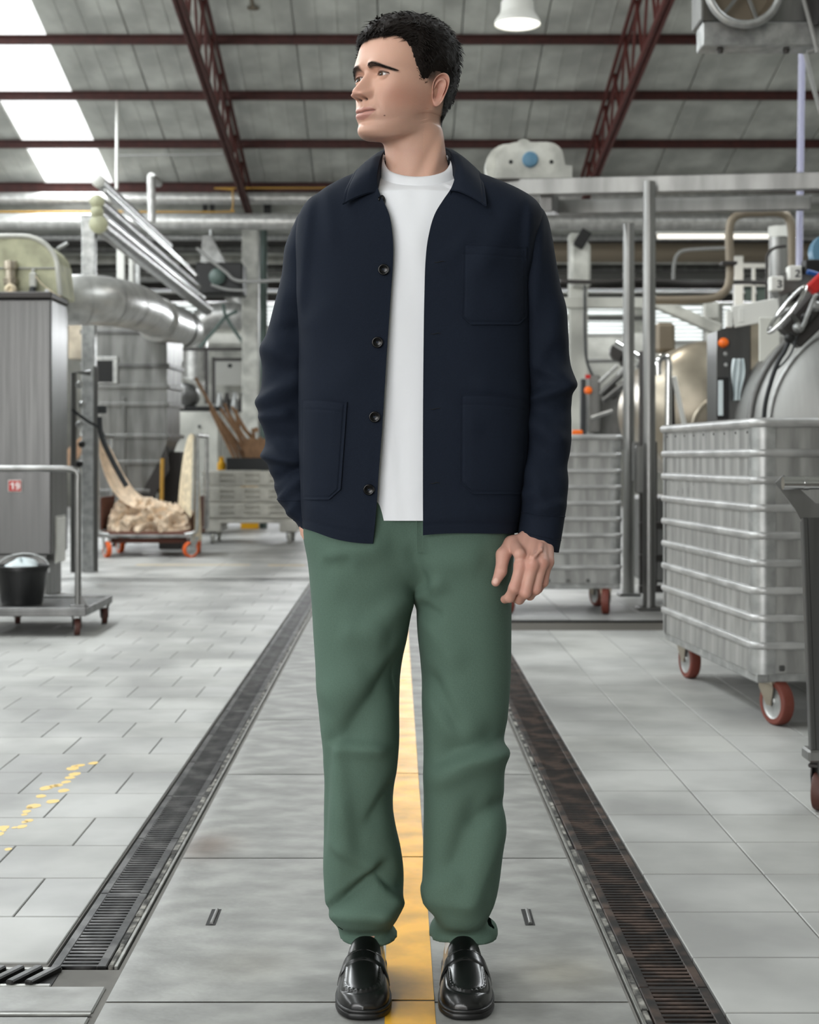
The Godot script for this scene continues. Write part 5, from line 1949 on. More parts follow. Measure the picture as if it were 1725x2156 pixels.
func far_right() -> void:
	var o := thing("white_column", "broad white column behind the second laundry bin, right of man's arm", "column", Vector3(2.0, 0, -16.2))
	var m := MB.new()
	m.box(px(1217, 730, 16.2) * Vector3(1, 0, 1) + Vector3(0, 1.75, 0), Vector3(0.20, 3.5, 0.2), 0.012)
	wpart("shaft", m, M.wall, o)
	m = MB.new()
	m.box(px(1217, 560, 16.15) + Vector3(0.02, 0, 0), Vector3(0.22, 0.5, 0.22), 0.03)
	wpart("casing", m, M.off_white, o)
	m = MB.new()
	bar(px(1216, 520, 16.0), px(1236, 487, 16.0), 0.11, 0.12, m, 0.01)
	solo("floodlight", "dark floodlight tilted on top of the white column", "lamp", m, M.black)
	m = MB.new()
	m.box(px(1275, 638, 15.6), Vector3(1.25, 0.115, 0.12), 0.008)
	solo("cross_beam", "pale horizontal beam in front of the right-hand windows", "beam", m, M.wall)
	m = MB.new()
	m.box(px(1260, 670, 30.9), Vector3(2.4, 0.11, 0.1), 0.008)
	solo("window_bar", "grey bar crossing the right-hand back windows", "beam", m, M.grey_paint)
	m = MB.new()
	bar(px(1365, 630, 13.5), px(1515, 695, 13.5), 0.11, 0.10, m, 0.008)
	solo("slanted_beam", "grey beam slanting down from the second post to the control cabinet", "beam", m, M.off_white)
	# taupe pipe loop
	m = MB.new()
	m.tube(smooth_path([px(1365, 632, 12.5), px(1430, 632, 12.5), px(1500, 628, 12.5), px(1528, 612, 12.5), px(1537, 585, 12.5), px(1537, 540, 12.5), px(1536, 490, 12.5), px(1543, 462, 12.5), px(1566, 450, 12.5), px(1600, 448, 12.5), px(1640, 448, 12.5), px(1660, 458, 12.5), px(1667, 485, 12.5), px(1668, 530, 12.5), px(1668, 600, 12.5)], 6), 0.036, 14)
	o = solo("pipe_loop", "taupe pipe looping over like an upside-down U behind the rails", "pipe", m, M.taupe_pipe)
	m = MB.new()
	m.box(px(1534, 555, 12.45), Vector3(0.13, 0.03, 0.12), 0.006)
	wpart("flange", m, M.dark_steel, o)
	m = MB.new()
	m.tube(smooth_path([px(1418, 590, 17.0), px(1420, 555, 17.0), px(1428, 535, 17.0), px(1450, 526, 17.0), px(1530, 522, 17.0)], 5), 0.022, 8)
	solo("thin_pipe", "thin bent grey pipe between second post and taupe loop", "pipe", m, M.grey_paint)
	m = MB.new()
	m.tube(smooth_path([px(1180, 592, 15.0), px(1250, 594, 15.0), px(1330, 590, 15.0), px(1400, 592, 15.0), px(1470, 597, 15.0), px(1560, 594, 15.0), px(1615, 596, 15.0)], 6), 0.022, 8)
	solo("cable_run", "sagging dark bundle of cables crossing behind the steel posts", "cable", m, M.dark_steel)
	m = MB.new()
	m.tube(smooth_path([px(1232, 600, 15.5), px(1232, 700, 15.5), px(1236, 760, 15.5), px(1252, 800, 15.5), px(1256, 830, 15.5)], 5), 0.014, 8)
	solo("drop_cable", "dark cable dropping down beside the white column", "cable", m, M.dark_paint)
	m = MB.new()
	m.tube(smooth_path([px(1615, 690, 11.5), px(1615, 560, 11.5), px(1618, 535, 11.5), px(1632, 522, 11.5), px(1655, 518, 11.5)], 5), 0.012, 8)
	solo("bent_conduit", "thin dark conduit bending over above the control cabinet", "conduit", m, M.dark_steel)
	# lit tube and pale duct behind
	o = thing("tube_light", "long lit fluorescent tube light behind the taupe pipe loop", "lamp", px(1510, 497, 19.0))
	m = MB.new()
	m.box(px(1515, 491, 19.0), Vector3(1.65, 0.035, 0.09), 0.005)
	wpart("housing", m, M.white_paint, o)
	m = MB.new()
	m.tube([px(1385, 498, 19.0), px(1640, 498, 19.0)], 0.03, 12)
	wpart("tube", m, M.tube_glow, o)
	var l := AreaLight3D.new()
	l.name = "tube_area_light"
	l.area_size = Vector2(1.55, 0.06)
	l.light_energy = 2.0
	l.light_color = Color(1.0, 0.97, 0.92)
	l.area_range = 40.0
	l.shadow_enabled = true
	l.rotation_degrees = Vector3(-90, 0, 0)
	l.position = Vector3(0, -0.05, 0)
	o.add_child(l)
	m = MB.new()
	m.tube([px(1150, 532, 21.0), px(1750, 532, 21.0)], 0.14, 20)
	solo("beige_duct", "beige round duct crossing below the tube light", "duct", m, M.taupe_pipe)
	m = MB.new()
	m.box(px(1300, 570, 27.0), Vector3(4.6, 0.36, 0.2), 0.01)
	solo("fascia_panel", "grey fascia panel above the right-hand windows", "panel", m, M.grey_paint)
	# glazed partition
	o = thing("glazed_partition", "white framed glazed partition with grey panes above the control cabinet", "partition", px(1590, 640, 20.0))
	m = MB.new()
	m.box(px(1555, 640, 20.0), Vector3(0.12, 1.3, 0.1), 0.008)
	m.box(px(1600, 560, 20.0), Vector3(0.7, 0.06, 0.08), 0.006)
	m.box(px(1618, 640, 20.0), Vector3(0.05, 1.3, 0.08), 0.006)
	m.box(px(1587, 640, 20.0), Vector3(0.04, 1.0, 0.07), 0.006)
	m.box(px(1597, 600, 20.0), Vector3(0.45, 0.04, 0.07), 0.006)
	wpart("frame", m, M.white_paint, o)
	for p in [[1578, 618], [1603, 618], [1578, 655], [1603, 655]]:
		m = MB.new()
		m.box(px(p[0], p[1], 20.05), Vector3(0.12, 0.21, 0.01), 0.002)
		wpart("pane", m, M.green_grey, o)
	m = MB.new()
	m.tube([px(1640, 480, 14.0), px(1640, 700, 14.0)], 0.09, 20)
	o = solo("grey_stack", "grey vertical pipe between the taupe loop and the clear tube", "pipe", m, M.steel)
	m = MB.new()
	m.tube([px(1640, 500, 14.0), px(1640, 478, 14.0)], 0.098, 20)
	wpart("cap", m, M.white_paint, o)
	m = MB.new()
	m.box(px(1497, 655, 13.9), Vector3(0.13, 0.16, 0.12), 0.01)
	solo("junction_box", "small grey junction box at the end of the slanted beam", "box", m, M.off_white)
	m = MB.new()
	m.box(px(1260, 760, 31.5), Vector3(1.0, 0.07, 0.1), 0.006)
	solo("wall_rail", "short dark rail on the back wall right of the white column", "rail", m, M.grey_paint)


# ---------------------------------------------------------------- the man

const BD := 2.87      # distance of the plane through his shoulders and ankles
const BF := 2.87 / 3085.0
const HEAD := Vector3(0.0105, 1.7558, -2.85)      # between the ears, at the height of the eyes
const TURN := 0.8203      # his head is turned 47 degrees to his right

var person: Node3D
var SPECK := FastNoiseLite.new()


func bx(x: float) -> float:      # measured widths and heights at the body's plane
	return (x - CX) * BF


func by(y: float) -> float:
	return EYE - (y - CY) * BF


func tabs(rows: Array, k: int) -> Array:      # column k of a table as [x0, y0, x1, y1, ...]
	var t := []
	for r in rows:
		t.append(float(r[0]))
		t.append(float(r[k]))
	return t


# folds: [x0, y0, x1, y1, width on one side, width on the other, height in mm], in measured pixels
func fold_push(folds: Array, x: float, y: float) -> float:
	var s := 0.0
	for f in folds:
		var dx: float = f[2] - f[0]
		var dy: float = f[3] - f[1]
		var l2 := dx * dx + dy * dy
		var t: float = ((x - f[0]) * dx + (y - f[1]) * dy) / l2
		if t < -0.4 or t > 1.4: continue
		var d: float = ((x - f[0]) * dy - (y - f[1]) * dx) / sqrt(l2)     # > 0 to the left of the direction of travel
		var w: float = f[4] if d > 0 else f[5]
		if absf(d) > 2.6 * w: continue
		var along := 1.0
		if t < 0.15: along = smoothstep(-0.35, 0.15, t)
		elif t > 0.85: along = 1.0 - smoothstep(0.85, 1.35, t)
		s += f[6] * 0.0013 * along * exp(-d * d / (w * w))
	return s


func build_person() -> void:
	person = thing("person", "young man with short dark hair in navy jacket and green trousers, looking left", "person", BODY)
	build_body()
	build_hair()
	build_tee()
	build_jacket()
	build_trousers()
	build_shoe("left-hand shoe", -0.0665, -0.055, 1.0)
	build_shoe("right-hand shoe", 0.1365, 0.128, -1.0)


# ------------------------------------------------ head

const HROWS := [
	# y, tilt, front, back, half width, widest at, squareness
	[0.1235, 0.0, -0.022, -0.030, 0.004, -0.026, 2.0],
	[0.1205, 0.0, 0.018, -0.066, 0.034, -0.025, 2.0],
	[0.1115, 0.0, 0.046, -0.090, 0.054, -0.022, 2.1],
	[0.094, 0.0, 0.064, -0.108, 0.069, -0.020, 2.2],
	[0.071, 0.0, 0.0790, -0.117, 0.0770, -0.018, 2.3],
	[0.047, 0.0, 0.0880, -0.120, 0.0795, -0.016, 2.35],
	[0.025, 0.0, 0.0955, -0.1195, 0.0790, -0.014, 2.4],
	[0.010, 0.0, 0.0915, -0.118, 0.0770, -0.012, 2.4],
	[-0.005, 0.001, 0.0890, -0.115, 0.0750, -0.010, 2.4],
	[-0.020, 0.003, 0.0905, -0.111, 0.0735, -0.008, 2.35],
	[-0.035, 0.006, 0.0945, -0.106, 0.0715, -0.006, 2.3],
	[-0.050, 0.010, 0.0980, -0.100, 0.0695, -0.005, 2.22],
	[-0.0635, 0.015, 0.1010, -0.095, 0.0675, -0.005, 2.15],
	[-0.0765, 0.021, 0.1010, -0.092, 0.0655, -0.006, 2.05],
	[-0.088, 0.028, 0.0985, -0.090, 0.0630, -0.008, 1.95],
	[-0.0985, 0.036, 0.1030, -0.089, 0.0605, -0.010, 1.88],
	[-0.108, 0.041, 0.1025, -0.089, 0.0580, -0.012, 1.85],
	[-0.1145, 0.042, 0.0935, -0.089, 0.0562, -0.014, 1.85],
	[-0.1170, 0.041, 0.0780, -0.089, 0.0552, -0.018, 1.9],
	[-0.1150, 0.036, 0.0560, -0.089, 0.0550, -0.022, 2.0],
	[-0.1145, 0.030, 0.0320, -0.0905, 0.0553, -0.030, 2.0],
	[-0.131, 0.033, 0.0240, -0.0925, 0.0562, -0.035, 2.0],
	[-0.160, 0.028, 0.0215, -0.098, 0.0580, -0.040, 2.0],
	[-0.195, 0.020, 0.0215, -0.108, 0.0640, -0.043, 2.0],
	[-0.225, 0.012, 0.0215, -0.112, 0.0660, -0.046, 2.0],
	[-0.270, 0.004, 0.0200, -0.110, 0.0680, -0.048, 2.0]]


func head_row(t: float) -> PackedFloat32Array:
	var k := clampi(int(t), 0, HROWS.size() - 2)
	var f := t - k
	var out := PackedFloat32Array()
	out.resize(7)
	for c in 7:
		var p0: float = HROWS[maxi(k - 1, 0)][c]
		var p1: float = HROWS[k][c]
		var p2: float = HROWS[k + 1][c]
		var p3: float = HROWS[mini(k + 2, HROWS.size() - 1)][c]
		out[c] = cubic_interpolate(p1, p2, p0, p3, f)
	return out


func head_point(r: PackedFloat32Array, phi: float) -> Vector3:     # x forward, y up, z to his left
	var c := cos(phi)
	var s := sin(phi)
	var p := r[6] if c > 0 else 2.1
	var e := 2.0 / p
	var a0 := r[5]
	var a := a0 + (r[2] - a0) * pow(c, e) if c > 0 else a0 - (a0 - r[3]) * pow(-c, e)
	var b := r[4] * signf(s) * pow(absf(s), e)
	var up := r[0] + r[1] * smoothstep(0.0, 1.0, (1.0 - c) / 1.15)
	return Vector3(a, up, b)


func head_world(p: Vector3) -> Vector3:
	var sn := sin(TURN)
	var cs := cos(TURN)
	return HEAD + Vector3(-sn * p.x + cs * p.z, p.y, cs * p.x + sn * p.z)


func hairline(phi: float) -> float:      # height of the hair's edge round the head
	return tab([0.0, 0.074, 0.45, 0.073, 0.80, 0.066, 1.0, 0.052, 1.12, 0.034, 1.25, 0.010, 1.36, -0.010, 1.47, -0.012, 1.56, 0.004, 1.80, 0.004, 1.95, -0.016, 2.15, -0.055, 2.4, -0.078, 3.15, -0.086], phi)


const BROW := [0.008, 0.0150, 0.014, 0.0172, 0.022, 0.0182, 0.032, 0.0165, 0.044, 0.0110, 0.060, 0.0035]
const EYE_A := 0.0712
const NOSE_H := [-0.056, 0.0, -0.0530, 0.0010, -0.0505, 0.0050, -0.0478, 0.0165, -0.0455, 0.0250, -0.0420, 0.0296, -0.038, 0.0306, -0.034, 0.0294, -0.028, 0.0252, -0.014, 0.0155, -0.002, 0.0090, 0.010, 0.0035, 0.020, 0.0]
const NOSE_W := [-0.055, 0.0140, -0.042, 0.0138, -0.036, 0.0130, -0.026, 0.0102, -0.008, 0.0078, 0.004, 0.0082, 0.018, 0.012]


func face_shape(p: Vector3) -> Array:     # features pushed out of the smooth head; returns the point and its colour
	var y := p.y
	var b := absf(p.z)
	var q := p
	var skin := Color(0.60, 0.360, 0.270)
	var front := smoothstep(-0.01, 0.045, p.x)
	if front > 0.0:
		var out := 0.0
		# brow ridge, temples, cheekbones, hollow cheeks
		out += 0.0056 * gau(y - tab(BROW, b) - 0.001, 0.008) * smoothstep(0.062, 0.03, b) * smoothstep(0.0, 0.016, b)
		out -= 0.0022 * gau(y - 0.008, 0.012) * gau(b, 0.012)
		var cheek := 0.0036 * gau(y + 0.019, 0.017) * gau(b - 0.052, 0.017)
		q.z += signf(p.z) * (cheek * 0.8 - 0.0030 * gau(y + 0.058, 0.022) * gau(b - 0.056, 0.02))
		out += cheek * 0.6
		# eye hollow
		out -= 0.0065 * gau(y - 0.005, 0.0085) * gau(b - 0.027, 0.018)
		out -= 0.0050 * gau(y - 0.003, 0.010) * gau(b - 0.0155, 0.007)
		out -= 0.0018 * gau(y + 0.0125, 0.005) * gau(b - 0.030, 0.014)
		# muzzle round the mouth, folds beside it
		out += 0.0030 * gau(y + 0.068, 0.019) * gau(b, 0.022)
		out -= 0.0016 * gau(b - 0.031 - (y + 0.05) * -0.25, 0.005) * gau(y + 0.060, 0.016)
		# lips
		if b < 0.034 and y > -0.100 and y < -0.050:
			var mw := sqrt(maxf(0.0, 1.0 - pow(b / 0.0275, 2)))
			var line := -0.0693 - 0.0012 * gau(b, 0.006) + 0.0008 * gau(b - 0.026, 0.008)
			out += 0.0027 * mw * exp(-pow((y - line - 0.0052) / 0.0042, 2))
			out += 0.0038 * mw * exp(-pow((y - line + 0.0070) / 0.0050, 2))
			out -= 0.0042 * exp(-pow((y - line) / 0.0015, 2)) * smoothstep(0.029, 0.024, b)
			out -= 0.0014 * gau(b, 0.0038) * gau(y + 0.0585, 0.006)
			out -= 0.0026 * gau(y + 0.0885, 0.0055) * gau(b, 0.017)
			out -= 0.0020 * gau(b - 0.0285, 0.0035) * gau(y - line, 0.004)
		out += 0.0030 * gau(y + 0.104, 0.010) * gau(b, 0.017)
		out -= 0.0010 * gau(y + 0.105, 0.012) * gau(b, 0.0035)
		q.x += out * front
		# nose
		if b < 0.034 and y < 0.022 and y > -0.058:
			var h := tab(NOSE_H, y - 0.0055 * smoothstep(0.02, -0.02, y))
			var w := tab(NOSE_W, y - 0.0055)
			q.x += h * exp(-pow(b / w, 2.5))
			var wing := exp(-pow((b - 0.0150) / 0.0058, 2) - pow((y + 0.0385) / 0.0066, 2))
			q.x += 0.0130 * wing
			q.z += signf(p.z) * 0.0015 * wing
			q.x -= 0.0030 * exp(-pow((b - 0.0215) / 0.0026, 2) - pow((y + 0.038) / 0.008, 2))
			var hole := exp(-pow((b - 0.0080) / 0.0042, 2) - pow((y + 0.0450) / 0.0026, 2))
			q.x -= 0.0070 * hole
			skin = skin.lerp(Color(0.03, 0.012, 0.01), clampf(hole * 1.3, 0, 1))
		# eyelids lie on the eyeball
		var e := Vector2(b - 0.0325, y)
		if e.length() < 0.0195:
			var R := 0.0135
			var near := 1.0 - smoothstep(0.0115, 0.0134, e.length())
			var ball := sqrt(maxf(R * R - e.length_squared(), 0.0)) + EYE_A
			var u := clampf(e.x / 0.0138, -1, 1)
			var upper := 0.0043 * (1.0 - u * u) * (1.0 - 0.25 * u) - 0.0010 * u
			var lower := -0.0034 * (1.0 - u * u) * (1.0 + 0.2 * u) - 0.0010 * u
			var inside := minf(upper - y, y - lower)
			if absf(e.x) > 0.0138: inside = -0.002
			var lid := ball + 0.0015
			if y > upper: lid += 0.0007 * gau(y - upper - 0.0012, 0.0012) - 0.0012 * gau(y - upper - 0.0040, 0.0013)
			var soft := lid - (1.0 - near) * 0.02
			var k := clampf(0.5 + 0.5 * (soft - q.x) / 0.003, 0.0, 1.0)
			q.x = lerpf(q.x, soft, k) + 0.003 * k * (1.0 - k)
			q.x = lerpf(q.x, minf(q.x, maxf(ball - 0.0035, q.x - 0.0080)), smoothstep(-0.0004, 0.0007, inside))
			var lash := gau(y - upper - 0.0008, 0.0018) * smoothstep(0.0150, 0.0125, absf(e.x))
			skin = skin.lerp(Color(0.022, 0.012, 0.010), clampf(lash * 1.2, 0, 1) * 0.92)
			var rim := gau(y - lower + 0.0004, 0.0008) * smoothstep(0.0150, 0.0115, absf(e.x))
			skin = skin.lerp(Color(0.20, 0.10, 0.085), rim * 0.55)
			skin = skin.lerp(Color(0.34, 0.185, 0.15), 0.45 * gau(y - 0.009, 0.005) * near)
		# colour
		if b < 0.034 and y > -0.092 and y < -0.055:
			var line := -0.0693 - 0.0012 * gau(b, 0.006) + 0.0008 * gau(b - 0.026, 0.008)
			var lim := sqrt(maxf(0.0, 1.0 - pow(b / 0.0265, 2)))
			var bow := 0.0074 * lim - 0.0014 * gau(b, 0.003)
			var lip := smoothstep(-0.0012, 0.0008, minf(line + bow - y, y - line + 0.0138 * lim)) * smoothstep(0.0275, 0.0245, b)
			skin = skin.lerp(Color(0.46, 0.205, 0.180), 0.78 * lip)
			skin = skin.lerp(Color(0.10, 0.03, 0.026), 0.85 * exp(-pow((y - line) / 0.0010, 2)) * smoothstep(0.029, 0.025, b))
		var blush := gau(y + 0.042, 0.024) * gau(b - 0.056, 0.022)
		skin = skin.lerp(Color(0.47, 0.215, 0.155), 0.55 * blush)
		skin = skin.lerp(Color(0.56, 0.30, 0.235), 0.5 * gau(y + 0.036, 0.010) * gau(b, 0.017))
		var beard := smoothstep(-0.050, -0.075, y) * 0.16 + 0.10 * gau(y + 0.060, 0.006) * smoothstep(0.03, 0.02, b)
		skin = skin.lerp(Color(0.33, 0.225, 0.19), beard)
		# brows
		var bl := tab(BROW, b)
		var bw := lerpf(0.0050, 0.0030, smoothstep(0.015, 0.056, b))
		var brow := smoothstep(1.5, 0.6, absf(y - bl) / bw) * smoothstep(0.0085, 0.015, b) * smoothstep(0.062, 0.052, b)
		skin = skin.lerp(Color(0.030, 0.019, 0.014), brow * 0.92)
		q.x += 0.0008 * brow
	# neck: the strap muscle from behind the ear to the collar bone, and the throat
	if y < -0.075:
		var phi := atan2(p.z, p.x + 0.04)
		for s in [1.0, -1.0]:
			var t := clampf((-0.095 - y) / 0.115, 0, 1.2)
			var at: float = lerpf(1.95, 1.0, t)
			var d: float = (phi * s - at) * 0.06
			var k: float = 0.0048 * gau(d, 0.011) * smoothstep(-0.080, -0.120, y) - 0.0026 * gau(d + 0.021, 0.011) * smoothstep(-0.110, -0.150, y)
			var dir := Vector3(p.x + 0.04, 0, p.z).normalized()
			q += dir * k
		q.x += 0.0045 * gau(y + 0.172, 0.014) * gau(p.z, 0.014) * smoothstep(0.0, 0.015, p.x)
		skin = skin.lerp(Color(0.55, 0.33, 0.25), 0.4 * smoothstep(-0.12, -0.15, y))
	# shaved sides fade into skin
	var hp := absf(atan2(p.z, p.x + 0.02))
	var edge := y - hairline(hp)
	if edge > -0.03:
		var rough := 0.006 * SPECK.get_noise_2d(hp * 90.0, y * 700.0)
		var lo := lerpf(-0.004, -0.014, smoothstep(0.9, 1.3, hp))
		var fade := smoothstep(lo, lerpf(0.004, 0.012, smoothstep(0.9, 1.3, hp)), edge + rough)
		skin = skin.lerp(Color(0.035, 0.026, 0.022), fade * 0.95)
	for mole in [[-0.079, 0.0385, 0.0010], [-0.086, 0.055, 0.0012]]:
		if p.z > 0 and p.x > 0.03 and Vector2(y - mole[0], b - mole[1]).length() < mole[2] * 1.25:
			skin = skin.lerp(Color(0.10, 0.05, 0.04), 0.75)
	return [q, skin]


func build_head(mb: MB) -> void:
	var angles := []
	var k := 0.0
	while k < 1.0:      # finer towards the face
		angles.append(k)
		k += lerpf(0.0062, 0.030, smoothstep(0.30, 0.55, k))
	var phis := []
	for a in angles: phis.append(a * PI)
	phis.append(PI)
	var all := []
	for p in phis: all.append(p)
	for j in range(phis.size() - 2, 0, -1): all.append(-phis[j])
	var per := [4, 5, 5, 7, 10, 14, 17, 17, 17, 16, 15, 15, 14, 14, 13, 13, 10, 8, 6, 6, 6, 6, 6, 6, 6]
	var rows := []
	var cols := []
	for r in HROWS.size() - 1:
		for s in per[r]:
			var t: float = r + float(s) / per[r]
			var hr := head_row(t)
			var row := []
			for p in all:
				var f := face_shape(head_point(hr, p))
				row.append(head_world(f[0]))
				var c: Color = f[1]
				cols.append(c)
			rows.append(row)
	var hr := head_row(HROWS.size() - 1.001)
	var row := []
	for p in all:
		var f := face_shape(head_point(hr, p))
		row.append(head_world(f[0]))
		cols.append(f[1])
	rows.append(row)
	mb.grid(rows, true, true, cols)
	for side in [1.0, -1.0]:
		build_ear(mb, side)


func build_ear(mb: MB, side: float) -> void:
	# outline in the plane of the ear: x to the back, y up, from its root by the cheek
	var c0 := Vector3(-0.014, -0.0225, 0.0725)
	var ax := Vector3(-0.86, 0.16, 0.50).normalized()      # towards the back, standing off the head
	var ay := Vector3(-0.14, 0.985, 0.10).normalized()
	var az := ax.cross(ay).normalized()
	if az.z < 0: az = -az
	var rows := []
	var cols := []
	var nr := 26
	var na := 56
	for j in nr:
		var q := j / float(nr - 1)
		var row := []
		for i in na:
			var a := TAU * i / na
			var top := smoothstep(-0.6, 1.0, sin(a))
			var rx := 0.0188 * lerpf(0.70, 1.08, top)
			var ry := 0.0325
			var rho := minf(q / 0.86, 1.0)
			var u := cos(a) * rx * rho
			var w := sin(a) * ry * rho
			# relief: bowl, inner ridge, groove, rolled rim
			var h := 0.0
			var bowl := Vector2((u + 0.004) / 0.0085, (w + 0.004) / 0.013).length()
			h -= 0.0100 * exp(-pow(bowl, 3.0))
			var ridge := exp(-pow((rho - 0.60) / 0.11, 2)) * smoothstep(-0.75, 0.0, cos(a) + 0.55)
			h += 0.0046 * ridge * smoothstep(-0.85, -0.3, sin(a))
			h -= 0.0034 * exp(-pow((rho - 0.80) / 0.07, 2)) * smoothstep(-0.35, 0.2, sin(a) + cos(a) * 0.4)
			h += 0.0050 * exp(-pow((rho - 0.95) / 0.075, 2)) * smoothstep(-0.75, -0.1, sin(a) + cos(a) * 0.5)
			h += 0.0055 * exp(-pow((u + 0.0125) / 0.0040, 2) - pow((w + 0.006) / 0.006, 2))      # tragus
			h += 0.0030 * exp(-pow((w + 0.026) / 0.007, 2)) * (1.0 - rho * rho * 0.6)      # lobe
			if q > 0.86:      # round the rim and back to the head
				var t := (q - 0.86) / 0.14
				h -= 0.015 * t * t + 0.003 * t
				u *= 1.0 + 0.05 * sin(t * PI) - 0.25 * t * t
				w *= 1.0 + 0.02 * sin(t * PI) - 0.10 * t * t
			var p := c0 + ax * (u + 0.014) + ay * w + az * (h + 0.001)
			p.z *= side
			row.append(head_world(p))
			var red := Color(0.56, 0.315, 0.245).lerp(Color(0.42, 0.18, 0.14), clampf(0.75 * exp(-pow(bowl, 2.0)) + 0.25 * exp(-pow((rho - 0.80) / 0.09, 2)), 0, 1))
			cols.append(red)
		rows.append(row)
	mb.grid(rows, true, side < 0, cols)


func build_hair() -> void:
	var m := MB.new()
	var rows := []
	var n := 230
	var nz := FastNoiseLite.new()
	nz.seed = 31
	nz.frequency = 60.0
	nz.fractal_octaves = 3
	var surf := func(t: float, phi: float) -> Array:      # point on the hair and how thick it is there
		var p := head_point(head_row(t), phi)
		var hp := absf(phi)
		var lift := p.y - hairline(minf(hp, 3.14)) + 0.005 * nz.get_noise_2d(hp * 1.1, p.y * 0.5)
		var side := smoothstep(0.9, 1.5, hp)
		var thick := lerpf(0.013, 0.016, smoothstep(0.07, 0.105, p.y))
		thick = lerpf(thick, lerpf(0.0025, 0.015, smoothstep(-0.02, 0.075, p.y)), side)
		thick = lerpf(thick, 0.011, smoothstep(2.2, 2.9, hp) * smoothstep(0.08, 0.03, p.y) * smoothstep(-0.06, 0.0, p.y))
		thick *= smoothstep(-0.003, lerpf(0.020, 0.035, side), lift)
		return [p, thick, lift]
	for j in 162:
		var t := j * 0.1025
		var row := []
		for i in n:
			var phi := (TAU * i / n)
			if phi > PI: phi -= TAU
			var s: Array = surf.call(t, phi)
			var p: Vector3 = s[0]
			var nrm := Vector3(p.x + 0.015, maxf(p.y - 0.02, 0.0) * 1.25, p.z).normalized()
			var bump: float = 1.0 + 0.28 * nz.get_noise_3d(p.x, p.y, p.z)
			var th: float = s[1] * 0.72 * bump if s[2] > -0.004 else (-0.004 if s[2] > -0.012 else -0.03)
			if s[2] > -0.004: th -= 0.0022 * smoothstep(0.012, 0.0, s[2])
			row.append(head_world(p + nrm * th))
		rows.append(row)
	m.grid(rows, true, true)
	var cap := wpart("hair", m, M.hair, person)
	# locks: short tapering tufts lying forward, shorter to the sides
	m = MB.new()
	for k in 9500:
		var phi := rng.randf_range(-PI, PI)
		var t := pow(rng.randf(), 0.75) * 17.0 + 0.2
		if rng.randf() < 0.12:      # temples and sideburns
			phi = rng.randf_range(0.85, 1.5) * (1.0 if rng.randf() < 0.7 else -1.0)
			t = rng.randf_range(3.0, 8.5)
		elif rng.randf() < 0.11:
			phi = rng.randf_range(-1.05, 1.05)
			t = 4.0
		var hp := absf(phi)
		var s: Array = surf.call(t, phi)
		if t == 4.0:      # the fringe starts just above the hairline
			t = 3.75 + rng.randf_range(-0.45, 0.12)
			s = surf.call(t, phi)
		if s[2] < 0.001: continue
		var p: Vector3 = s[0]
		var nrm := Vector3(p.x + 0.015, maxf(p.y - 0.02, 0.0) * 1.25, p.z).normalized()
		var fwd := Vector3(0.9, -0.25, 0.0) if hp < 1.2 and p.y > 0.05 else Vector3(-0.15, -0.9, 0.0)
		var swirl := nz.get_noise_3d(p.x * 0.35, p.y * 0.35, p.z * 0.35) * 2.2
		fwd += Vector3(rng.randf_range(-0.3, 0.3), rng.randf_range(-0.2, 0.3), rng.randf_range(-0.4, 0.4) + swirl)
		var tan := (fwd - nrm * fwd.dot(nrm)).normalized()
		var long := clampf(s[1] * 1.3, 0.003, 0.021) * rng.randf_range(0.6, 1.2)
		var root: Vector3 = p + nrm * s[1] * rng.randf_range(0.45, 0.8)
		var tip := root + (tan * 0.85 + nrm * rng.randf_range(0.05, 0.34)) * long
		if hp < 1.1 and p.y < 0.098 and p.y > 0.06:
			tip = root + (tan * 0.9 + nrm * rng.randf_range(0.02, 0.22)) * rng.randf_range(0.010, 0.019)
		var w := rng.randf_range(0.0006, 0.0019) * clampf(s[1] / 0.010, 0.35, 1.0)
		var side := tan.cross(nrm).normalized() * w
		var up := nrm * w * 0.8
		var mid := root.lerp(tip, 0.55) + nrm * 0.0012
		var R := [head_world(root - side), head_world(root + up), head_world(root + side)]
		var Q := [head_world(mid - side * 0.8), head_world(mid + up * 0.8), head_world(mid + side * 0.8)]
		var T := head_world(tip)
		m.grid([R, Q, [T, T, T]], false, true)
	var locks := wpart("locks", m, M.hair, cap)
	locks.set_meta("kind", "stuff")
	# brows
	m = MB.new()
	for side in [1.0, -1.0]:
		for k in 260:
			var b := rng.randf_range(0.0105, 0.058)
			var bl := tab(BROW, b)
			var bw := lerpf(0.0034, 0.0016, smoothstep(0.015, 0.056, b))
			var y := bl + rng.randf_range(-1, 1) * bw
			var hr := head_row(6.0 + (0.025 - y) / 0.015)
			var phi := asin(clampf(pow(b / hr[4], hr[6] / 2.0), 0, 1))
			var p: Vector3 = face_shape(head_point(hr, phi * side))[0]
			var d := Vector3(-0.35, 0.55 - 0.75 * smoothstep(0.012, 0.04, b), side * 0.75).normalized() * rng.randf_range(0.004, 0.0065)
			var w := Vector3(0, 0.00035, 0)
			var a := p + Vector3(0.0002, 0, 0)
			var e := p + d + Vector3(0.0014, 0, side * 0.0003)
			m.grid([[head_world(a - w), head_world(a + Vector3(0.0006, 0, 0)), head_world(a + w)], [head_world(e), head_world(e), head_world(e)]], false, side > 0)
	wpart("eyebrows", m, M.hair, person).set_meta("kind", "stuff")


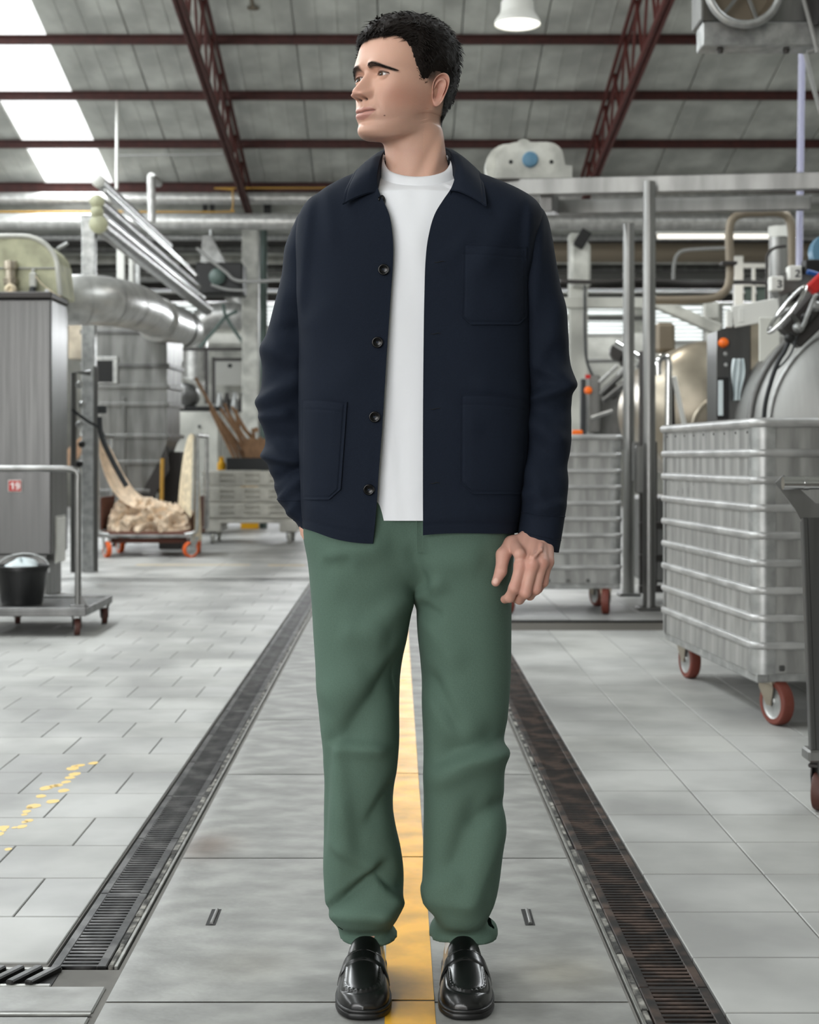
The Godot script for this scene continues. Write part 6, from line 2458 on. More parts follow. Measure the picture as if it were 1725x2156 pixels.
func build_eyes() -> void:
	for side in [1.0, -1.0]:
		var m := MB.new()
		var c := Vector3(EYE_A, 0.0, 0.0325 * side)
		var look := Vector3(0.985, -0.01, -0.12 if side > 0 else -0.06).normalized()      # a little farther to his right
		var xx := look.cross(Vector3.UP).normalized()
		var yy := xx.cross(look).normalized()
		var rows := []
		var cols := []
		for j in 40:
			var th := PI * 0.62 * j / 39.0
			var row := []
			for i in 36:
				var a := TAU * i / 36
				var rr := 0.0135
				if th < 0.48: rr += 0.0004 * (1.0 - th / 0.48)
				row.append(head_world(c + (look * cos(th) + (xx * cos(a) + yy * sin(a)) * sin(th)) * rr))
				var col := Color(0.36, 0.325, 0.305)
				if th < 0.50:
					var iris := Color(0.055, 0.028, 0.015).lerp(Color(0.015, 0.008, 0.005), smoothstep(0.40, 0.49, th))
					col = iris.lerp(Color(0.004, 0.003, 0.003), smoothstep(0.24, 0.20, th))
				elif th > 1.0: col = Color(0.55, 0.40, 0.36)
				cols.append(col)
			rows.append(row)
		m.grid(rows, true, side > 0, cols)
		wpart("eye", m, M.eye, person)


# ------------------------------------------------ body under the clothes, and the hands

func capsules(list: Array, lo: Vector3, hi: Vector3, h: float, blend: float, mb: MB, colour: Callable) -> void:      # tapered capsules [a, b, ra, rb] joined smoothly
	var nx := int((hi.x - lo.x) / h) + 2
	var ny := int((hi.y - lo.y) / h) + 2
	var nz := int((hi.z - lo.z) / h) + 2
	var sum := PackedFloat32Array()
	sum.resize(nx * ny * nz)
	sum.fill(0.0)
	for c in list:
		var a: Vector3 = c[0]
		var b: Vector3 = c[1]
		var ra: float = c[2]
		var rb: float = c[3]
		var pad := maxf(ra, rb) + 4.5 / blend + h
		var l := ((a.min(b) - Vector3.ONE * pad - lo) / h).floor()
		var u := ((a.max(b) + Vector3.ONE * pad - lo) / h).ceil()
		var ab := b - a
		var l2 := maxf(ab.length_squared(), 1e-9)
		for k in range(maxi(int(l.z), 0), mini(int(u.z), nz - 1) + 1):
			for j in range(maxi(int(l.y), 0), mini(int(u.y), ny - 1) + 1):
				var base := (k * ny + j) * nx
				for i in range(maxi(int(l.x), 0), mini(int(u.x), nx - 1) + 1):
					var p := lo + Vector3(i, j, k) * h
					var t := clampf((p - a).dot(ab) / l2, 0.0, 1.0)
					var d := p.distance_to(a + ab * t) - lerpf(ra, rb, t)
					if d < pad:
						sum[base + i] += exp(-d * blend)
	for k in sum.size():
		sum[k] = 9.0 if sum[k] < 1e-8 else -log(sum[k]) / blend
	var r := nets(sum, nx, ny, nz, lo, h)
	var cols := PackedColorArray()
	for p in r[0]: cols.push_back(colour.call(p))
	mb.soup(r[0], r[1], cols)


func nets(val: PackedFloat32Array, nx: int, ny: int, nz: int, lo: Vector3, h: float) -> Array:      # surface nets: one vertex per crossed cell
	var verts := PackedVector3Array()
	var index := PackedInt32Array()
	var ids := PackedInt32Array()
	ids.resize(val.size())
	ids.fill(-1)
	var sx := 1
	var sy := nx
	var sz := nx * ny
	var corner := [0, sx, sy, sx + sy, sz, sx + sz, sy + sz, sx + sy + sz]
	var edges := [[0, 1], [0, 2], [0, 4], [1, 3], [1, 5], [2, 3], [2, 6], [3, 7], [4, 5], [4, 6], [5, 7], [6, 7]]
	var far := h * 1.8
	for k in nz - 1:
		for j in ny - 1:
			var base := k * sz + j * sy
			for i in nx - 1:
				var o := base + i
				if absf(val[o]) > far: continue
				var mask := 0
				for c in 8:
					if val[o + corner[c]] < 0.0: mask |= 1 << c
				if mask == 0 or mask == 255: continue
				var s := Vector3.ZERO
				var n := 0
				for e in edges:
					var a: int = e[0]
					var b: int = e[1]
					if ((mask >> a) & 1) != ((mask >> b) & 1):
						var va := val[o + corner[a]]
						var vb := val[o + corner[b]]
						var t := va / (va - vb)
						s += Vector3(a & 1, (a >> 1) & 1, a >> 2).lerp(Vector3(b & 1, (b >> 1) & 1, b >> 2), t)
						n += 1
				ids[o] = verts.size()
				verts.push_back(lo + (Vector3(i, j, k) + s / n) * h)
	for k in range(1, nz - 1):
		for j in range(1, ny - 1):
			var base := k * sz + j * sy
			for i in range(1, nx - 1):
				var o := base + i
				if ids[o] < 0 : continue
				var inside := val[o] < 0.0
				for ax in 3:
					var st: int = [sx, sy, sz][ax]
					if (val[o + st] < 0.0) == inside: continue
					var u: int = [sy, sz, sx][ax]
					var w: int = [sz, sx, sy][ax]
					var q := [ids[o], ids[o - u], ids[o - u - w], ids[o - w]]
					if q[0] < 0 or q[1] < 0 or q[2] < 0 or q[3] < 0: continue
					if inside:
						index.append_array(PackedInt32Array([q[0], q[2], q[1], q[0], q[3], q[2]]))
					else:
						index.append_array(PackedInt32Array([q[0], q[1], q[2], q[0], q[2], q[3]]))
	return [verts, index]


func build_body() -> void:
	var mb := MB.new()
	build_head(mb)
	var flesh := func(_p: Vector3) -> Color: return Color(0.55, 0.33, 0.25)
	var z := -BD
	var w := func(x: float, y: float, dz := 0.0) -> Vector3: return Vector3(bx(x), by(y), z + dz)
	var limbs := [
		[w.call(874, 430), w.call(872, 350), 0.048, 0.042],      # neck
		[w.call(795, 495), w.call(955, 495), 0.052, 0.052], [w.call(874, 520), w.call(874, 700), 0.085, 0.08],
		[w.call(810, 560), w.call(825, 900), 0.075, 0.07], [w.call(940, 560), w.call(920, 900), 0.075, 0.07],
		[w.call(800, 1030), w.call(945, 1030), 0.075, 0.075],
		[w.call(710, 490), w.call(618, 800, -0.03), 0.040, 0.032], [w.call(618, 800, -0.03), w.call(646, 1080, 0.01), 0.030, 0.016],
		[w.call(646, 1080, 0.01), w.call(660, 1120, 0.02), 0.016, 0.019], [w.call(660, 1120, 0.02), w.call(680, 1165, 0.03), 0.019, 0.015],
		[w.call(1045, 490), w.call(1145, 800, -0.005), 0.040, 0.032], [w.call(1145, 800, -0.005), w.call(1136, 1085, 0.066), 0.030, 0.017],
		[w.call(800, 1080), w.call(762, 1560, 0.02), 0.065, 0.045], [w.call(762, 1560, 0.02), w.call(776, 1980, -0.01), 0.042, 0.030],
		[w.call(950, 1080), w.call(975, 1560, 0.02), 0.065, 0.045], [w.call(975, 1560, 0.02), w.call(976, 1980, -0.01), 0.042, 0.030]]
	capsules(limbs, Vector3(-0.36, 0.06, -3.05), Vector3(0.40, 1.68, -2.70), 0.0135, 110.0, mb, flesh)
	# his left hand, hanging with the back of the hand towards us
	var W := px(1130, 1116, 2.80)
	var mcp := [px(1097, 1192, 2.728), px(1122, 1190, 2.722), px(1142, 1187, 2.730), px(1154, 1185, 2.748)]
	var pip := [px(1083, 1238, 2.722), px(1107, 1248, 2.722), px(1129, 1241, 2.734), px(1145, 1226, 2.752)]
	var dip := [px(1073, 1258, 2.738), px(1094, 1262, 2.752), px(1116, 1254, 2.762), px(1134, 1240, 2.775)]
	var tip := [px(1063, 1262, 2.757), px(1083, 1260, 2.778), px(1106, 1250, 2.786), px(1126, 1238, 2.796)]
	var rr := [0.0108, 0.0106, 0.0099, 0.0088]
	var hand := [[W + Vector3(0.006, 0.04, -0.010), W + Vector3(0.006, -0.006, 0.0), 0.0200, 0.0205], [W + Vector3(-0.006, 0.008, -0.002), W + Vector3(-0.013, -0.02, 0.008), 0.0150, 0.0180], [W + Vector3(0.016, 0.0, -0.002), W + Vector3(0.018, -0.02, 0.004), 0.015, 0.016]]
	for k in 4:
		var a: Vector3 = W + Vector3((k - 1.4) * 0.0115, -0.006, 0.004 - 0.002 * k)
		hand.append([a, mcp[k] + Vector3(0, 0.002, -0.006), 0.0145, 0.0122])
		hand.append([mcp[k] + Vector3(0, 0, -0.002), mcp[k] + Vector3(0, -0.001, -0.002), rr[k] * 1.02, rr[k] * 1.0])
		hand.append([mcp[k] + Vector3(0, 0, -0.004), pip[k], rr[k] * 1.02, rr[k] * 0.93])
		hand.append([pip[k], dip[k], rr[k] * 0.93, rr[k] * 0.82])
		hand.append([dip[k], tip[k], rr[k] * 0.82, rr[k] * 0.74])
		hand.append([a + Vector3(0, -0.01, 0.013), mcp[k] + Vector3(0, 0.006, 0.0035), 0.0026, 0.0032])      # tendon
	hand.append([px(1128, 1150, 2.755), px(1118, 1172, 2.722), 0.0028, 0.0026])      # veins
	hand.append([px(1139, 1158, 2.735), px(1124, 1174, 2.718), 0.0026, 0.0026])
	hand.append([px(1139, 1158, 2.735), px(1141, 1146, 2.755), 0.0026, 0.0026])
	hand.append([px(1147, 1170, 2.738), px(1152, 1186, 2.738), 0.0024, 0.0024])
	var th := [px(1078, 1145, 2.785), px(1060, 1168, 2.768), px(1055, 1203, 2.752), px(1044, 1226, 2.750)]
	hand.append([W + Vector3(-0.008, -0.016, 0), th[0], 0.0165, 0.0145])
	hand.append([th[0], th[1], 0.0150, 0.0125])
	hand.append([th[1], th[2], 0.0138, 0.0105])
	hand.append([th[2], th[3], 0.0108, 0.0082])
	hand.append([th[0] + Vector3(0.004, 0.0, 0.002), mcp[0] + Vector3(-0.002, 0.022, -0.006), 0.0125, 0.0115])
	var nail: Vector3 = th[3] + Vector3(-0.001, 0.003, 0.0078)
	var tint := func(p: Vector3) -> Color:
		var c := Color(0.54, 0.305, 0.240)
		for k in 4:
			c = c.lerp(Color(0.50, 0.225, 0.175), 0.45 * gau(p.distance_to(mcp[k] + Vector3(0, 0, 0.01)), 0.012))
			c = c.lerp(Color(0.50, 0.225, 0.175), 0.55 * gau(p.distance_to(pip[k]), 0.013))
			c = c.lerp(Color(0.52, 0.23, 0.185), 0.5 * gau(p.distance_to(tip[k]), 0.012))
		c = c.lerp(Color(0.68, 0.44, 0.37), smoothstep(0.0062, 0.0045, p.distance_to(nail)))
		return c
	var lo := Vector3.INF
	var hi := -Vector3.INF
	for c in hand:
		lo = lo.min((c[0] as Vector3).min(c[1]) - Vector3.ONE * 0.036)
		hi = hi.max((c[0] as Vector3).max(c[1]) + Vector3.ONE * 0.036)
	capsules(hand, lo, hi, 0.0019, 480.0, mb, tint)
	wpart("body", mb, M.skin, person)
	build_eyes()


# ------------------------------------------------ T-shirt

func build_tee() -> void:
	var m := MB.new()
	# torso: [y, half width, front, back] round x = 872
	var T := [[372, 84, 0.060, 0.085], [385, 100, 0.078, 0.092], [410, 150, 0.088, 0.098], [440, 190, 0.098, 0.104], [500, 205, 0.112, 0.108], [600, 208, 0.119, 0.108], [750, 206, 0.118, 0.106], [900, 204, 0.117, 0.106], [1040, 204, 0.117, 0.106], [1107, 205, 0.118, 0.106]]
	var tw := tabs(T, 1)
	var tf := tabs(T, 2)
	var tb := tabs(T, 3)
	var rows := []
	var folds := [[848, 395, 905, 640, 14, 20, 1.6], [870, 500, 850, 760, 20, 16, 1.2], [812, 850, 835, 1090, 9, 14, 2.4], [880, 760, 868, 1080, 16, 22, 1.6], [905, 395, 880, 520, 14, 14, 1.2], [830, 560, 845, 800, 14, 20, 1.2], [800, 1000, 880, 1040, 16, 12, 1.2]]
	for j in 176:
		var f := maxf(0.0, (j - 26) / 149.0)
		var y := lerpf(420.0, 1091.0, f)
		var row := []
		for i in 140:
			var a := TAU * i / 140
			var s := sin(a)
			var c := cos(a)
			var w := tab(tw, y) * BF
			var d := tab(tf, y) if c > 0 else tab(tb, y)
			var e := 2.0 / 2.3
			var dip := 0.0
			var p := Vector3(bx(872) + w * signf(s) * pow(absf(s), e), by(y + dip), -BD + signf(c) * d * pow(absf(c), e))
			if c > 0.1:
				var sx := CX - p.x * F / p.z
				var sy := CY + (p.y - EYE) * F / p.z
				p.z += fold_push(folds, sx, sy) * c
			if j < 26:      # shoulders and neckline
				var g := 1.0 - j / 26.0
				var p0 := Vector3(bx(879) + 0.0755 * s, 0, -BD - 0.004 + 0.0690 * c)
				var yy := tab([-1.0, 352.0, -0.4, 340.0, 0.15, 355.0, 0.6, 374.0, 1.0, 386.0], c)
				p0.y = EYE - (yy - CY) * (-p0.z) / F
				var q := smoothstep(0.0, 1.0, g)
				p = Vector3(lerpf(p.x, p0.x, g), lerpf(p.y, p0.y, lerpf(g, q, 0.35) if absf(s) < 0.5 else pow(g, 0.75)), lerpf(p.z, p0.z, q if c > 0 else g))
			row.append(p)
		rows.append(row)
	m.grid(rows, true, true)
	var tee := wpart("t_shirt", m, M.tee, person)
	# ribbed neck band: an inclined ring round the neck
	m = MB.new()
	rows = []
	var prof := [[-0.0105, 0.002], [-0.0095, 0.010], [-0.0065, 0.0145], [-0.0030, 0.0155], [0.0005, 0.0135], [0.0025, 0.009], [0.0030, 0.0], [0.0030, -0.009], [0.0022, -0.0105], [0.0016, -0.0115], [0.0022, -0.0130], [0.0020, -0.0165], [-0.002, -0.019]]
	for i in 96:
		var a := TAU * i / 96
		var s := sin(a)
		var c := cos(a)
		var ctr := Vector3(bx(879) + 0.0770 * s, 0, -BD - 0.004 + (0.071 if c > 0 else 0.070) * c)
		var yy := tab([-1.0, 352.0, -0.4, 340.0, 0.15, 355.0, 0.6, 374.0, 1.0, 387.0], c)
		ctr.y = EYE - (yy - CY) * (-ctr.z) / F
		var out := Vector3(s * 0.9, 0, c).normalized()
		var row := []
		for q in prof:
			row.append(ctr + out * q[0] * 1.0 + Vector3(0, q[1] * (1.0 if c > -0.3 else 0.8), 0) + out * (-q[1] * 0.35 if c > 0 else -q[1] * 0.2))
		rows.append(row)
	rows.append(rows[0])
	m.grid(rows, false, false)
	wpart("neck_band", m, M.tee, tee)


# ------------------------------------------------ jacket

const JT := [
	# y, left, right, front depth, back depth
	[352, 778, 976, 0.045, 0.095], [366, 752, 1004, 0.058, 0.105], [385, 712, 1050, 0.078, 0.112], [405, 682, 1092, 0.096, 0.118], [425, 656, 1122, 0.108, 0.122],
	[445, 640, 1138, 0.117, 0.124], [480, 628, 1138, 0.125, 0.124], [520, 626, 1126, 0.131, 0.122], [580, 630, 1117, 0.134, 0.122], [700, 631, 1115, 0.136, 0.122],
	[850, 630, 1114, 0.137, 0.122], [950, 631, 1111, 0.137, 0.122], [1020, 633, 1104, 0.135, 0.122], [1080, 636, 1095, 0.133, 0.122], [1140, 640, 1087, 0.131, 0.122]]
const JL := [[345, 792], [372, 792], [400, 797], [420, 806], [450, 819], [500, 827], [540, 828], [620, 823], [750, 814], [880, 806], [1000, 797], [1060, 793], [1150, 783]]
const JR := [[345, 966], [372, 962], [400, 948], [420, 934], [450, 916], [500, 902], [540, 897], [620, 894], [750, 892], [880, 891], [1150, 891]]
const JFOLDS := [
	[655, 440, 636, 640, 10, 26, 7.0], [700, 470, 690, 700, 40, 30, 2.5], [1015, 560, 1085, 430, 30, 26, 4.0], [1112, 440, 1108, 560, 20, 8, 6.0], [1090, 640, 1010, 560, 40, 40, 2.5],
	[760, 520, 720, 900, 50, 50, 2.0], [1000, 700, 1000, 820, 50, 60, 2.0], [690, 830, 760, 760, 40, 30, 2.0], [1105, 840, 1010, 815, 20, 30, 3.0], [925, 560, 985, 500, 16, 22, 2.0],
	[655, 1060, 760, 1120, 18, 30, 3.5], [900, 1090, 1080, 1080, 26, 18, 2.5], [640, 690, 700, 640, 20, 30, 2.0], [930, 860, 1000, 900, 24, 30, 1.8], [690, 400, 700, 500, 14, 18, 3.0]]

var jt := []


func jacket_front(x: float, y: float) -> float:      # depth of the jacket's front surface (world x, world y)
	var py := CY + (EYE - y) / BF
	var l := bx(tab(jt[1], py))
	var r := bx(tab(jt[2], py))
	var a := (r - l) / 2
	var u := clampf(absf(x - (l + r) / 2) / a, 0, 1)
	return -BD + tab(jt[3], py) * pow(1.0 - pow(u, 3.2), 1.0 / 3.2)


func jacket_skin(x: float, y: float) -> float:      # the same with its folds
	var z := jacket_front(x, y)
	return z + fold_push(JFOLDS, CX - x * F / z, CY + (y - EYE) * F / z)


func build_jacket() -> void:
	for k in 5: jt.append(tabs(JT, k))
	var tl := tabs(JL, 1)
	var tr := tabs(JR, 1)
	var outer := []
	var inner := []
	var nj := 190
	var ni := 200
	for j in nj:
		var py := lerpf(352.0, 1122.0, j / float(nj - 1))
		var l := bx(tab(jt[1], py))
		var r := bx(tab(jt[2], py))
		var a := (r - l) / 2
		var xc := (l + r) / 2
		var bf := tab(jt[3], py)
		var bb := tab(jt[4], py)
		var e := 2.0 / 3.2
		var dfront := (BD - bf) / F      # metres per pixel at the front
		var fy := CY + (py - CY) * BD / (BD - bf)
		var xl := (tab(tl, fy) - CX) * dfront
		var xr := (tab(tr, fy) - CX) * dfront
		var tl_ := asin(clampf(-pow(clampf((xc - xl) / a, 0, 1), 1 / e), -1, 1))
		var tr_ := asin(clampf(pow(clampf((xr - xc) / a, 0, 1), 1 / e), -1, 1))
		var ro := []
		var rin := []
		for i in ni:
			var t := lerpf(tr_, TAU + tl_, i / float(ni - 1))
			var s := sin(t)
			var c := cos(t)
			var dir := Vector3(signf(s) * pow(absf(s), e), 0, signf(c) * pow(absf(c), e))
			var p := Vector3(xc + a * dir.x, by(py), -BD + (bf if c > 0 else bb) * dir.z)
			# hem: hangs lower at the front edges
			var low := smoothstep(1040.0, 1122.0, py)
			if c > 0:
				p.y -= low * tab([-0.25, -0.012, -0.17, -0.010, -0.11, 0.006, -0.045, 0.013, 0.0, 0.010, 0.05, -0.002, 0.24, -0.003], p.x) * BD / (BD - bf)
			var n := Vector3(dir.x * bf, 0, dir.z * a).normalized()
			if c > 0:
				var sx := CX - p.x * F / p.z
				var sy := CY + (p.y - EYE) * F / p.z
				p += n * fold_push(JFOLDS, sx, sy) * smoothstep(0.0, 0.3, c)
				# rolled front edges and the stitched facing
				var de := minf(absf(p.x - xl), absf(p.x - xr))
				p += n * (0.0012 * gau(de - 0.004, 0.003) - 0.0008 * gau(de - 0.008, 0.0016))
			else:
				p.z += 0.004 * sin(p.x * 30 + py * 0.01) * low
			var hem := absf(py - 1102.0)
			p -= n * 0.0010 * gau(hem, 2.5)
			ro.append(p)
			rin.append(p - n * 0.0035)
		outer.append(ro)
		inner.append(rin)
	var m := MB.new()
	m.grid(outer, false, true)
	m.grid(inner, false, false)
	for edge in [0, ni - 1]:
		var e1 := []
		var e2 := []
		for j in nj:
			e1.append(outer[j][edge])
			e2.append(inner[j][edge])
		m.grid([e1, e2], false, edge == 0)
	m.grid([outer[nj - 1], inner[nj - 1]], false, true)
	var jacket := wpart("jacket", m, M.navy, person)
	sleeves(jacket)
	collar(jacket)
	# pockets
	pocket(jacket, "chest_pocket", [975, 511, 1110, 520], [972, 684, 1112, 684], 18, 1102)
	pocket(jacket, "hip_pocket", [969, 829, 1117, 832], [968, 1040, 1106, 1041], 26, 0)
	pocket(jacket, "hip_pocket", [633, 839, 731, 846], [632, 1052, 716, 1052], 22, -1)
	# little embroidered mark on the chest pocket
	m = MB.new()
	var z := func(x: float, y: float) -> Vector3:
		var p := px(x, y, 2.742)
		return Vector3(p.x, p.y, jacket_skin(p.x, p.y) + 0.0052)
	m.tube([z.call(1089, 527), z.call(1093, 522), z.call(1097, 527), z.call(1093, 531), z.call(1098, 536), z.call(1093, 541), z.call(1088, 536)], 0.0006, 5)
	wpart("embroidered_mark", m, M.navy_stitch, jacket)
	# buttons and buttonholes
	for p in [[808, 568], [795, 721], [789, 878], [777, 1031]]:
		var c := px(p[0], p[1], 2.738)
		var zz := jacket_skin(c.x, c.y)
		c = px(p[0], p[1], -zz)
		var bm := MB.new()
		var tilt := Basis(Vector3.RIGHT, PI / 2 + 0.06)
		bm.lathe([[0.0, 0.0018], [0.0060, 0.0018], [0.0072, 0.0028], [0.0084, 0.0034], [0.0098, 0.0031], [0.0106, 0.0018], [0.0102, 0.0004], [0.0090, -0.0008], [0.0, -0.001]], 40, Transform3D(tilt, Vector3(c.x, c.y, zz + 0.0022)))
		var b := wpart("button", bm, M.button, jacket)
		bm = MB.new()
		var q := Vector3(c.x, c.y, zz + 0.0043)
		bm.tube([q + Vector3(-0.0025, 0.0018, 0), q + Vector3(0.0025, -0.0018, 0)], 0.0005, 5)
		bm.tube([q + Vector3(-0.0025, -0.0018, 0), q + Vector3(0.0025, 0.0018, 0)], 0.0005, 5)
		wpart("thread", bm, M.navy_stitch, b)
	for p in [[926, 552], [918, 703], [917, 861], [916, 1017]]:
		var c := px(p[0], p[1], 2.738)
		var bm := MB.new()
		var line := []
		for k in 7:
			var x: float = c.x + (k - 3) * 0.0034
			line.append(Vector3(x, c.y - 0.0012 * sin(k * 1.1), jacket_skin(x, c.y) + 0.0002))
		bm.tube(line, [0.0004, 0.0010, 0.0013, 0.0013, 0.0012, 0.0010, 0.0004], 6, true, 0.7)
		wpart("buttonhole", bm, M.navy_slit, jacket)
	# neck button half hidden by the collar
	var bm := MB.new()
	var c := px(803, 424, 2.775)
	bm.lathe([[0.0, 0.0022], [0.007, 0.0034], [0.0096, 0.0030], [0.0090, 0.0], [0.0, 0.0]], 24, Transform3D(Basis.from_euler(Vector3(PI / 2, 0, 0)) * Basis(Vector3.FORWARD, 0.9), c + Vector3(0, 0, 0.012)))
	wpart("button", bm, M.button, jacket)


func pocket(jacket: Node3D, called: String, top: Array, bottom: Array, cut: float, _x: int) -> void:
	var m := MB.new()
	var rows := []
	var nv := 84
	var nu := 64
	var back := []
	for j in nv:
		var v := j / float(nv - 1)
		var row := []
		for i in nu:
			var u := i / float(nu - 1)
			var xl := lerpf(top[0], bottom[0], v)
			var xr := lerpf(top[2], bottom[2], v)
			var yt := lerpf(top[1], top[3], u)
			if called == "hip_pocket": yt += 10.0 * u * u * (1 if top[2] > 1000 else 0) - 3.0 * sin(u * PI)
			var yb := lerpf(bottom[1], bottom[3], u)
			var y := lerpf(yt, yb, v)
			# clipped lower corners
			var hgt := yb - y
			var cl := maxf(0.0, cut - hgt) * 1.05
			if called == "hip_pocket":
				if top[2] > 1000: xl += cl      # only the corner towards the front is clipped
				else: xr -= cl
			else:
				xl += cl
				xr -= cl
			var x := lerpf(xl, xr, u)
			var p := px(x, y, 2.742)
			var zz := jacket_skin(p.x, p.y)
			p = px(x, y, -zz)
			zz = jacket_skin(p.x, p.y)
			var ex := minf(u, 1 - u) * (xr - xl)
			var ey := minf(v, 1 - v) * (yb - yt)
			var ed := minf(ex, ey)
			var lift := 0.0046 + 0.0022 * smoothstep(0.0, 30.0, ed) - 0.0018 * gau(ed - 5.5, 1.6)
			lift += 0.004 * smoothstep(0.5, 0.0, v) * sin(u * PI) - 0.0013 * gau(v * (yb - yt) - 24.0, 2.0)
			row.append(Vector3(p.x, p.y, zz + lift))
		rows.append(row)
	var skirt := func(line: Array, flip: bool) -> void:
		var low := []
		for p in line: low.append(p + Vector3(0, 0, -0.0075))
		m.grid([line, low], false, flip)
	m.grid(rows, false, false)
	skirt.call(rows[0], true)
	skirt.call(rows[nv - 1], false)
	var l := []
	var r := []
	for row in rows:
		l.append(row[0])
		r.append(row[-1])
	skirt.call(l, false)
	skirt.call(r, true)
	wpart(called, m, M.navy, jacket)


func sleeve(jacket: Node3D, out: Array, rad: Array, dep: Array, zs: Array, side: float, folds: Array, cuff_y: float, lean: float) -> void:
	# out: [y, outer edge]; rad: [y, half width]; dep: [y, half depth]; zs: [y, offset of the centre in depth]
	var m := MB.new()
	var y0: float = out[0]
	var y1: float = cuff_y
	var rows := []
	var nj := 150
	var ni := 72
	for j in nj + 3:
		var jj := mini(j, nj - 1)
		var py := lerpf(y0, y1, jj / float(nj - 1))
		var w := tab(rad, py) * BF
		var d := tab(dep, py)
		var edge := bx(tab(out, py))
		var xc := edge - side * w
		var zc := -BD + tab(zs, py)
		var shrink := 0.0
		if j >= nj: shrink = 0.004 * (j - nj + 1)
		var row := []
		for i in ni:
			var a := TAU * i / ni
			var e := 2.0 / 2.25
			var dir := Vector3(signf(sin(a)) * pow(absf(sin(a)), e), 0, signf(cos(a)) * pow(absf(cos(a)), e))
			var p := Vector3(xc + (w - shrink) * dir.x, by(py) - dir.x * lean * smoothstep(y1 - 120, y1, py), zc + (d - shrink) * dir.z)
			if j >= nj + 1: p.y += 0.012 * (j - nj)
			var n := Vector3(dir.x * d, 0, dir.z * w).normalized()
			if cos(a) > -0.35 and j < nj:
				var sx := CX - p.x * F / p.z
				var sy := CY + (p.y - EYE) * F / p.z
				p += n * fold_push(folds, sx, sy) * 1.5 * smoothstep(-0.35, 0.1, cos(a))
			row.append(p)
		rows.append(row)
	m.grid(rows, true, true)
	# cap inside the shoulder
	var top := Vector3.ZERO
	for p in rows[0]: top += p
	top /= ni
	m.face(rows[0], top - Vector3.UP * 0.05)
	var s := wpart("sleeve", m, M.navy, jacket)
	# cuff seam
	m = MB.new()
	var k := int((nj - 1) * (cuff_y - 66 - y0) / (y1 - y0))
	var loop := []
	for p in rows[k]: loop.append(p)
	loop.append(loop[0])
	m.tube(loop, 0.0011, 5, false)
	loop = []
	for p in rows[nj - 6]: loop.append(p)
	loop.append(loop[0])
	m.tube(loop, 0.0008, 5, false)
	wpart("cuff_seam", m, M.navy, s)


func sleeves(jacket: Node3D) -> void:
	var fl := [
		[620, 520, 632, 620, 14, 22, 4.0], [560, 730, 628, 760, 20, 26, 7.0], [552, 850, 625, 800, 16, 24, 9.0], [556, 880, 606, 870, 10, 16, 6.0], [560, 960, 630, 975, 16, 10, 8.0],
		[578, 1010, 634, 985, 12, 10, -5.0], [594, 1050, 634, 1000, 7, 18, 5.0], [606, 620, 590, 740, 22, 14, 3.5], [612, 1085, 634, 1045, 10, 12, 4.0], [565, 920, 625, 925, 16, 20, -5.0], [590, 700, 630, 690, 14, 24, -3.5]]
	sleeve(jacket, [436, 646, 452, 628, 470, 619, 490, 610, 580, 591, 660, 569, 720, 554, 790, 547, 860, 546, 950, 556, 1030, 577, 1075, 600, 1105, 624, 1122, 634], [436, 40, 470, 52, 560, 58, 700, 64, 860, 62, 950, 58, 1030, 48, 1122, 36],
		[436, 0.05, 500, 0.075, 700, 0.078, 860, 0.074, 1000, 0.062, 1122, 0.048], [436, -0.01, 520, -0.02, 600, -0.035, 860, -0.055, 1000, -0.025, 1122, 0.0], -1.0, fl, 1122, 0.004)
	var fr := [
		[1135, 470, 1128, 640, 12, 24, 3.5], [1165, 740, 1118, 830, 24, 20, -6.0], [1198, 806, 1130, 770, 14, 22, 6.0], [1120, 838, 1195, 815, 14, 12, 7.0], [1190, 860, 1120, 870, 18, 18, -3.5], [1118, 880, 1180, 930, 18, 26, 5.0],
		[1195, 985, 1120, 930, 26, 22, -4.0], [1112, 985, 1150, 1060, 18, 26, 4.0], [1105, 1040, 1140, 1035, 12, 20, 3.5], [1180, 640, 1150, 760, 26, 16, 3.0], [1180, 1060, 1130, 1075, 16, 10, 3.0]]
	sleeve(jacket, [428, 1128, 445, 1145, 462, 1154, 480, 1159, 560, 1173, 660, 1190, 740, 1199, 830, 1204, 920, 1200, 1000, 1194, 1080, 1183, 1154, 1168], [428, 36, 470, 50, 560, 56, 700, 60, 860, 56, 950, 52, 1040, 48, 1154, 42.5],
		[428, 0.05, 500, 0.075, 700, 0.078, 860, 0.072, 1000, 0.060, 1154, 0.046], [428, -0.01, 600, -0.01, 860, 0.0, 1000, 0.035, 1154, 0.062], 1.0, fr, 1148, 0.010)


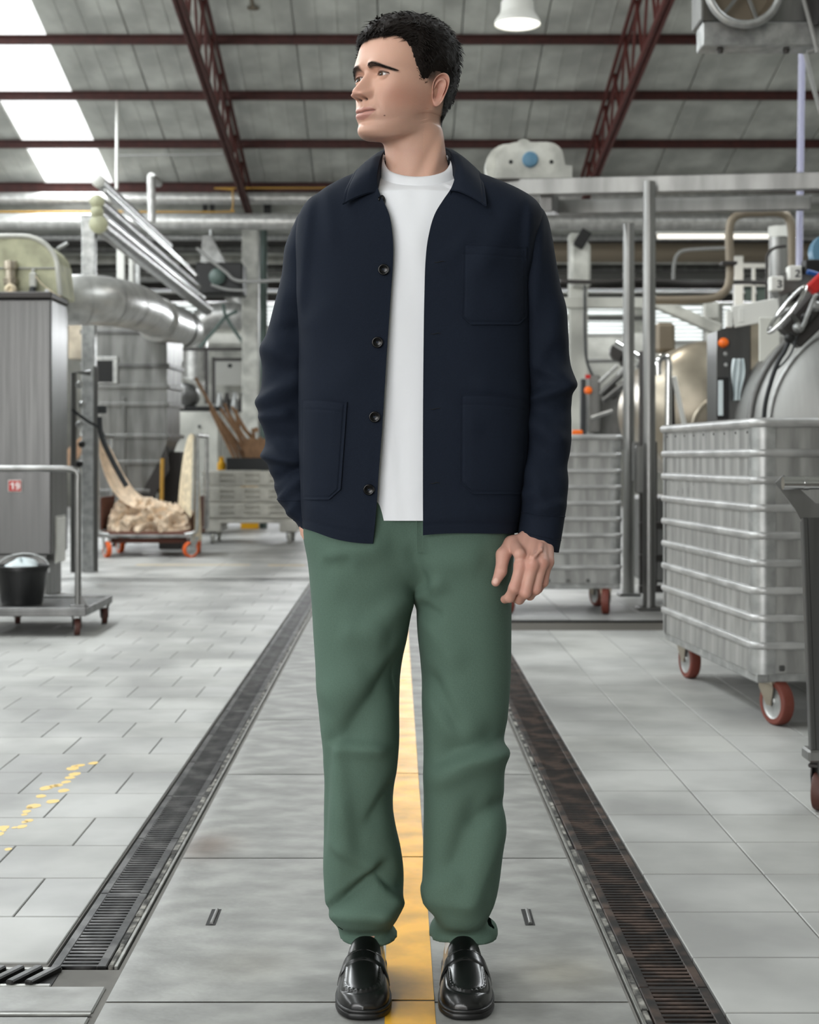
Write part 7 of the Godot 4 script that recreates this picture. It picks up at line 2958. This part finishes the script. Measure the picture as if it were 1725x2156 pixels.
func collar(jacket: Node3D) -> void:
	# fold line and outer edge, both running from the left tip round the back to the right tip
	var fold := smooth_path([px(797, 404, 2.768), px(793, 376, 2.776), px(797, 350, 2.800), px(803, 328, 2.855), px(812, 316, 2.91), px(838, 306, 2.96), px(876, 302, 2.975), px(914, 305, 2.96), px(940, 312, 2.91), px(951, 322, 2.86), px(960, 348, 2.80), px(958, 376, 2.770), px(949, 399, 2.758)], 8)
	var edge := smooth_path([px(723, 433, 2.738), px(728, 408, 2.758), px(738, 386, 2.79), px(752, 362, 2.85), px(775, 348, 2.93), px(820, 338, 2.99), px(876, 335, 3.01), px(935, 338, 2.99), px(985, 350, 2.93), px(1009, 366, 2.85), px(1016, 388, 2.79), px(1020, 410, 2.757), px(1023, 436, 2.735)], 8)
	var m := MB.new()
	var nk := fold.size()
	var top := []
	var under := []
	for j in 41:
		var f := j / 40.0
		var a := []
		var b := []
		for k in nk:
			var p: Vector3 = fold[k].lerp(edge[k], f)
			var out: Vector3 = (edge[k] - fold[k])
			var endd := minf(k, nk - 1 - k) / float(nk) * 2.0
			var n := Vector3(signf(p.x - 0.04) * 0.35, 0.6, 0.65 if endd < 0.5 else -0.4).normalized()
			var puff := 0.0035 * sin(f * PI) + 0.005 * sin(minf(f * 4.0, 1.0) * PI / 2)
			puff += -0.0012 * gau((1 - f) * out.length() - 0.007, 0.0016)
			a.append(p + n * puff)
			b.append(p + n * (puff - 0.0035))
		top.append(a)
		under.append(b)
	m.grid(top, false, false)
	m.grid(under, false, true)
	m.grid([top[40], under[40]], false, false)
	for e in [0, nk - 1]:
		var r1 := []
		var r2 := []
		for j in 41:
			r1.append(top[j][e])
			r2.append(under[j][e])
		m.grid([r1, r2], false, e == 0)
	var co := wpart("collar", m, M.navy, jacket)
	# the stand inside it
	m = MB.new()
	var low := []
	for k in nk:
		var p: Vector3 = fold[k]
		var q := Vector3(lerpf(p.x, 0.04, 0.02), p.y - 0.035, p.z)
		low.append(q)
	m.grid([fold, low], false, true)
	wpart("collar_stand", m, M.navy, co)


# ------------------------------------------------ trousers

const TL := [[1040, 645, 905], [1080, 640, 910], [1115, 637, 912], [1180, 648, 902], [1215, 652, 888], [1240, 654, 874], [1260, 656, 870], [1340, 661, 858], [1420, 667, 846], [1500, 673, 842], [1560, 681, 841], [1620, 685, 836], [1700, 682, 829], [1740, 681, 834], [1780, 681, 843], [1850, 682, 852], [1890, 684, 851], [1920, 690, 843], [1950, 702, 831], [1968, 710, 826], [1980, 713, 836], [1995, 714, 839], [2030, 716, 835]]
const TR := [[1040, 842, 1075], [1080, 838, 1080], [1115, 836, 1083], [1180, 846, 1081], [1215, 858, 1079], [1240, 871, 1078], [1260, 875, 1077], [1340, 880, 1076], [1420, 886, 1074], [1500, 889, 1068], [1560, 891, 1062], [1700, 892, 1060], [1800, 891, 1057], [1870, 891, 1050], [1900, 898, 1043], [1925, 913, 1032], [1945, 918, 1027], [1960, 909, 1047], [1985, 905, 1051], [2005, 910, 1040], [2030, 914, 1034]]
const TFOLDS := [
	# left leg
	[700, 1175, 800, 1150, 26, 30, 4.5], [690, 1190, 735, 1180, 14, 20, -3.0], [860, 1255, 780, 1320, 30, 22, 4.0], [720, 1260, 800, 1290, 30, 26, -2.5], [730, 1330, 800, 1345, 26, 30, 3.5],
	[842, 1400, 715, 1560, 46, 22, -8.0], [690, 1470, 760, 1430, 40, 40, 4.0], [708, 1572, 800, 1575, 9, 22, 6.5], [708, 1572, 735, 1780, 16, 34, 5.0], [835, 1650, 780, 1730, 26, 16, -4.0],
	[796, 1838, 692, 1915, 34, 10, -9.0], [796, 1838, 850, 1885, 30, 12, -7.0], [800, 1842, 720, 1780, 14, 20, 4.0], [688, 1925, 800, 1925, 22, 18, 6.5], [800, 1928, 850, 1880, 14, 20, 5.0], 
	[683, 1760, 700, 1560, 10, 14, -3.0], [720, 1700, 715, 1850, 20, 26, 3.0],
	# right leg
	[885, 1255, 930, 1225, 16, 22, 4.0], [890, 1275, 925, 1300, 12, 14, -3.5], [900, 1310, 960, 1390, 26, 22, 3.0], [905, 1430, 965, 1530, 20, 16, -6.0], [920, 1470, 1000, 1560, 34, 34, 3.0],
	[935, 1600, 1050, 1558, 36, 14, -7.5], [1055, 1580, 960, 1600, 18, 12, 4.0], [1050, 1590, 920, 1640, 26, 34, 5.5], [1000, 1700, 950, 1830, 26, 24, -5.0], [1055, 1690, 1000, 1740, 12, 18, -4.5], [1050, 1740, 990, 1900, 22, 30, 5.0],
	[895, 1870, 960, 1850, 18, 26, 4.0], [905, 1895, 1000, 1905, 26, 22, 4.5],
	# hips
	[870, 1165, 905, 1250, 10, 14, -3.0], [910, 1190, 1000, 1180, 30, 30, 3.0]]


func build_trousers() -> void:
	var h := 0.0065
	var lo := Vector3(-0.20, 0.050, -3.03)
	var hi := Vector3(0.26, 0.965, -2.71)
	var nx := int((hi.x - lo.x) / h) + 2
	var ny := int((hi.y - lo.y) / h) + 2
	var nz := int((hi.z - lo.z) / h) + 2
	var val := PackedFloat32Array()
	val.resize(nx * ny * nz)
	val.fill(1.0)
	var t := [tabs(TL, 1), tabs(TL, 2), tabs(TR, 1), tabs(TR, 2)]
	var front := [1040, 0.112, 1115, 0.118, 1240, 0.112, 1400, 0.100, 1560, 0.090, 1750, 0.084, 1880, 0.086, 1935, 0.082, 1962, 0.066, 1985, 0.072, 2030, 0.070]
	var zmid := [1040, 0.0, 1240, 0.0, 1560, 0.018, 1880, -0.012, 1935, -0.020, 1962, -0.045, 1990, -0.047, 2030, -0.047]
	for j in ny:
		var y := lo.y + j * h
		var py := CY + (EYE - y) / BF
		var b := tab(front, py)
		var zc := -BD + tab(zmid, py)
		var blend := lerpf(0.004, 0.05, smoothstep(1260.0, 1180.0, py))
		var cx := [bx((tab(t[0], py) + tab(t[1], py)) / 2), bx((tab(t[2], py) + tab(t[3], py)) / 2)]
		var aa := [(tab(t[1], py) - tab(t[0], py)) / 2 * BF, (tab(t[3], py) - tab(t[2], py)) / 2 * BF]
		for k in nz:
			var dz := absf(lo.z + k * h - zc) / b
			if dz > 1.25: continue
			var pz := pow(dz, 2.35)
			var o := (k * ny + j) * nx
			for i in nx:
				var x := lo.x + i * h
				var d := 1.0
				var d2 := 1.0
				for s in 2:
					var u: float = absf(x - cx[s]) / aa[s]
					if u < 1.5:
						var v: float = (pow(pow(u, 2.35) + pz, 0.4255) - 1.0) * minf(aa[s], b)
						if s == 0: d = v
						else: d2 = v
				if d < 0.9 and d2 < 0.9:
					var q := clampf(0.5 + 0.5 * (d2 - d) / blend, 0.0, 1.0)
					d = lerpf(d2, d, q) - blend * q * (1.0 - q)
				else: d = minf(d, d2)
				# hems and waist
				var hemy := 0.0795 + 0.010 * sin((x - 0.03) * 22.0) * 0.3 + 0.05 * (-(lo.z + k * h) - BD) * -0.25
				d = maxf(d, maxf(hemy - y, y - 0.955))
				val[o + i] = d
	var r := nets(val, nx, ny, nz, lo, h)
	var vv: PackedVector3Array = r[0]
	var idx: PackedInt32Array = r[1]
	# one round of smoothing, then the folds
	var acc := PackedVector3Array()
	acc.resize(vv.size())
	var cnt := PackedInt32Array()
	cnt.resize(vv.size())
	for pass_ in 3:
		acc.fill(Vector3.ZERO)
		cnt.fill(0)
		for k in range(0, idx.size(), 3):
			for e in 3:
				var a := idx[k + e]
				var b := idx[k + (e + 1) % 3]
				acc[a] += vv[b]
				acc[b] += vv[a]
				cnt[a] += 1
				cnt[b] += 1
		for k in vv.size():
			if vv[k].y > 0.10: vv[k] = vv[k].lerp(acc[k] / maxi(cnt[k], 1), 0.5)
	var nn := PackedVector3Array()
	nn.resize(vv.size())
	for k in range(0, idx.size(), 3):
		var fn := (vv[idx[k + 2]] - vv[idx[k]]).cross(vv[idx[k + 1]] - vv[idx[k]])
		for e in 3: nn[idx[k + e]] += fn
	for k in vv.size():
		var n := nn[k].normalized()
		if n.z > -0.2 and absf(n.y) < 0.9:
			var p := vv[k]
			var sx := CX - p.x * F / p.z
			var sy := CY + (p.y - EYE) * F / p.z
			vv[k] = p + n * fold_push(TFOLDS, sx, sy) * 1.9 * smoothstep(-0.2, 0.3, n.z) * smoothstep(1975.0, 1935.0, sy)
	var m := MB.new()
	m.soup(vv, idx)
	var tr := wpart("trousers", m, M.green_cloth, person)
	# fly seam and side seams
	m = MB.new()
	var seam := func(pts: Array, rad: float) -> void:
		var line := []
		for p in pts: line.append(p)
		m.tube(smooth_path(line, 6), rad, 5)
	seam.call([px(877, 1085, 2.754), px(878, 1120, 2.751), px(879, 1164, 2.750)], 0.0009)
	seam.call([px(878, 1164, 2.750), px(890, 1164, 2.750)], 0.0009)
	seam.call([px(890, 1090, 2.754), px(891, 1164, 2.750)], 0.0006)
	wpart("fly_seam", m, M.green_cloth, tr)


# ------------------------------------------------ shoes

func build_shoe(_w: String, toe_x: float, heel_x: float, outward: float) -> void:
	# loafer; along the foot from the heel (0) to the toe (0.296)
	var toe := Vector3(toe_x, 0.0, -2.682)
	var heel := Vector3(heel_x, 0.0, -2.976)
	var ex := (toe - heel).normalized()
	var ez := Vector3.UP.cross(ex).normalized()      # to the side
	var L := 0.296
	var Wt := [0.0, 0.012, 0.008, 0.026, 0.03, 0.034, 0.08, 0.0355, 0.13, 0.040, 0.18, 0.047, 0.215, 0.0495, 0.245, 0.0475, 0.268, 0.0405, 0.283, 0.030, 0.291, 0.018, 0.2935, 0.004]
	var Ht := [0.0, 0.040, 0.01, 0.056, 0.05, 0.060, 0.09, 0.070, 0.115, 0.080, 0.135, 0.076, 0.155, 0.066, 0.18, 0.055, 0.205, 0.0475, 0.235, 0.0405, 0.26, 0.034, 0.278, 0.026, 0.290, 0.016, 0.2935, 0.010]
	var base := 0.019
	var at := func(l: float, w: float, h: float) -> Vector3:
		# the toe bends a little inwards
		var bend := outward * 0.006 * smoothstep(0.16, 0.30, l)
		return heel + ex * l + ez * (w + bend) + Vector3.UP * h
	var top := func(l: float, th: float, lift: float) -> Vector3:
		var w := tab(Wt, l)
		var H := tab(Ht, l)
		var c := cos(th)
		var s := sin(th)
		var e := 2.0 / 2.6
		return at.call(l, -signf(c) * pow(absf(c), e) * (w + lift), base - 0.004 + pow(maxf(s, 0.0), 0.82) * (H + lift))
	# moccasin seam: a U on the vamp
	var seam := func(l: float, w: float) -> float:      # signed distance, > 0 inside the plug
		if l < 0.235: return 0.0335 - 0.10 * maxf(0.0, 0.17 - l) - absf(w)
		return 0.0335 - Vector2(l - 0.235, w * 1.0).length()
	var m := MB.new()
	var rows := []
	var nl := 120
	var nt := 70
	for j in nl:
		var f := j / float(nl - 1)
		var l := L * 0.9915 * (1.0 - pow(1.0 - f, 1.35))
		var row := []
		for i in nt:
			var th := PI * i / (nt - 1.0)
			var p: Vector3 = top.call(l, th, 0.0)
			if l > 0.12 and sin(th) > 0.25:
				var w := (p - heel).dot(ez)
				var d: float = seam.call(l, w)
				var stitch := 1.0 + 0.45 * sin(atan2(w, l - 0.20) * 46.0) if l > 0.225 else 1.0 + 0.35 * sin(l * 900.0)
				var lift := 0.0020 * exp(-pow(d / 0.0026, 2)) * stitch - 0.0016 * exp(-pow((d + 0.0048) / 0.0022, 2)) + 0.0007 * smoothstep(0.0, 0.01, d)
				p.y += lift
			row.append(p)
		rows.append(row)
	var tipc := Vector3.ZERO
	for p in rows[-1]: tipc += p
	tipc /= nt
	var endrow := []
	for i in nt: endrow.append(tipc + ex * 0.001 - Vector3.UP * 0.004)
	rows.append(endrow)
	m.grid(rows, false, true)
	var shoe := wpart("shoe", m, M.leather, person)
	# tongue standing up over the instep
	m = MB.new()
	rows = []
	for j in 14:
		var f := j / 13.0
		var row := []
		for i in 21:
			var g := i / 10.0 - 1.0
			var hw := 0.0345 * (1.0 - 0.35 * pow(1.0 - f, 2.2)) * (1.0 if f > 0.12 else sqrt(f / 0.12 * 0.6 + 0.4))
			var l := lerpf(0.112, 0.178, f)
			var hh := lerpf(0.112, 0.0735, pow(f, 0.85))
			row.append(at.call(l, g * hw, hh - 0.022 * g * g * lerpf(0.8, 1.0, f) - (0.006 if f < 0.05 else 0.0)))
		rows.append(row)
	m.grid(rows, false, true)
	wpart("tongue", m, M.leather, shoe)
	# saddle strap with its slit
	m = MB.new()
	rows = []
	for j in 13:
		var f := j / 12.0
		var row := []
		for i in 49:
			var th := PI * lerpf(0.05, 0.95, i / 48.0)
			var g := absf(i / 24.0 - 1.0)
			var l0 := 0.150 + 0.004 * (1 - g) - 0.006 * g
			var l1 := 0.183 - 0.004 * gau(g, 0.14) + 0.012 * g * g
			var edge := sin(minf(minf(f, 1 - f) * 5.0, 1.0) * PI / 2)
			row.append(top.call(lerpf(l0, l1, f), th, 0.0008 + 0.0026 * edge))
		rows.append(row)
	m.grid(rows, false, true)
	var strap := wpart("strap", m, M.leather, shoe)
	m = MB.new()
	var line := []
	for i in 15:
		var th := PI * lerpf(0.30, 0.70, i / 14.0)
		line.append(top.call(0.160 - 0.004 * gau(i - 7.0, 3.0), th, 0.0032))
	m.tube(line, 0.0010, 6)
	wpart("slit", m, M.black, strap)
	# sole with its welt, and the heel block
	m = MB.new()
	var poly_at := func(grow: float, l0: float) -> Array:
		var a := []
		var b := []
		for k in 34:
			var l := lerpf(l0, 0.2985 + grow, 1.0 - pow(1.0 - k / 33.0, 1.6))
			var w := tab(Wt, clampf(l * 0.2935 / (0.2985 + grow), 0.0, 0.2935)) + 0.0035 + grow
			if k == 33: w = 0.004
			a.append([l, w])
			b.append([l, -w])
		b.reverse()
		return a + b
	var ring := func(pts: Array, h: float) -> Array:
		var out := []
		for q in pts: out.append(at.call(q[0], q[1], h))
		return out
	var o0: Array = poly_at.call(0.0, 0.0)
	var o1: Array = poly_at.call(-0.002, 0.0)
	m.grid([ring.call(o1, 0.0015), ring.call(o0, 0.004), ring.call(o0, 0.0115), ring.call(o1, 0.0125), ring.call(o1, 0.0135), ring.call(o0, 0.0145), ring.call(o0, 0.0185), ring.call(o1, 0.0195)], true, false)
	m.face(ring.call(o1, 0.0195), at.call(0.15, 0.0, -1.0))
	m.face(ring.call(o1, 0.0015), at.call(0.15, 0.0, 1.0))
	wpart("sole", m, M.sole, shoe)
	# white sock in the gap beside the tongue
	m = MB.new()
	rows = []
	for j in 10:
		var row := []
		for i in 28:
			var a := TAU * i / 28
			row.append(at.call(0.074 + 0.046 * cos(a) * (1.0 - 0.02 * j), 0.0335 * sin(a), 0.05 + j * 0.011))
		rows.append(row)
	m.grid(rows, true, false)
	wpart("sock", m, M.sock, person)
